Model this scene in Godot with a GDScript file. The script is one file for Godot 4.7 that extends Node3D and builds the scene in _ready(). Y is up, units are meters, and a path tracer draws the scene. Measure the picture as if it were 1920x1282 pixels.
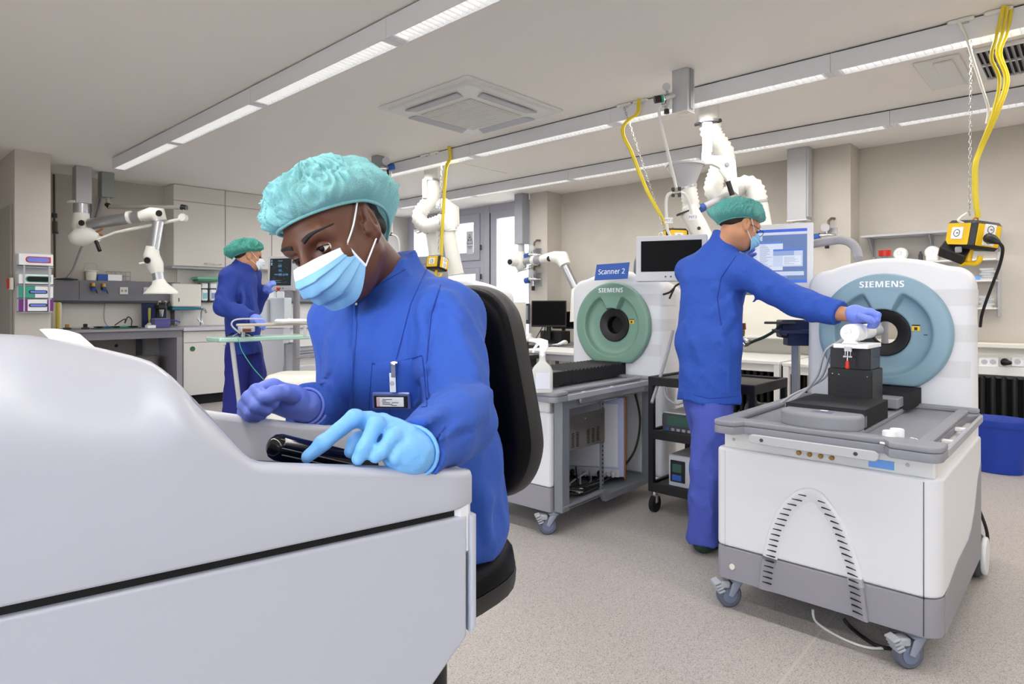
extends Node3D

# ---------------------------------------------------------------- view geometry
const FOC := 1183.0
const MIDX := 960.0
const HORY := 572.0
const EYE := Vector3(0, 1.25, 0)
const YAW := 42.65
var RT := Vector3(cos(deg_to_rad(YAW)), 0, -sin(deg_to_rad(YAW)))
var FW := Vector3(-sin(deg_to_rad(YAW)), 0, -cos(deg_to_rad(YAW)))

func ray(x: float, y: float) -> Vector3:
	return RT * ((x - MIDX) / FOC) + Vector3.UP * ((HORY - y) / FOC) + FW
func at(x: float, y: float, d: float) -> Vector3:
	return EYE + ray(x, y) * d
func ax(x: float, y: float, v: float) -> Vector3:
	var r := ray(x, y)
	return EYE + r * (v / r.x)
func ay(x: float, y: float, v: float) -> Vector3:
	var r := ray(x, y)
	return EYE + r * ((v - EYE.y) / r.y)
func az(x: float, y: float, v: float) -> Vector3:
	var r := ray(x, y)
	return EYE + r * (v / r.z)
func lc(l: float, y: float, d: float) -> Vector3:
	return Vector3(0, y, 0) + RT * l + FW * d
func vd(l: float, y: float, d: float) -> Vector3:
	return RT * l + Vector3.UP * y + FW * d

# ---------------------------------------------------------------- mesh builder
class MB:
	var v := PackedVector3Array()
	var n := PackedVector3Array()
	var uv := PackedVector2Array()
	var ix := PackedInt32Array()
	var fv := PackedVector3Array()
	var fu := PackedVector2Array()
	var x := Transform3D.IDENTITY
	var angle := 38.0

	func tri(a: Vector3, b: Vector3, c: Vector3) -> void:
		fv.append(x * a); fv.append(x * b); fv.append(x * c)
		fu.append(Vector2.ZERO); fu.append(Vector2.ZERO); fu.append(Vector2.ZERO)
	func quad(a: Vector3, b: Vector3, c: Vector3, d: Vector3) -> void:
		tri(a, b, c); tri(a, c, d)
	# a bottom left, b bottom right, c top right, d top left
	func quad_uv(a: Vector3, b: Vector3, c: Vector3, d: Vector3) -> void:
		for p in [[a, Vector2(0, 1)], [b, Vector2(1, 1)], [c, Vector2(1, 0)], [a, Vector2(0, 1)], [c, Vector2(1, 0)], [d, Vector2(0, 0)]]:
			fv.append(x * p[0]); fu.append(p[1])
	static var tick := 0
	func box(c: Vector3, s0: Vector3, bev := 0.0) -> void:
		# every box a hair smaller than its neighbour, so that no two faces coincide
		tick = (tick + 1) % 7
		var s := s0
		for k in 3: s[k] -= minf(0.00016 * tick, s0[k] * 0.04)
		var h := s * 0.5
		var b: float = min(bev, min(h.x, min(h.y, h.z)) * 0.9)
		if b <= 0.0:
			for k in 3:
				for sg in [-1.0, 1.0]:
					var e := Vector3.ZERO; e[k] = sg * h[k]
					var u := Vector3.ZERO; u[(k + 1) % 3] = h[(k + 1) % 3] * sg
					var w := Vector3.ZERO; w[(k + 2) % 3] = h[(k + 2) % 3]
					quad(c + e - u - w, c + e + u - w, c + e + u + w, c + e - u + w)
			return
		for k in 3:
			var k1 := (k + 1) % 3
			var k2 := (k + 2) % 3
			for sg in [-1.0, 1.0]:
				var e := Vector3.ZERO; e[k] = sg * h[k]
				var u := Vector3.ZERO; u[k1] = (h[k1] - b) * sg
				var w := Vector3.ZERO; w[k2] = h[k2] - b
				quad(c + e - u - w, c + e + u - w, c + e + u + w, c + e - u + w)
			for s1 in [-1.0, 1.0]:
				for s2 in [-1.0, 1.0]:
					var l := Vector3.ZERO; l[k] = h[k] - b
					var p := Vector3.ZERO; p[k1] = s1 * h[k1]; p[k2] = s2 * (h[k2] - b)
					var q := Vector3.ZERO; q[k1] = s1 * (h[k1] - b); q[k2] = s2 * h[k2]
					if s1 * s2 > 0: quad(c + p - l, c + q - l, c + q + l, c + p + l)
					else: quad(c + q - l, c + p - l, c + p + l, c + q + l)
		for sx in [-1.0, 1.0]:
			for sy in [-1.0, 1.0]:
				for sz in [-1.0, 1.0]:
					var p0 := c + Vector3(sx * h.x, sy * (h.y - b), sz * (h.z - b))
					var p1 := c + Vector3(sx * (h.x - b), sy * h.y, sz * (h.z - b))
					var p2 := c + Vector3(sx * (h.x - b), sy * (h.y - b), sz * h.z)
					if sx * sy * sz > 0: tri(p0, p1, p2)
					else: tri(p0, p2, p1)
	# box spanning two corners
	func span(a: Vector3, b: Vector3, bev := 0.0) -> void:
		box((a + b) * 0.5, (b - a).abs(), bev)
	# smooth grid; outward = column direction x row direction
	func grid(rows: Array, closed := false, around := false) -> void:
		var nr := rows.size()
		var nc: int = rows[0].size()
		var base := v.size()
		var acc := PackedVector3Array()
		acc.resize(nr * nc)
		var fr := nr if around else nr - 1
		var fc := nc if closed else nc - 1
		for i in nr:
			for j in nc:
				v.append(x * (rows[i][j] as Vector3))
				uv.append(Vector2(float(j) / max(1, nc - 1), 1.0 - float(i) / max(1, nr - 1)))
		for i in fr:
			var i2 := (i + 1) % nr
			for j in fc:
				var j2 := (j + 1) % nc
				var a := i * nc + j
				var b := i * nc + j2
				var c := i2 * nc + j2
				var d := i2 * nc + j
				var pa := v[base + a]
				var pb := v[base + b]
				var pc := v[base + c]
				var pd := v[base + d]
				var f := (pc - pa).cross(pd - pb)
				acc[a] += f; acc[b] += f; acc[c] += f; acc[d] += f
				ix.append_array([base + a, base + c, base + b, base + a, base + d, base + c])
		for k in acc.size():
			n.append(acc[k].normalized() if acc[k].length_squared() > 1e-24 else Vector3.UP)
	func fan(ring: PackedVector3Array, out: bool) -> void:
		var c := Vector3.ZERO
		for p in ring: c += p
		c /= ring.size()
		for i in ring.size():
			var a := ring[i]
			var b := ring[(i + 1) % ring.size()]
			if out: tri(c, a, b)
			else: tri(c, b, a)
	func loft(sections: Array, cap0 := true, cap1 := true) -> void:
		grid(sections, true)
		if cap0: fan(sections[0], false)
		if cap1: fan(sections[-1], true)
	static func smooth_path(pts: Array, per := 6) -> PackedVector3Array:
		var o := PackedVector3Array()
		var m := pts.size()
		for i in m - 1:
			var p0: Vector3 = pts[max(0, i - 1)]
			var p1: Vector3 = pts[i]
			var p2: Vector3 = pts[i + 1]
			var p3: Vector3 = pts[min(m - 1, i + 2)]
			for k in per:
				o.append(p1.cubic_interpolate(p2, p0, p3, float(k) / per))
		o.append(pts[m - 1])
		return o
	# radius: number, or array with one radius per path point
	func tube(path, radius, seg := 8, caps := true, flat := 1.0, side := Vector3.ZERO) -> void:
		var m: int = path.size()
		var rows := []
		var nrm := Vector3.ZERO
		for i in m:
			var t: Vector3 = (path[min(i + 1, m - 1)] - path[max(i - 1, 0)]).normalized()
			if i == 0:
				nrm = side if side != Vector3.ZERO else (Vector3.UP if absf(t.y) < 0.9 else Vector3.RIGHT)
			nrm = (nrm - t * t.dot(nrm)).normalized()
			var bn := t.cross(nrm)
			var r: float = radius if (radius is float or radius is int) else radius[i]
			var row := PackedVector3Array()
			for k in seg:
				var a := TAU * k / seg
				row.append(path[i] + nrm * (cos(a) * r) + bn * (sin(a) * r * flat))
			rows.append(row)
		loft(rows, caps, caps)
	func cyl(a: Vector3, b: Vector3, r: float, r2 := -1.0, seg := 16) -> void:
		tube([a, b], [r, r if r2 < 0 else r2], seg)
	# profile of (radius, height) from bottom to top
	func lathe(profile: Array, xf := Transform3D.IDENTITY, seg := 24) -> void:
		var run := []
		for i in profile.size():
			var p: Vector2 = profile[i]
			var row := PackedVector3Array()
			for k in seg:
				var a := TAU * k / seg
				row.append(xf * Vector3(p.x * cos(a), p.y, -p.x * sin(a)))
			run.append(row)
			# split where the profile turns sharply
			if i > 0 and i < profile.size() - 1:
				var d0: Vector2 = (profile[i] - profile[i - 1]).normalized()
				var d1: Vector2 = (profile[i + 1] - profile[i]).normalized()
				if d0.dot(d1) < 0.75:
					grid(run, true)
					run = [row]
		grid(run, true)
	# outline in xy, pushed from z = 0 to z = h, edges rounded by bev
	func prism(poly: PackedVector2Array, h: float, bev := 0.0, steps := 1) -> void:
		var p := poly.duplicate()
		if Geometry2D.is_polygon_clockwise(p): p.reverse()
		var m := p.size()
		var off := PackedVector2Array()
		for i in m:
			var e0 := (p[i] - p[(i + m - 1) % m]).normalized()
			var e1 := (p[(i + 1) % m] - p[i]).normalized()
			var n0 := Vector2(-e0.y, e0.x)
			var n1 := Vector2(-e1.y, e1.x)
			var s := n0 + n1
			off.append(s / max(0.35, s.dot(n0)))
		var levels := []
		if bev > 0.0:
			for k in steps + 1:
				var a := PI / 2 * k / steps
				levels.append([bev * (1 - sin(a)), bev * (1 - cos(a))])
			for k in range(steps, -1, -1):
				var a := PI / 2 * k / steps
				levels.append([bev * (1 - sin(a)), h - bev * (1 - cos(a))])
		else:
			levels = [[0.0, 0.0], [0.0, h]]
		var prev := PackedVector3Array()
		for L in levels:
			var cur := PackedVector3Array()
			for i in m:
				var q: Vector2 = p[i] + off[i] * float(L[0])
				cur.append(Vector3(q.x, q.y, L[1]))
			if prev.size():
				for i in m:
					var j := (i + 1) % m
					quad(prev[i], prev[j], cur[j], cur[i])
			else:
				_cap(cur, false)
			prev = cur
		_cap(prev, true)
	func _cap(ring: PackedVector3Array, top: bool) -> void:
		var q := PackedVector2Array()
		for p in ring: q.append(Vector2(p.x, p.y))
		var t := Geometry2D.triangulate_polygon(q)
		for i in range(0, t.size(), 3):
			var a := ring[t[i]]
			var b := ring[t[i + 1]]
			var c := ring[t[i + 2]]
			var up := (b - a).cross(c - a).z > 0
			if up == top: tri(a, b, c)
			else: tri(a, c, b)
	func commit() -> ArrayMesh:
		if fv.size():
			var at := {}
			var fn := PackedVector3Array()
			for i in range(0, fv.size(), 3):
				var f := (fv[i + 1] - fv[i]).cross(fv[i + 2] - fv[i])
				fn.append(f)
				for k in 3:
					var key := Vector3i((fv[i + k] * 20000.0).round())
					if at.has(key): at[key].append(i / 3)
					else: at[key] = [i / 3]
			var lim := cos(deg_to_rad(angle))
			for i in range(0, fv.size(), 3):
				var f := fn[i / 3]
				var fu1 := f.normalized()
				var base := v.size()
				for k in 3:
					var s := Vector3.ZERO
					for g in at[Vector3i((fv[i + k] * 20000.0).round())]:
						if fn[g].normalized().dot(fu1) > lim: s += fn[g]
					v.append(fv[i + k]); uv.append(fu[i + k])
					n.append(s.normalized() if s.length_squared() > 1e-24 else Vector3.UP)
				ix.append_array([base, base + 2, base + 1])
			fv.clear(); fu.clear()
		var a := []
		a.resize(Mesh.ARRAY_MAX)
		a[Mesh.ARRAY_VERTEX] = v
		a[Mesh.ARRAY_NORMAL] = n
		a[Mesh.ARRAY_TEX_UV] = uv
		a[Mesh.ARRAY_INDEX] = ix
		var m := ArrayMesh.new()
		m.add_surface_from_arrays(Mesh.PRIMITIVE_TRIANGLES, a)
		return m

func rr(w: float, h: float, r: float, seg := 5, c := Vector2.ZERO) -> PackedVector2Array:
	var o := PackedVector2Array()
	for q in 4:
		var cc := Vector2([1, -1, -1, 1][q] * (w / 2 - r), [1, 1, -1, -1][q] * (h / 2 - r)) + c
		for k in seg + 1:
			var a := PI / 2 * (q + float(k) / seg)
			o.append(cc + Vector2(cos(a), sin(a)) * r)
	return o
func pv(a: Array) -> PackedVector2Array:
	var o := PackedVector2Array()
	for i in range(0, a.size(), 2): o.append(Vector2(a[i], a[i + 1]))
	return o
# ---------------------------------------------------------------- scene helpers
var taken := {}
func numbered(called: String) -> String:
	if not taken.has(called):
		taken[called] = 0
		return called
	taken[called] += 1
	return "%s_%03d" % [called, taken[called]]
func thing(called: String, label: String, category: String, where := Vector3.ZERO, turn := 0.0, group := "") -> Node3D:
	var o := Node3D.new()
	o.name = numbered(called)
	add_child(o)
	o.position = where
	o.rotation.y = deg_to_rad(turn)
	o.set_meta("label", label); o.set_meta("category", category)
	if group: o.set_meta("group", group)
	return o
func obj(called: String, mb, m: Material, parent: Node = self) -> MeshInstance3D:
	var o := MeshInstance3D.new()
	o.mesh = mb.commit() if mb is MB else mb
	o.mesh.surface_set_material(0, m) if o.mesh is ArrayMesh else o.set_surface_override_material(0, m)
	o.name = numbered(called) if parent == self else called
	parent.add_child(o, true)
	return o
func tag(o: Node, label: String, category: String, group := "") -> Node:
	o.set_meta("label", label); o.set_meta("category", category)
	if group: o.set_meta("group", group)
	return o
func struct(called: String, mb, m: Material, parent: Node = self) -> MeshInstance3D:
	var o := obj(called, mb, m, parent)
	if parent == self: o.set_meta("kind", "structure")
	return o
# one mesh thing whose geometry is written in room coordinates, moved to its base
func single(called: String, mb: MB, m: Material, label: String, category: String, group := "") -> MeshInstance3D:
	var o := obj(called, mb, m)
	tag(o, label, category, group)
	return o
func dup(root: Node3D, where: Vector3, turn: float, label: String) -> Node3D:
	var r: Node3D = root.duplicate()
	r.name = numbered(String(root.name).rstrip("0123456789").rstrip("_"))
	add_child(r)
	r.position = where; r.rotation.y = deg_to_rad(turn)
	r.set_meta("label", label)
	return r
func mb(o := Vector3.ZERO) -> MB:
	var b := MB.new()
	b.x = Transform3D(Basis.IDENTITY, -o)
	return b

# ---------------------------------------------------------------- materials
var M := {}
func mat(called: String, hex: String, rough := 0.6, metal := 0.0) -> StandardMaterial3D:
	if M.has(called): return M[called]
	var m := StandardMaterial3D.new()
	m.resource_name = called
	m.albedo_color = Color(hex)
	m.roughness = rough
	m.metallic = metal
	M[called] = m
	return m
func noise_tex(freq: float, ramp: Array, size := 512, octaves := 3, type := FastNoiseLite.TYPE_SIMPLEX_SMOOTH, normal := 0.0) -> NoiseTexture2D:
	var f := FastNoiseLite.new()
	f.seed = 7 + int(freq * 1000)
	f.noise_type = type
	f.frequency = freq
	f.fractal_octaves = octaves
	var t := NoiseTexture2D.new()
	t.width = size; t.height = size
	t.seamless = true
	t.noise = f
	if normal > 0.0:
		t.as_normal_map = true
		t.bump_strength = normal
	elif ramp.size():
		var g := Gradient.new()
		var offs := PackedFloat32Array()
		var cols := PackedColorArray()
		for i in ramp.size():
			offs.append(ramp[i][0]); cols.append(Color(ramp[i][1]))
		g.offsets = offs; g.colors = cols
		t.color_ramp = g
	return t
func triplanar(m: StandardMaterial3D, s: float, world := false) -> void:
	m.uv1_triplanar = true
	m.uv1_world_triplanar = world
	m.uv1_scale = Vector3(s, s, s)
func cloth(m: StandardMaterial3D, s: float, strength: float) -> void:
	m.normal_enabled = true
	m.normal_texture = noise_tex(0.02, [], 512, 4, FastNoiseLite.TYPE_SIMPLEX_SMOOTH, 3.0)
	m.normal_scale = strength
	triplanar(m, s)

# ---------------------------------------------------------------- rounded bodies by distance field
class Prim:
	var t := 0
	var op := 0
	var a := Vector3.ZERO
	var ba := Vector3.ZERO
	var il := 0.0
	var ra := 0.0
	var rb := 0.0
	var w := Vector3.ZERO
	var sf := 0.0
	var k := 0.02
	var cut := 0
	var cn := Vector3.ZERO
	var cb := Vector3.ZERO
	var ca := Vector3.ZERO
	var bs := Basis.IDENTITY
	var r := Vector3.ONE
	func d(p: Vector3) -> float:
		if t == 0:
			var pa := p - a
			if sf != 0.0: pa -= w * (pa.dot(w) * sf)
			var h := clampf(pa.dot(ba) * il, 0.0, 1.0)
			var e := (pa - ba * h).length() - ra - (rb - ra) * h
			if cut & 1: e = maxf(e, (p - cb).dot(cn))
			if cut & 2: e = maxf(e, -(p - ca).dot(cn))
			return e
		elif t == 1:
			var q := bs * (p - a)
			var k0 := (q / r).length()
			var k1 := (q / (r * r)).length()
			return k0 * (k0 - 1.0) / maxf(k1, 0.0001)
		return (p - a).dot(w)

class Sdf:
	var P: Array[Prim] = []
	var noise: FastNoiseLite
	var amp := 0.0
	var nsc := Vector3.ONE
	func bone(a: Vector3, b: Vector3, ra: float, rb: float, k := 0.03, w := Vector3.ZERO, s := 1.0, cut := 0) -> Prim:
		var q := Prim.new()
		q.a = a; q.ra = ra; q.rb = rb; q.k = k; q.cut = cut
		q.cn = (b - a).normalized() if a != b else Vector3.UP
		q.cb = b; q.ca = a
		var ba := b - a
		if s != 1.0:
			q.w = w.normalized(); q.sf = 1.0 - 1.0 / s
			ba -= q.w * (ba.dot(q.w) * q.sf)
		q.ba = ba
		q.il = 1.0 / maxf(ba.length_squared(), 1e-9)
		P.append(q)
		return q
	func dent(a: Vector3, b: Vector3, ra: float, rb: float, k := 0.02) -> void:
		bone(a, b, ra, rb, k).op = 1
	func ell(c: Vector3, r: Vector3, bs := Basis.IDENTITY, k := 0.03, op := 0) -> Prim:
		var q := Prim.new()
		q.t = 1; q.a = c; q.r = r; q.bs = bs.transposed(); q.k = k; q.op = op
		P.append(q)
		return q
	func plane(c: Vector3, n: Vector3) -> void:
		var q := Prim.new()
		q.t = 2; q.op = 2; q.a = c; q.w = n.normalized()
		P.append(q)
	func ev(p: Vector3, L: Array[Prim]) -> float:
		var d := 10.0
		for q in L:
			var e := q.d(p)
			if q.op == 0:
				var h := maxf(q.k - absf(d - e), 0.0)
				d = minf(d, e) - h * h * 0.25 / q.k
			elif q.op == 1:
				var h := maxf(q.k - absf(d + e), 0.0)
				d = maxf(d, -e) + h * h * 0.25 / q.k
			else:
				d = maxf(d, e)
		if amp != 0.0: d -= amp * noise.get_noise_3d(p.x * nsc.x, p.y * nsc.y, p.z * nsc.z)
		return d
	# first point of the surface met from o along unit direction u
	func hit(o: Vector3, u: Vector3, far := 8.0) -> Vector3:
		var t := 0.0
		var best := 1e9
		var bt := 0.0
		for i in 160:
			var d := ev(o + u * t, P)
			if absf(d) < best:
				best = absf(d)
				bt = t
			t += d * 0.7
			if absf(d) < 0.0003 or t > far: break
		return o + u * bt
	func normal(p: Vector3) -> Vector3:
		var e := 0.004
		return Vector3(ev(p + Vector3(e, 0, 0), P) - ev(p - Vector3(e, 0, 0), P), ev(p + Vector3(0, e, 0), P) - ev(p - Vector3(0, e, 0), P), ev(p + Vector3(0, 0, e), P) - ev(p - Vector3(0, 0, e), P)).normalized()
	func mesh(cell: float, into: MB) -> void:
		var lo := Vector3.ONE * 1e9
		var hi := -lo
		for q in P:
			if q.op != 0: continue
			var m: float = (maxf(q.ra, q.rb) * (1.0 / (1.0 - q.sf)) if q.t == 0 else maxf(q.r.x, maxf(q.r.y, q.r.z))) + 0.012
			var b := q.a + q.ba
			if q.t == 0: b = q.cb
			lo = lo.min(q.a - Vector3.ONE * m).min(b - Vector3.ONE * m)
			hi = hi.max(q.a + Vector3.ONE * m).max(b + Vector3.ONE * m)
		var B := 6
		var nb := Vector3i(((hi - lo) / (cell * B)).ceil()) + Vector3i.ONE
		var nx := nb.x * B + 1
		var ny := nb.y * B + 1
		var nz := nb.z * B + 1
		var sy := nx
		var sz := nx * ny
		var F := PackedFloat32Array()
		F.resize(nx * ny * nz)
		F.fill(9.0)
		var vid := PackedInt32Array()
		vid.resize(nx * ny * nz)
		vid.fill(-1)
		var active: Array[Vector3i] = []
		var half := cell * B * 0.5
		var diag := half * 1.7321 * 1.25 + amp
		for bz in nb.z:
			for by in nb.y:
				for bx in nb.x:
					var c := lo + Vector3(bx, by, bz) * (cell * B) + Vector3.ONE * half
					var L: Array[Prim] = []
					var d := ev(c, P)
					if absf(d) > diag + 0.01: continue
					for q in P:
						var e := q.d(c)
						if q.op == 0:
							if e < d + 2.0 * diag + q.k * 2.0 + 0.02: L.append(q)
						elif q.op == 1:
							if e < diag + q.k + 0.02: L.append(q)
						else: L.append(q)
					active.append(Vector3i(bx, by, bz))
					for k in B + 1:
						for j in B + 1:
							var o0 := bx * B + (by * B + j) * sy + (bz * B + k) * sz
							for i in B + 1:
								if F[o0 + i] > 8.0:
									F[o0 + i] = ev(lo + Vector3(bx * B + i, by * B + j, bz * B + k) * cell, L)
		var base := into.v.size()
		var cnt := 0
		var off := [0, 1, sy, sy + 1, sz, sz + 1, sz + sy, sz + sy + 1]
		var edges := [[0, 1], [2, 3], [4, 5], [6, 7], [0, 2], [1, 3], [4, 6], [5, 7], [0, 4], [1, 5], [2, 6], [3, 7]]
		var cells := PackedInt32Array()
		var f: Array[float] = [0, 0, 0, 0, 0, 0, 0, 0]
		for ab in active:
			for k in B:
				for j in B:
					for i in B:
						var gx: int = ab.x * B + i
						var gy: int = ab.y * B + j
						var gz: int = ab.z * B + k
						var c0: int = gx + gy * sy + gz * sz
						var neg := 0
						for m in 8:
							f[m] = F[c0 + off[m]]
							if f[m] < 0.0: neg += 1
						if neg == 0 or neg == 8: continue
						var s := Vector3.ZERO
						var ns := 0
						for e in edges:
							var f0: float = f[e[0]]
							var f1: float = f[e[1]]
							if (f0 < 0.0) != (f1 < 0.0):
								var t := f0 / (f0 - f1)
								var p0 := Vector3(e[0] & 1, (e[0] >> 1) & 1, e[0] >> 2)
								var p1 := Vector3(e[1] & 1, (e[1] >> 1) & 1, e[1] >> 2)
								s += p0.lerp(p1, t); ns += 1
						s /= ns
						var nn := Vector3(f[1] + f[3] + f[5] + f[7] - f[0] - f[2] - f[4] - f[6], f[2] + f[3] + f[6] + f[7] - f[0] - f[1] - f[4] - f[5], f[4] + f[5] + f[6] + f[7] - f[0] - f[1] - f[2] - f[3])
						into.v.append(into.x * (lo + (Vector3(gx, gy, gz) + s) * cell))
						into.n.append((into.x.basis * nn).normalized())
						into.uv.append(Vector2.ZERO)
						vid[c0] = base + cnt
						cnt += 1
						cells.append(c0)
		for c0 in cells:
			var neg0 := F[c0] < 0.0
			for e in 3:
				var st: int = [1, sy, sz][e]
				if neg0 == (F[c0 + st] < 0.0): continue
				var u: int = [sy, sz, 1][e]
				var w: int = [sz, 1, sy][e]
				if c0 - u - w < 0: continue
				var q0 := vid[c0]
				var q1 := vid[c0 - u]
				var q2 := vid[c0 - u - w]
				var q3 := vid[c0 - w]
				if q1 < 0 or q2 < 0 or q3 < 0: continue
				if neg0: into.ix.append_array([q0, q2, q1, q0, q3, q2])
				else: into.ix.append_array([q0, q1, q2, q0, q2, q3])

func org(p: Node3D) -> Vector3:
	return p.global_position
# a tube or rod part written in room coordinates
func rod(parent: Node3D, called: String, pts: Array, r, m: Material, seg := 10, per := 0) -> MeshInstance3D:
	var b := mb(org(parent))
	b.tube(MB.smooth_path(pts, per) if per > 0 else pts, r, seg)
	return obj(called, b, m, parent)
func blk(parent: Node3D, called: String, a: Vector3, b: Vector3, m: Material, bev := 0.003) -> MeshInstance3D:
	var g := mb(org(parent))
	g.span(a, b, bev)
	return obj(called, g, m, parent)
# a box at a point with its own axes
func obox(parent: Node3D, called: String, xf: Transform3D, s: Vector3, m: Material, bev := 0.003) -> MeshInstance3D:
	var g := MB.new()
	g.x = Transform3D(Basis.IDENTITY, -org(parent)) * xf
	g.box(Vector3.ZERO, s, bev)
	return obj(called, g, m, parent)
func frame_at(o: Vector3, z: Vector3, up := Vector3.UP) -> Transform3D:
	var zz := z.normalized()
	var xx := up.cross(zz).normalized()
	return Transform3D(Basis(xx, zz.cross(xx), zz), o)
func turned(o: Vector3, deg: float) -> Transform3D:
	return Transform3D(Basis(Vector3.UP, deg_to_rad(deg)), o)
func disc(parent: Node3D, called: String, o: Vector3, axis: Vector3, r: float, h: float, m: Material, seg := 20) -> MeshInstance3D:
	var g := mb(org(parent))
	var u := axis.normalized()
	var e: float = min(h * 0.25, r * 0.2)
	g.tube([o, o + u * e, o + u * (h - e), o + u * h], [r - e, r, r, r - e], seg)
	return obj(called, g, m, parent)

const CEIL := 2.78
const WA := -8.85
const WB := -6.85

func _ready() -> void:
	# camera
	var cam := Camera3D.new()
	cam.name = "camera"
	add_child(cam)
	cam.projection = Camera3D.PROJECTION_FRUSTUM
	cam.near = 0.05
	cam.far = 200.0
	cam.size = 0.05 * 1282.0 / FOC
	cam.frustum_offset = Vector2(0, -0.05 * (641.0 - HORY) / FOC)
	cam.position = EYE
	cam.rotation_degrees = Vector3(0, YAW, 0)
	cam.current = true
	# sky and exposure
	var we := WorldEnvironment.new()
	we.name = "world"
	var e := Environment.new()
	e.background_mode = Environment.BG_SKY
	var sm := ProceduralSkyMaterial.new()
	sm.sky_top_color = Color(0.80, 0.87, 0.96)
	sm.sky_horizon_color = Color(0.95, 0.97, 1.0)
	sm.ground_bottom_color = Color(0.55, 0.55, 0.53)
	sm.ground_horizon_color = Color(0.9, 0.92, 0.94)
	sm.sun_angle_max = 1.0
	sm.energy_multiplier = 12.0
	var sk := Sky.new()
	sk.sky_material = sm
	e.sky = sk
	e.tonemap_mode = Environment.TONE_MAPPER_LINEAR
	e.tonemap_exposure = 1.13
	e.sdfgi_enabled = true
	e.ssao_enabled = true
	e.ssil_enabled = true
	we.environment = e
	add_child(we)
	make_materials()
	build_ceiling_lights()
	build_room()
	build_window_wall()
	build_machine()
	build_chair()
	build_woman()
	build_scanners()
	build_cart()
	build_scanner_screens()
	build_man()
	build_far_person()
	build_left_wall()
	build_glove_rack()
	build_left_arm()
	build_big_arms()
	build_hanging()
	build_right_wall()
	build_middle_bench()
	build_far_station()

func make_materials() -> void:
	var w := mat("wall_paint", "ccc6bd", 0.85)
	w.albedo_texture = noise_tex(0.01, [[0.0, "f6f6f6"], [1.0, "ffffff"]], 256)
	triplanar(w, 0.7, true)
	mat("ceiling_paint", "f3efea", 0.9)
	mat("white_plastic", "e4e4e2", 0.42)
	mat("cream_plastic", "e2dfd4", 0.45)
	mat("device_white", "dfe0e4", 0.38)
	mat("machine_white", "b5b8c4", 0.3)
	mat("tray_grey", "8b8c95", 0.5)
	mat("skirt_grey", "918f97", 0.55)
	mat("dark_grey", "3c3d42", 0.55)
	mat("black_plastic", "131316", 0.45)
	mat("black_matte", "0c0c0e", 0.8)
	mat("bellows_black", "17171c", 0.6)
	mat("alu", "b9bbc0", 0.35, 0.85)
	mat("steel", "c8c8c8", 0.25, 1.0)
	mat("chrome", "e4e4e4", 0.1, 1.0)
	mat("grey_paint", "9b9ba1", 0.55)
	mat("light_grey", "bfbfc4", 0.55)
	mat("bench_grey", "8e8b90", 0.6)
	mat("panel_grey", "76757c", 0.55)
	mat("cabinet_white", "d4d0c9", 0.5)
	mat("blue_dark", "10204e", 0.5)
	mat("ring_blue", "83a2b2", 0.4)
	mat("ring_green", "789b8b", 0.4)
	mat("yellow", "f2c40c", 0.45)
	mat("yellow_cable", "e3cb2a", 0.45)
	mat("cable_white", "e0dfda", 0.5)
	mat("cable_grey", "9a9aa0", 0.5)
	mat("cable_black", "141416", 0.5)
	mat("hose_white", "ecebe4", 0.5)
	mat("red", "d22a1e", 0.4)
	mat("bin_blue", "0a38a6", 0.35)
	mat("teal", "3aa08c", 0.5)
	mat("copper", "a0642e", 0.45, 0.2)
	mat("label_blue", "6fa5ea", 0.5)
	mat("sign_blue", "2b56a6", 0.55)
	mat("print_white", "f4f6f8", 0.5)
	mat("frame_grey", "b2b2bf", 0.5)
	mat("screen_black", "08080a", 0.5).metallic_specular = 0.2
	mat("glass_green", "b5d9cb", 0.15)
	mat("paper", "f2f5fa", 0.7)
	mat("brass", "b08a4a", 0.35, 0.8)
	mat("dark_brown", "7a4a1a", 0.4)
	var lea := mat("leather", "0a0b11", 0.4)
	lea.metallic_specular = 0.22
	lea.normal_enabled = true
	lea.normal_texture = noise_tex(0.09, [], 512, 2, FastNoiseLite.TYPE_CELLULAR, 2.0)
	lea.normal_scale = 0.25
	triplanar(lea, 9.0)
	# speckled vinyl
	var fl := mat("vinyl_floor", "ffffff", 0.5)
	var im := Image.create(1024, 1024, false, Image.FORMAT_RGB8)
	im.fill(Color("b2aca8"))
	var rng := RandomNumberGenerator.new()
	rng.seed = 11
	var tones := [Color("a09995"), Color("a8a29d"), Color("bfb9b5"), Color("8f8885"), Color("cac5c1"), Color("7d7775"), Color("b8b2ae")]
	for i in 42000:
		var c: Color = tones[rng.randi() % tones.size()]
		var s := rng.randi_range(2, 5)
		var x := rng.randi() % 1020
		var y := rng.randi() % 1020
		im.fill_rect(Rect2i(x, y, s, rng.randi_range(2, 4)), c)
		if rng.randf() < 0.5: im.fill_rect(Rect2i(x + 1, y + 1, s - 1, rng.randi_range(2, 5)), c)
	fl.albedo_texture = ImageTexture.create_from_image(im)
	triplanar(fl, 1.35, true)
	var g := StandardMaterial3D.new()
	g.resource_name = "window_glass"
	g.albedo_color = Color(0.9, 0.95, 0.95, 0.06)
	g.transparency = BaseMaterial3D.TRANSPARENCY_ALPHA
	g.roughness = 0.02
	M["glass"] = g
	var lampm := mat("lamp_diffuser", "ffffff", 0.5)
	lampm.emission_enabled = true
	lampm.emission = Color(1.0, 0.98, 0.94)
	lampm.emission_energy_multiplier = 1.6

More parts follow.
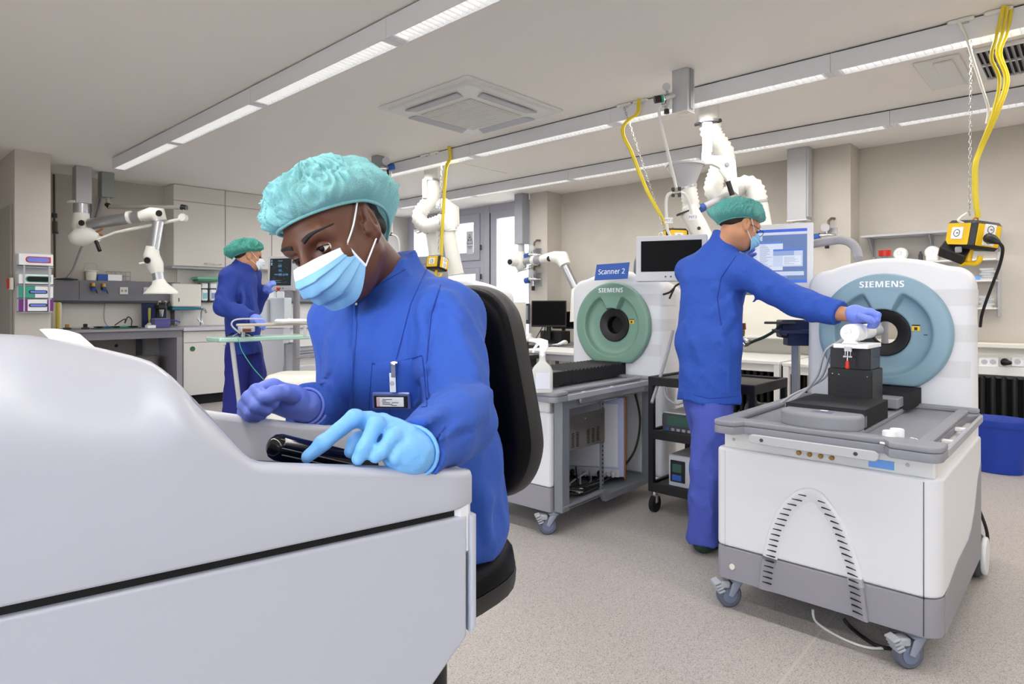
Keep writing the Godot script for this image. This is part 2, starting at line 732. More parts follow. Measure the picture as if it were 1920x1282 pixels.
# ---------------------------------------------------------------- ceiling lights
const LAMP_ENERGY := 1.05
func build_ceiling_lights() -> void:
	var rows := [[-2.06, "row nearest the camera"], [-4.17, "middle row"], [-5.69, "row by the windows"], [0.05, "row above the camera"], [2.15, "row behind the camera"]]
	var nth := ["far end", "second", "third", "fourth", "fifth", "sixth", "seventh"]
	for ri in rows.size():
		var z: float = rows[ri][0]
		for k in 7:
			var x0 := -7.49 + 1.58 * k
			var o := Vector3(x0 + 0.79, CEIL, z)
			if ri > 2 and k < 2: continue
			var t := thing("ceiling_light", "%s linear white louvre ceiling light counted from the left wall, %s" % [nth[k] if k == 0 else nth[k], rows[ri][1]], "ceiling light", o, 0, "linear ceiling lights")
			var h := 0.12
			var b := mb()
			var wd := 0.115
			for s in [-1, 1]:
				b.span(Vector3(-0.789, -0.009, s * wd / 2), Vector3(0.789, -h, s * (wd / 2 - 0.006)), 0.001)
			b.span(Vector3(-0.788, -0.0095, -wd / 2 + 0.002), Vector3(0.788, -0.02, wd / 2 - 0.002))
			for s in [-1, 1]:
				b.span(Vector3(s * 0.789, -0.0092, -wd / 2), Vector3(s * 0.749, -h + 0.002, wd / 2))
			lbox(t, "shadow_gap_strip", Vector3(-0.787, -0.0002, -0.046), Vector3(0.787, -0.0094, 0.046), M["dark_grey"], 0.0)  # dark strip put in as the shadow line between housing and ceiling
			obj("housing", b, mat("lamp_housing", "e2e2e8", 0.5), t)
			b = mb()
			b.span(Vector3(-0.748, -0.075, -0.05), Vector3(0.748, -0.081, 0.05))
			obj("diffuser", b, M["lamp_diffuser"], t)
			b = mb()
			for i in 36:
				var x := -0.735 + 0.042 * i
				b.span(Vector3(x - 0.001, -0.083, -0.05), Vector3(x + 0.001, -0.117, 0.05))
			var lv := obj("louvre", b, mat("louvre_white", "eef0f2", 0.3), t)
			lv.set_meta("kind", "stuff")
			var l := AreaLight3D.new()
			l.name = "lamp"
			l.area_size = Vector2(1.49, 0.09)
			l.light_energy = LAMP_ENERGY
			l.light_color = Color(1.0, 0.985, 0.965)
			l.shadow_enabled = true
			l.area_range = 14.0
			l.position = Vector3(0, -0.121, 0)
			l.rotation_degrees = Vector3(-90, 0, 0)
			t.add_child(l)

# ---------------------------------------------------------------- room shell
func build_room() -> void:
	var w: Material = M["wall_paint"]
	var b := mb()
	b.span(Vector3(-9.1, -0.2, -7.1), Vector3(4.2, 0, 4.2))
	var fl := struct("floor", b, M["vinyl_floor"])
	b = mb()
	var s0 := ay(1462, 1282, 0.0)
	var s1 := ay(1530, 1195, 0.0)
	var dd := (s1 - s0).normalized()
	b.quad(s0 - dd * 2 + Vector3(-0.004, 0.0004, 0), s0 - dd * 2 + Vector3(0.004, 0.0004, 0), s1 + dd * 3 + Vector3(0.004, 0.0004, 0), s1 + dd * 3 + Vector3(-0.004, 0.0004, 0))
	obj("weld_seam", b, mat("weld_grey", "bdb7b2", 0.6), fl)
	b = mb()
	b.span(Vector3(-9.1, CEIL, -7.1), Vector3(4.2, CEIL + 0.2, 4.2))
	struct("ceiling", b, M["ceiling_paint"])
	b = mb()
	b.span(Vector3(WA - 0.2, 0, -7.1), Vector3(WA, CEIL, 4.2))
	struct("wall_left", b, w)
	b = mb()
	b.span(Vector3(4.0, 0, -7.1), Vector3(4.2, CEIL, 4.2))
	struct("wall_right", b, w)
	b = mb()
	# wall behind the camera, with an unseen band of windows added for frontal light
	b.span(Vector3(WA, 0, 4.0), Vector3(4.0, 0.95, 4.2))
	b.span(Vector3(WA, 2.55, 4.0), Vector3(4.0, CEIL, 4.2))
	b.span(Vector3(WA, 0.95, 4.0), Vector3(-3.1, 2.55, 4.2))
	b.span(Vector3(2.6, 0.95, 4.0), Vector3(4.0, 2.55, 4.2))
	struct("wall_front", b, w)
	b = mb()
	for k in 4:
		var x := -3.1 + 1.9 * k
		b.span(Vector3(x - 0.05, 0.95, 4.05), Vector3(x + 0.05, 2.55, 4.15), 0.004)
	b.span(Vector3(-3.1, 0.951, 4.05), Vector3(2.6, 1.03, 4.15), 0.004)
	b.span(Vector3(-3.1, 2.47, 4.05), Vector3(2.6, 2.549, 4.15), 0.004)
	var wf := struct("window_2", b, M["frame_grey"])
	for k in 3:
		b = mb(); b.span(Vector3(-3.05 + 1.9 * k, 1.03, 4.095), Vector3(-1.25 + 1.9 * k, 2.47, 4.101))
		obj("pane", b, M["glass"], wf)
	# pillar beside the bench on the left wall
	b = mb()
	b.span(Vector3(WA, 0, -1.245), Vector3(-7.77, CEIL, -1.535))
	struct("wall_pillar", b, w)
	b = mb()
	b.span(Vector3(WA + 0.02, 0, -1.2445), Vector3(-7.86, 2.25, -1.225), 0.004)
	struct("door_1", b, mat("door_grey", "a5a198", 0.6))
	var t := thing("wall_switch", "small white and red switch on the side of the pillar", "switch", Vector3(-7.79, 1.46, -1.22))
	b = mb(); b.box(Vector3(0, 0, 0), Vector3(0.1, 0.12, 0.03), 0.006)
	obj("plate", b, M["cream_plastic"], t)
	b = mb(); b.box(Vector3(-0.02, 0, 0.02), Vector3(0.05, 0.1, 0.02), 0.004)
	obj("rocker", b, M["red"], t)
	# thin access panel in the ceiling
	b = mb()
	b.span(Vector3(-6.2, CEIL, -5.35), Vector3(-5.0, CEIL - 0.004, -4.5), 0.001)
	struct("trim_1", b, M["ceiling_paint"])
	# ceiling cassette
	t = thing("air_conditioner", "square white ceiling cassette air conditioner with slatted grille", "air conditioner", Vector3(-3.56, CEIL, -3.4))
	b = mb()
	b.x = Transform3D(Basis(Vector3.RIGHT, PI / 2), Vector3(0, 0, 0))
	b.prism(rr(1.02, 1.04, 0.03), 0.012, 0.003)
	obj("ceiling_plate", b, M["white_plastic"], t)
	b = mb()
	var rows := []
	for q in [[0.47, -0.012], [0.465, -0.03], [0.44, -0.036], [0.31, -0.046], [0.30, -0.05]]:
		var row := PackedVector3Array()
		for p in rr(q[0] * 2, q[0] * 2, 0.05): row.append(Vector3(p.x, q[1], p.y))
		rows.append(row)
	b.loft(rows, true, true)
	obj("body", b, M["white_plastic"], t)
	b = mb()
	b.box(Vector3(0, -0.055, 0), Vector3(0.56, 0.012, 0.56), 0.004)
	var gr := obj("grille", b, mat("grille_white", "d6d3d0", 0.5), t)
	b = mb()
	for i in 27:
		b.box(Vector3(-0.26 + i * 0.02, -0.063, 0), Vector3(0.006, 0.006, 0.54))
	for i in 3:
		b.box(Vector3(0, -0.064, -0.18 + 0.18 * i), Vector3(0.54, 0.008, 0.006))
	obj("grille_bars", b, M["white_plastic"], gr).set_meta("kind", "stuff")
	for k in 4:
		b = mb()
		b.x = Transform3D(Basis(Vector3.UP, PI / 2 * k), Vector3.ZERO)
		b.x = b.x * Transform3D(Basis(Vector3.RIGHT, PI / 2 + 0.12), Vector3(0, -0.041, 0.375))
		b.prism(pv([-0.29, 0.045, 0.29, 0.045, 0.26, -0.045, -0.26, -0.045]), 0.012, 0.002)
		obj("air_flap", b, mat("flap_grey", "b4b4bc", 0.5), t)
	# slatted vent at the far right
	t = thing("ceiling_vent", "white framed ceiling vent with dark slats above yellow cables", "vent", Vector3(-0.1, CEIL, -4.98))
	b = mb()
	for s in [-1, 1]:
		b.span(Vector3(-0.46, 0, s * 0.34), Vector3(0.46, -0.02, s * 0.30), 0.004)
		b.span(Vector3(s * 0.46, 0, -0.34), Vector3(s * 0.42, -0.02, 0.34), 0.004)
	b.span(Vector3(-0.42, 0, -0.012), Vector3(0.42, -0.016, 0.012))
	obj("vent_frame", b, M["white_plastic"], t)
	b = mb(); b.span(Vector3(-0.42, -0.001, -0.3), Vector3(0.42, -0.003, 0.3))
	obj("backing", b, M["black_matte"], t)
	b = mb(); b.box(Vector3.ZERO, Vector3(0.008, 0.02, 0.6))
	var slat := b.commit()
	for i in 28:
		var o := obj("slat", slat, M["grey_paint"], t)
		o.position = Vector3(-0.40 + 0.0297 * i, -0.012, 0)
		o.rotation.z = 0.6
	# second cassette edge left of that vent
	t = thing("ceiling_hatch", "flat white square ceiling hatch left of the slatted vent", "hatch", Vector3(-0.72, CEIL, -4.98))
	b = mb(); b.box(Vector3(0, -0.006, 0), Vector3(0.24, 0.012, 0.66), 0.004)
	obj("hatch_plate", b, M["white_plastic"], t)
	b = mb(); b.box(Vector3(0.03, -0.018, 0), Vector3(0.10, 0.014, 0.56), 0.004)
	obj("hatch_lip", b, M["white_plastic"], t)

# ---------------------------------------------------------------- window wall
func build_window_wall() -> void:
	var w: Material = M["wall_paint"]
	var b := mb()
	# solid wall right of the windows, and under them
	b.span(Vector3(-5.85, 0, WB - 0.25), Vector3(4.0, CEIL, WB))
	b.span(Vector3(WA, 0, WB - 0.25), Vector3(-6.95, 0.95, WB))
	b.span(Vector3(-6.95, 0, WB - 0.25), Vector3(-5.85, 0.06, WB))
	struct("wall_back", b, w)
	b = mb()
	b.span(Vector3(-5.70, 0, WB), Vector3(-5.39, CEIL, -6.55))
	struct("wall_back_pillar", b, w)
	b = mb()
	b.span(Vector3(-2.03, 0, WB), Vector3(-1.685, CEIL, -6.55))
	struct("wall_back_pillar", b, w)
	var fg: Material = M["frame_grey"]
	var z0 := WB - 0.03
	var xl := WA + 0.02
	var xr := -6.93
	# window 1: two upper casements over two lower panes
	b = mb()
	b.span(Vector3(xl, 0.95, z0), Vector3(xl + 0.08, CEIL, z0 - 0.1), 0.006)
	b.span(Vector3(xr - 0.08, 0.95, z0), Vector3(xr, CEIL, z0 - 0.1), 0.006)
	b.span(Vector3(xl, CEIL - 0.1, z0), Vector3(xr, CEIL, z0 - 0.1), 0.006)
	b.span(Vector3(xl, 0.95, z0), Vector3(xr, 1.05, z0 - 0.1), 0.006)
	b.span(Vector3(xl, 1.83, z0), Vector3(xr, 1.95, z0 - 0.1), 0.006)
	var xm := (xl + xr) / 2
	b.span(Vector3(xm - 0.06, 0.95, z0), Vector3(xm + 0.06, CEIL, z0 - 0.1), 0.006)
	var wn := struct("window_1", b, fg)
	for i in 2:
		for j in 2:
			var x0 := [xl + 0.08, xm + 0.06][i] as float
			var x1 := [xm - 0.06, xr - 0.08][i] as float
			var y0 := [1.05, 1.95][j] as float
			var y1 := [1.83, CEIL - 0.1][j] as float
			b = mb()
			var bw := 0.13 if j == 1 else 0.09
			for q in [[x0, y0, x1, y0 + bw], [x0, y1 - bw, x1, y1], [x0, y0, x0 + bw, y1], [x1 - bw, y0, x1, y1]]:
				b.span(Vector3(q[0], q[1], z0 + 0.025), Vector3(q[2], q[3], z0 - 0.06), 0.006)
			var sash := obj("sash", b, fg, wn)
			b = mb()
			b.span(Vector3(x0 + bw, y0 + bw, z0 - 0.02), Vector3(x1 - bw, y1 - bw, z0 - 0.026))
			obj("pane", b, M["glass"], sash)
	# balcony door beside it
	b = mb()
	b.span(Vector3(-6.93, 0.06, z0 + 0.01), Vector3(-6.80, CEIL, z0 - 0.1), 0.006)
	b.span(Vector3(-5.93, 0.06, z0), Vector3(-5.85, CEIL, z0 - 0.1), 0.006)
	b.span(Vector3(-6.93, CEIL - 0.14, z0), Vector3(-5.85, CEIL, z0 - 0.1), 0.006)
	var dr := struct("door_2", b, fg)
	b = mb()
	b.span(Vector3(-6.77, 0.06, z0 + 0.02), Vector3(-6.64, CEIL - 0.1, z0 - 0.06), 0.006)
	b.span(Vector3(-6.0, 0.06, z0 + 0.02), Vector3(-5.9, CEIL - 0.1, z0 - 0.06), 0.006)
	b.span(Vector3(-6.74, 2.56, z0 + 0.02), Vector3(-5.9, CEIL - 0.1, z0 - 0.06), 0.006)
	b.span(Vector3(-6.74, 0.06, z0 + 0.02), Vector3(-5.9, 0.25, z0 - 0.06), 0.006)
	obj("door_leaf", b, fg, dr)
	b = mb(); b.span(Vector3(-6.64, 0.25, z0 - 0.02), Vector3(-6.0, 2.56, z0 - 0.026))
	obj("pane", b, M["glass"], dr)
	b = mb(); b.span(Vector3(-6.80, 0.06, z0 + 0.005), Vector3(-6.77, CEIL - 0.12, z0 - 0.03))
	obj("gap_strip", b, M["black_matte"], dr)
	b = mb()
	b.box(Vector3(-6.69, 1.42, z0 + 0.035), Vector3(0.03, 0.16, 0.02), 0.004)
	b.box(Vector3(-6.66, 1.36, z0 + 0.06), Vector3(0.03, 0.2, 0.025), 0.006)
	obj("handle", b, M["alu"], dr)
	for i in 3:
		b = mb(); b.cyl(Vector3(-6.955, 1.2 + 0.45 * i, z0 + 0.04), Vector3(-6.955, 1.28 + 0.45 * i, z0 + 0.04), 0.014)
		obj("hinge", b, M["dark_grey"], wn)
	# radiation sign stuck to the pane
	var t := thing("warning_sign", "grey radiation warning sign taped to the window pane", "sign", az(881, 455, WB + 0.0))
	b = mb(); b.box(Vector3.ZERO, Vector3(0.15, 0.36, 0.004))
	obj("sign_sheet", b, mat("sign_grey", "cfcfd8", 0.7), t)
	b = mb()
	for k in 3:
		var a := PI / 2 + TAU / 3 * k
		var c := Vector3(0, 0.055, 0.003)
		var pts := [Vector3(cos(a - 0.5), sin(a - 0.5), 0), Vector3(cos(a + 0.5), sin(a + 0.5), 0)]
		b.quad(c + pts[0] * 0.012, c + pts[0] * 0.04, c + pts[1] * 0.04, c + pts[1] * 0.012)
	for k in 3:
		var a0 := PI / 2 + TAU / 3 * k
		var a1 := a0 + TAU / 3
		b.tube([Vector3(cos(a0) * 0.085, 0.035 + sin(a0) * 0.1, 0.003), Vector3(cos(a1) * 0.085, 0.035 + sin(a1) * 0.1, 0.003)], 0.004, 4)
	b.box(Vector3(0, -0.065, 0.002), Vector3(0.1, 0.012, 0.002))
	b.box(Vector3(0, -0.09, 0.002), Vector3(0.08, 0.008, 0.002))
	obj("sign_print", b, mat("print_dark", "55555f", 0.7), t)
	# tree and pale house outside
	t = thing("tree", "pale green tree outside the window behind warning sign", "tree", Vector3(-12.6, -2.2, -12.5))
	var cr := Sdf.new()
	var rg := RandomNumberGenerator.new(); rg.seed = 4
	for i in 26:
		cr.ell(Vector3(rg.randf_range(-1.1, 1.1), rg.randf_range(2.0, 5.4), rg.randf_range(-0.9, 0.9)), Vector3.ONE * rg.randf_range(0.35, 0.7), Basis.IDENTITY, 0.1)
	cr.noise = FastNoiseLite.new(); cr.noise.frequency = 3.0; cr.amp = 0.15
	b = mb(); cr.mesh(0.1, b)
	obj("crown", b, mat("leaf_green", "b7c2b0", 0.9), t)
	b = mb(); b.tube([Vector3.ZERO, Vector3(0.05, 1.5, 0), Vector3(0, 3.5, 0)], [0.2, 0.16, 0.1], 10)
	obj("trunk", b, mat("bark", "6b5a48", 0.9), t)
	t = thing("house", "pale house seen through the left window pane", "house", Vector3(-16.0, -2.0, -15.0))
	b = mb(); b.box(Vector3(0, 2.2, 0), Vector3(5, 4.4, 4), 0.02)
	obj("house_walls", b, mat("house_wall", "d8d2c8", 0.9), t)
	b = mb(); b.x = turned(Vector3(-2.7, 4.4, 0), 0.0)
	b.x = Transform3D(Basis(Vector3.UP, PI / 2), Vector3(-2.7, 4.4, 0.0))
	b.prism(pv([-2.3, 0, 2.3, 0, 0, 1.6]), 5.4, 0.0)
	obj("roof", b, mat("roof_tile", "a8806c", 0.9), t)
	for i in 3:
		b = mb(); b.box(Vector3(-1.5 + 1.5 * i, 2.9, 2.02), Vector3(0.7, 1.0, 0.06), 0.01)
		obj("window", b, mat("far_glass", "6d7680", 0.2), t)

# ---------------------------------------------------------------- foreground machine
const MD := 0.88
var ME := Vector3.ZERO
var MN := Vector3.ZERO
var MK := Vector3.ZERO
# (s, height) where the line of sight meets the machine's upright plane w
func mp(x: float, y: float, w := 0.0) -> Vector2:
	var u := (x - MIDX) / FOC
	var l0 := -0.0566 * MD - 0.572 * w
	var d0 := MD + 0.82 * w
	var s := (l0 - d0 * u) / (0.82 - 0.572 * u)
	return Vector2(s, EYE.y - (y - HORY) / FOC * (d0 - 0.572 * s))
func mw(s: float, y: float, w: float) -> Vector3:
	return MK - ME * s + MN * w + Vector3.UP * y

func build_machine() -> void:
	ME = RT * 0.82 + FW * 0.572
	MN = RT * -0.572 + FW * 0.82
	MK = RT * (-0.0566 * MD) + FW * MD
	var t := thing("imaging_machine", "large glossy white laboratory machine in the foreground", "machine", MK)
	var fr := Transform3D(Basis(-ME, Vector3.UP, MN), Vector3.ZERO)
	var white: Material = M["machine_white"]
	# upper cover: profile along s, rounded towards the near side
	var sil := [[-250, 625, 0.13, 0.12], [0, 625, 0.13, 0.12], [60, 628, 0.13, 0.12], [180, 650, 0.12, 0.115], [255, 668, 0.11, 0.105], [290, 680, 0.09, 0.09], [330, 712, 0.06, 0.06], [380, 766, 0.04, 0.04], [430, 822, 0.022, 0.022], [460, 853, 0.014, 0.014], [480, 868, 0.011, 0.011], [505, 871, 0.010, 0.010], [893, 881, 0.010, 0.010]]
	var P := []
	for q in sil:
		var p := mp(q[0], q[1], q[2])
		P.append([p.x, p.y, q[3]])
	P[0][0] = 0.85; P[0][1] = P[1][1]
	P[P.size() - 1][0] = 0.0
	var rows := []
	var seam := 0.969
	var N := 90
	for i in N + 1:
		var s: float = lerp(0.85, 0.0, float(i) / N)
		var k := 0
		while k < P.size() - 2 and s < P[k + 1][0]: k += 1
		var f: float = clamp((s - P[k][0]) / (P[k + 1][0] - P[k][0]), 0.0, 1.0)
		var top: float = lerp(P[k][1], P[k + 1][1], f)
		var R: float = lerp(P[k][2], P[k + 1][2], f)
		var e := 1.0
		if i >= N - 3: # round the user-side corner
			e = [0.5, 0.75, 0.92][N - i - 1] if i < N else 0.0
		var wi: float = lerp(0.0, 0.012, 1.0 - e) if e < 1.0 else 0.0
		var hump: float = smoothstep(0.345, 0.43, s)
		var row := PackedVector3Array()
		row.append(mw(s, seam, wi + 0.004) - MK)
		row.append(mw(s, seam + 0.004, wi) - MK)
		row.append(mw(s, lerp(seam, top - R, 0.5), wi) - MK)
		for a in 9:
			var an := PI / 2 * a / 8
			row.append(mw(s, top - R + R * sin(an), wi + R - R * cos(an)) - MK)
		var wt: float = lerp(0.026, 0.37, hump)
		row.append(mw(s, top - 0.012 * hump, lerp(R, wt, 0.5)) - MK)
		row.append(mw(s, top - 0.035 * hump, wt) - MK)
		row.append(mw(s, top - 0.006 - 0.05 * hump, wt + 0.006) - MK)
		row.append(mw(s, lerp(0.90, seam, hump), wt + 0.007) - MK)
		rows.append(row)
	var b := MB.new()
	b.grid(rows)
	for i in rows[N].size() - 2:
		b.tri(rows[N][0], rows[N][i + 1], rows[N][i + 2])
	obj("upper_cover", b, white, t)
	# far side wall of the tray and the user-side end wall
	b = MB.new()
	b.x = fr * Transform3D(Basis.IDENTITY, Vector3(0, 0, 0.362))
	b.prism(pv([0.0, 0.90, 0.0, 1.020, 0.13, 1.041, 0.24, 1.068, 0.31, 1.085, 0.40, 1.14, 0.85, 1.15, 0.85, 0.90]), 0.032, 0.010, 3)
	obj("far_wall", b, M["device_white"], t)
	b = MB.new()
	b.x = fr
	b.span(Vector3(0.001, 0.90, 0.006), Vector3(0.03, 1.019, 0.388), 0.008)
	obj("end_wall", b, M["device_white"], t)
	# sloping tray floor with glass plates
	b = MB.new()
	b.x = fr
	b.quad(Vector3(0.02, 0.955, 0.03), Vector3(0.02, 0.955, 0.365), Vector3(0.5, 1.045, 0.365), Vector3(0.5, 1.045, 0.03))
	b.quad(Vector3(0.02, 0.945, 0.03), Vector3(0.5, 1.035, 0.03), Vector3(0.5, 1.035, 0.365), Vector3(0.02, 0.945, 0.365))
	obj("tray_floor", b, mat("tray_blue", "1b2857", 0.12), t)
	b = MB.new()
	b.x = fr
	for q in [[0.2, 0.05, 0.3, 0.16], [0.08, 0.05, 0.19, 0.16]]:
		b.x = fr * Transform3D(Basis(Vector3.BACK, 0.187), Vector3((q[0] + q[2]) / 2, 0.955 + 0.1875 * ((q[0] + q[2]) / 2 - 0.02) + 0.006, (q[1] + q[3]) / 2))
		b.box(Vector3.ZERO, Vector3(q[2] - q[0], 0.004, q[3] - q[1]), 0.0008)
	var gm := StandardMaterial3D.new()
	gm.resource_name = "slide_glass"
	gm.albedo_color = Color(0.75, 0.8, 0.9, 0.25)
	gm.transparency = BaseMaterial3D.TRANSPARENCY_ALPHA
	gm.roughness = 0.05
	obj("glass_plate", b, gm, t)
	# black roller bar lying along the tray
	b = mb(MK)
	var r0 := at(522, 838, 0.985)
	var r1 := at(700, 878, 1.10)
	var dr := (r1 - r0).normalized()
	b.tube([r0 - dr * 0.017, r0 - dr * 0.015, r0 - dr * 0.009, r0, r0.lerp(r1, 0.5), r1], [0.004, 0.011, 0.018, 0.021, 0.021, 0.021], 24)
	obj("roller_bar", b, mat("gloss_black", "08080a", 0.12), t)
	b = mb(MK)
	for k in 3:
		var off: Vector3 = (Vector3.UP * [0.7, 0.1, -0.4][k] - MN * [0.72, 0.995, 0.92][k]) * 0.0212
		b.tube([r0 + off, r1 + off], 0.0009, 5)
	obj("groove_line", b, mat("line_grey", "77777c", 0.4), t)
	# lower body
	b = MB.new()
	b.x = fr * Transform3D(Basis.IDENTITY, Vector3(0, 0, 0.004))
	b.prism(pv([0.012, 0.79, 0.012, 0.958, 0.85, 0.958, 0.85, 0.0, 0.32, 0.0, 0.30, 0.5, 0.068, 0.737]), 0.384, 0.005, 3)
	obj("lower_body", b, white, t)
	b = MB.new()
	b.x = fr
	b.prism(pv([-0.001, 0.802, -0.001, 0.958, 0.008, 0.958, 0.008, 0.795]), 0.39, 0.003, 2)
	obj("corner_strip", b, white, t)
	b = MB.new()
	b.x = fr
	b.span(Vector3(0.012, 0.955, 0.012), Vector3(0.85, 0.972, 0.38))
	obj("seam_core", b, M["black_matte"], t)
	# sheet of paper lying on top
	b = mb()
	var a0 := at(74, 617, 0.93)
	var a1 := at(150, 627, 0.90)
	var a2 := at(183, 655, 0.86)
	var a3 := at(96, 638, 0.86)
	var rw := []
	for i in 7:
		var f := i / 6.0
		var row := PackedVector3Array()
		for j in 7:
			var g := j / 6.0
			row.append(a3.lerp(a2, g).lerp(a0.lerp(a1, g), f) + Vector3.UP * (0.004 * sin(g * 3.0) * f))
		rw.append(row)
	b.grid(rw)
	var rw2 := []
	for r in rw:
		var row := PackedVector3Array()
		for k in range(r.size() - 1, -1, -1): row.append(r[k] - Vector3.UP * 0.0006)
		rw2.append(row)
	b.grid(rw2)
	single("paper_sheet", b, M["paper"], "white paper sheet lying on top of the foreground machine", "paper")

# ---------------------------------------------------------------- chair
func build_chair() -> void:
	var fb := vd(-0.574, 0, -0.82)
	var lv := vd(0.82, 0, -0.574)
	var c := lc(-0.17, 0, 1.36)
	var t := thing("lab_chair", "black leather lab chair the seated woman sits on", "chair", c)
	var lea: Material = M["leather"]
	var bo := lc(-0.116, 0, 1.434)
	# backrest
	var half := [[0.0, 1.291], [0.036, 1.289], [0.08, 1.274], [0.114, 1.245], [0.132, 1.21], [0.150, 1.14], [0.168, 1.06], [0.184, 0.98], [0.185, 0.935], [0.168, 0.885], [0.135, 0.846], [0.086, 0.828], [0.0, 0.823]]
	var po := PackedVector2Array()
	for q in half: po.append(Vector2(q[0], q[1]))
	for i in range(half.size() - 2, 0, -1): po.append(Vector2(-half[i][0], half[i][1]))
	# smooth the outline
	var sp := []
	for p in po: sp.append(Vector3(p.x, p.y, 0))
	sp.append(sp[0])
	var fine := PackedVector2Array()
	for p in MB.smooth_path(sp, 4): fine.append(Vector2(p.x, p.y))
	fine.remove_at(fine.size() - 1)
	var bx := Transform3D(Basis(lv, Vector3.UP, lv.cross(Vector3.UP)), bo - c)
	var cen := Vector2(0, 1.05)
	var rows := []
	for q in [[0.0, 0.0], [0.25, 0.012], [0.6, 0.022], [0.82, 0.026], [0.93, 0.02], [0.985, 0.008], [1.0, -0.006]]:
		var row := PackedVector3Array()
		for p in fine:
			var w: Vector2 = cen + (p - cen) * max(0.002, q[0])
			row.append(bx * Vector3(w.x, w.y, q[1] * 1.0))
		rows.append(row)
	rows.reverse()
	var b := MB.new()
	b.grid(rows, true)
	obj("back_cushion", b, lea, t)
	rows = []
	for q in [[0.998, -0.007], [1.012, -0.012], [1.022, -0.03], [1.018, -0.05], [0.95, -0.066], [0.5, -0.075], [0.002, -0.078]]:
		var row := PackedVector3Array()
		for p in fine:
			var w: Vector2 = cen + (p - cen) * q[0]
			row.append(bx * Vector3(w.x, w.y, q[1]))
		rows.append(row)
	rows.reverse()
	b = MB.new()
	b.grid(rows, true)
	obj("back_shell", b, mat("shell_black", "17171b", 0.5), t)
	# seat
	var sx := Transform3D(Basis(lv, fb, Vector3.UP), fb * 0.06)
	var so := rr(0.40, 0.42, 0.185, 8)
	rows = []
	for q in [[0.0, 0.755], [0.7, 0.758], [0.9, 0.752], [0.98, 0.735], [1.0, 0.71]]:
		var row := PackedVector3Array()
		for p in so: row.append(sx * Vector3(p.x * max(0.002, q[0]), p.y * max(0.002, q[0]), q[1]))
		rows.append(row)
	rows.reverse()
	b = MB.new()
	b.grid(rows, true)
	obj("seat_cushion", b, lea, t)
	rows = []
	for q in [[1.0, 0.708], [1.008, 0.70], [1.0, 0.675], [0.9, 0.66], [0.002, 0.655]]:
		var row := PackedVector3Array()
		for p in so: row.append(sx * Vector3(p.x * q[0], p.y * q[0], q[1]))
		rows.append(row)
	rows.reverse()
	b = MB.new()
	b.grid(rows, true)
	obj("seat_shell", b, M["shell_black"], t)
	b = MB.new()
	b.cyl(Vector3(0, 0.12, 0), Vector3(0, 0.66, 0), 0.03)
	obj("column", b, M["black_plastic"], t)
	b = MB.new()
	var bk := bx * Vector3(0, 0.95, -0.07)
	b.tube(MB.smooth_path([Vector3(0, 0.65, 0), bk * Vector3(0.8, 0, 0.8) + Vector3.UP * 0.64, bk * Vector3(1.3, 0, 1.3) + Vector3.UP * 0.72, bk], 6), 0.018, 10)
	obj("back_bar", b, M["black_plastic"], t)
	for k in 5:
		var a := TAU * k / 5
		var d := Vector3(cos(a), 0, sin(a))
		b = MB.new()
		b.tube([Vector3(0, 0.12, 0), d * 0.27 + Vector3.UP * 0.075], [0.03, 0.018], 8)
		var leg := obj("leg", b, M["black_plastic"], t)
		b = MB.new()
		b.cyl(d * 0.27 + Vector3(-d.z * 0.02, 0.03, d.x * 0.02), d * 0.27 + Vector3(d.z * 0.02, 0.03, -d.x * 0.02), 0.03)
		obj("castor", b, M["dark_grey"], leg)

# ---------------------------------------------------------------- people: shared pieces
func finger(s: Sdf, pts: Array, r0: float, r1: float, k := 0.006) -> void:
	for i in pts.size() - 1:
		var f0 := float(i) / (pts.size() - 1)
		var f1 := float(i + 1) / (pts.size() - 1)
		s.bone(pts[i], pts[i + 1], lerp(r0, r1, f0), lerp(r0, r1, f1), k)
func head_sdf(fem: bool) -> Sdf:
	var s := Sdf.new()
	s.ell(Vector3(0, 0.045, -0.015), Vector3(0.075, 0.088, 0.098))
	s.ell(Vector3(0, -0.035, 0.028), Vector3(0.062, 0.083, 0.066), Basis.IDENTITY, 0.04)
	for x in [-1.0, 1.0]:
		s.bone(Vector3(x * 0.050, -0.05, 0.0), Vector3(x * 0.015, -0.088, 0.052), 0.020, 0.015, 0.03)
		s.ell(Vector3(x * 0.040, -0.028, 0.058), Vector3(0.018, 0.017, 0.016), Basis.IDENTITY, 0.015)
	s.bone(Vector3(-0.038, 0.021, 0.078), Vector3(0.038, 0.021, 0.078), 0.014, 0.014, 0.025)
	s.bone(Vector3(0, 0.012, 0.09), Vector3(0, -0.036, 0.115), 0.008, 0.013, 0.014)
	s.bone(Vector3(-0.013, -0.042, 0.102), Vector3(0.013, -0.042, 0.102), 0.009, 0.009, 0.01)
	for x in [-1.0, 1.0]:
		s.ell(Vector3(x * 0.033, -0.002, 0.096), Vector3(0.019, 0.0115, 0.014), Basis.IDENTITY, 0.014, 1)
	for x in [-1.0, 1.0]:
		var eb := Basis(Vector3.UP, x * 0.45) * Basis(Vector3.RIGHT, -0.15)
		s.ell(Vector3(x * 0.078, -0.002, -0.012), Vector3(0.009, 0.031, 0.019), eb, 0.012)
		s.ell(Vector3(x * 0.076, -0.026, -0.002), Vector3(0.007, 0.011, 0.009), eb, 0.01)
		s.ell(Vector3(x * 0.086, 0.004, -0.010), Vector3(0.006, 0.019, 0.009), eb, 0.006, 1)
		s.bone(Vector3(x * 0.074, -0.016, 0.008), Vector3(x * 0.075, -0.004, 0.006), 0.005, 0.004, 0.008)
	return s
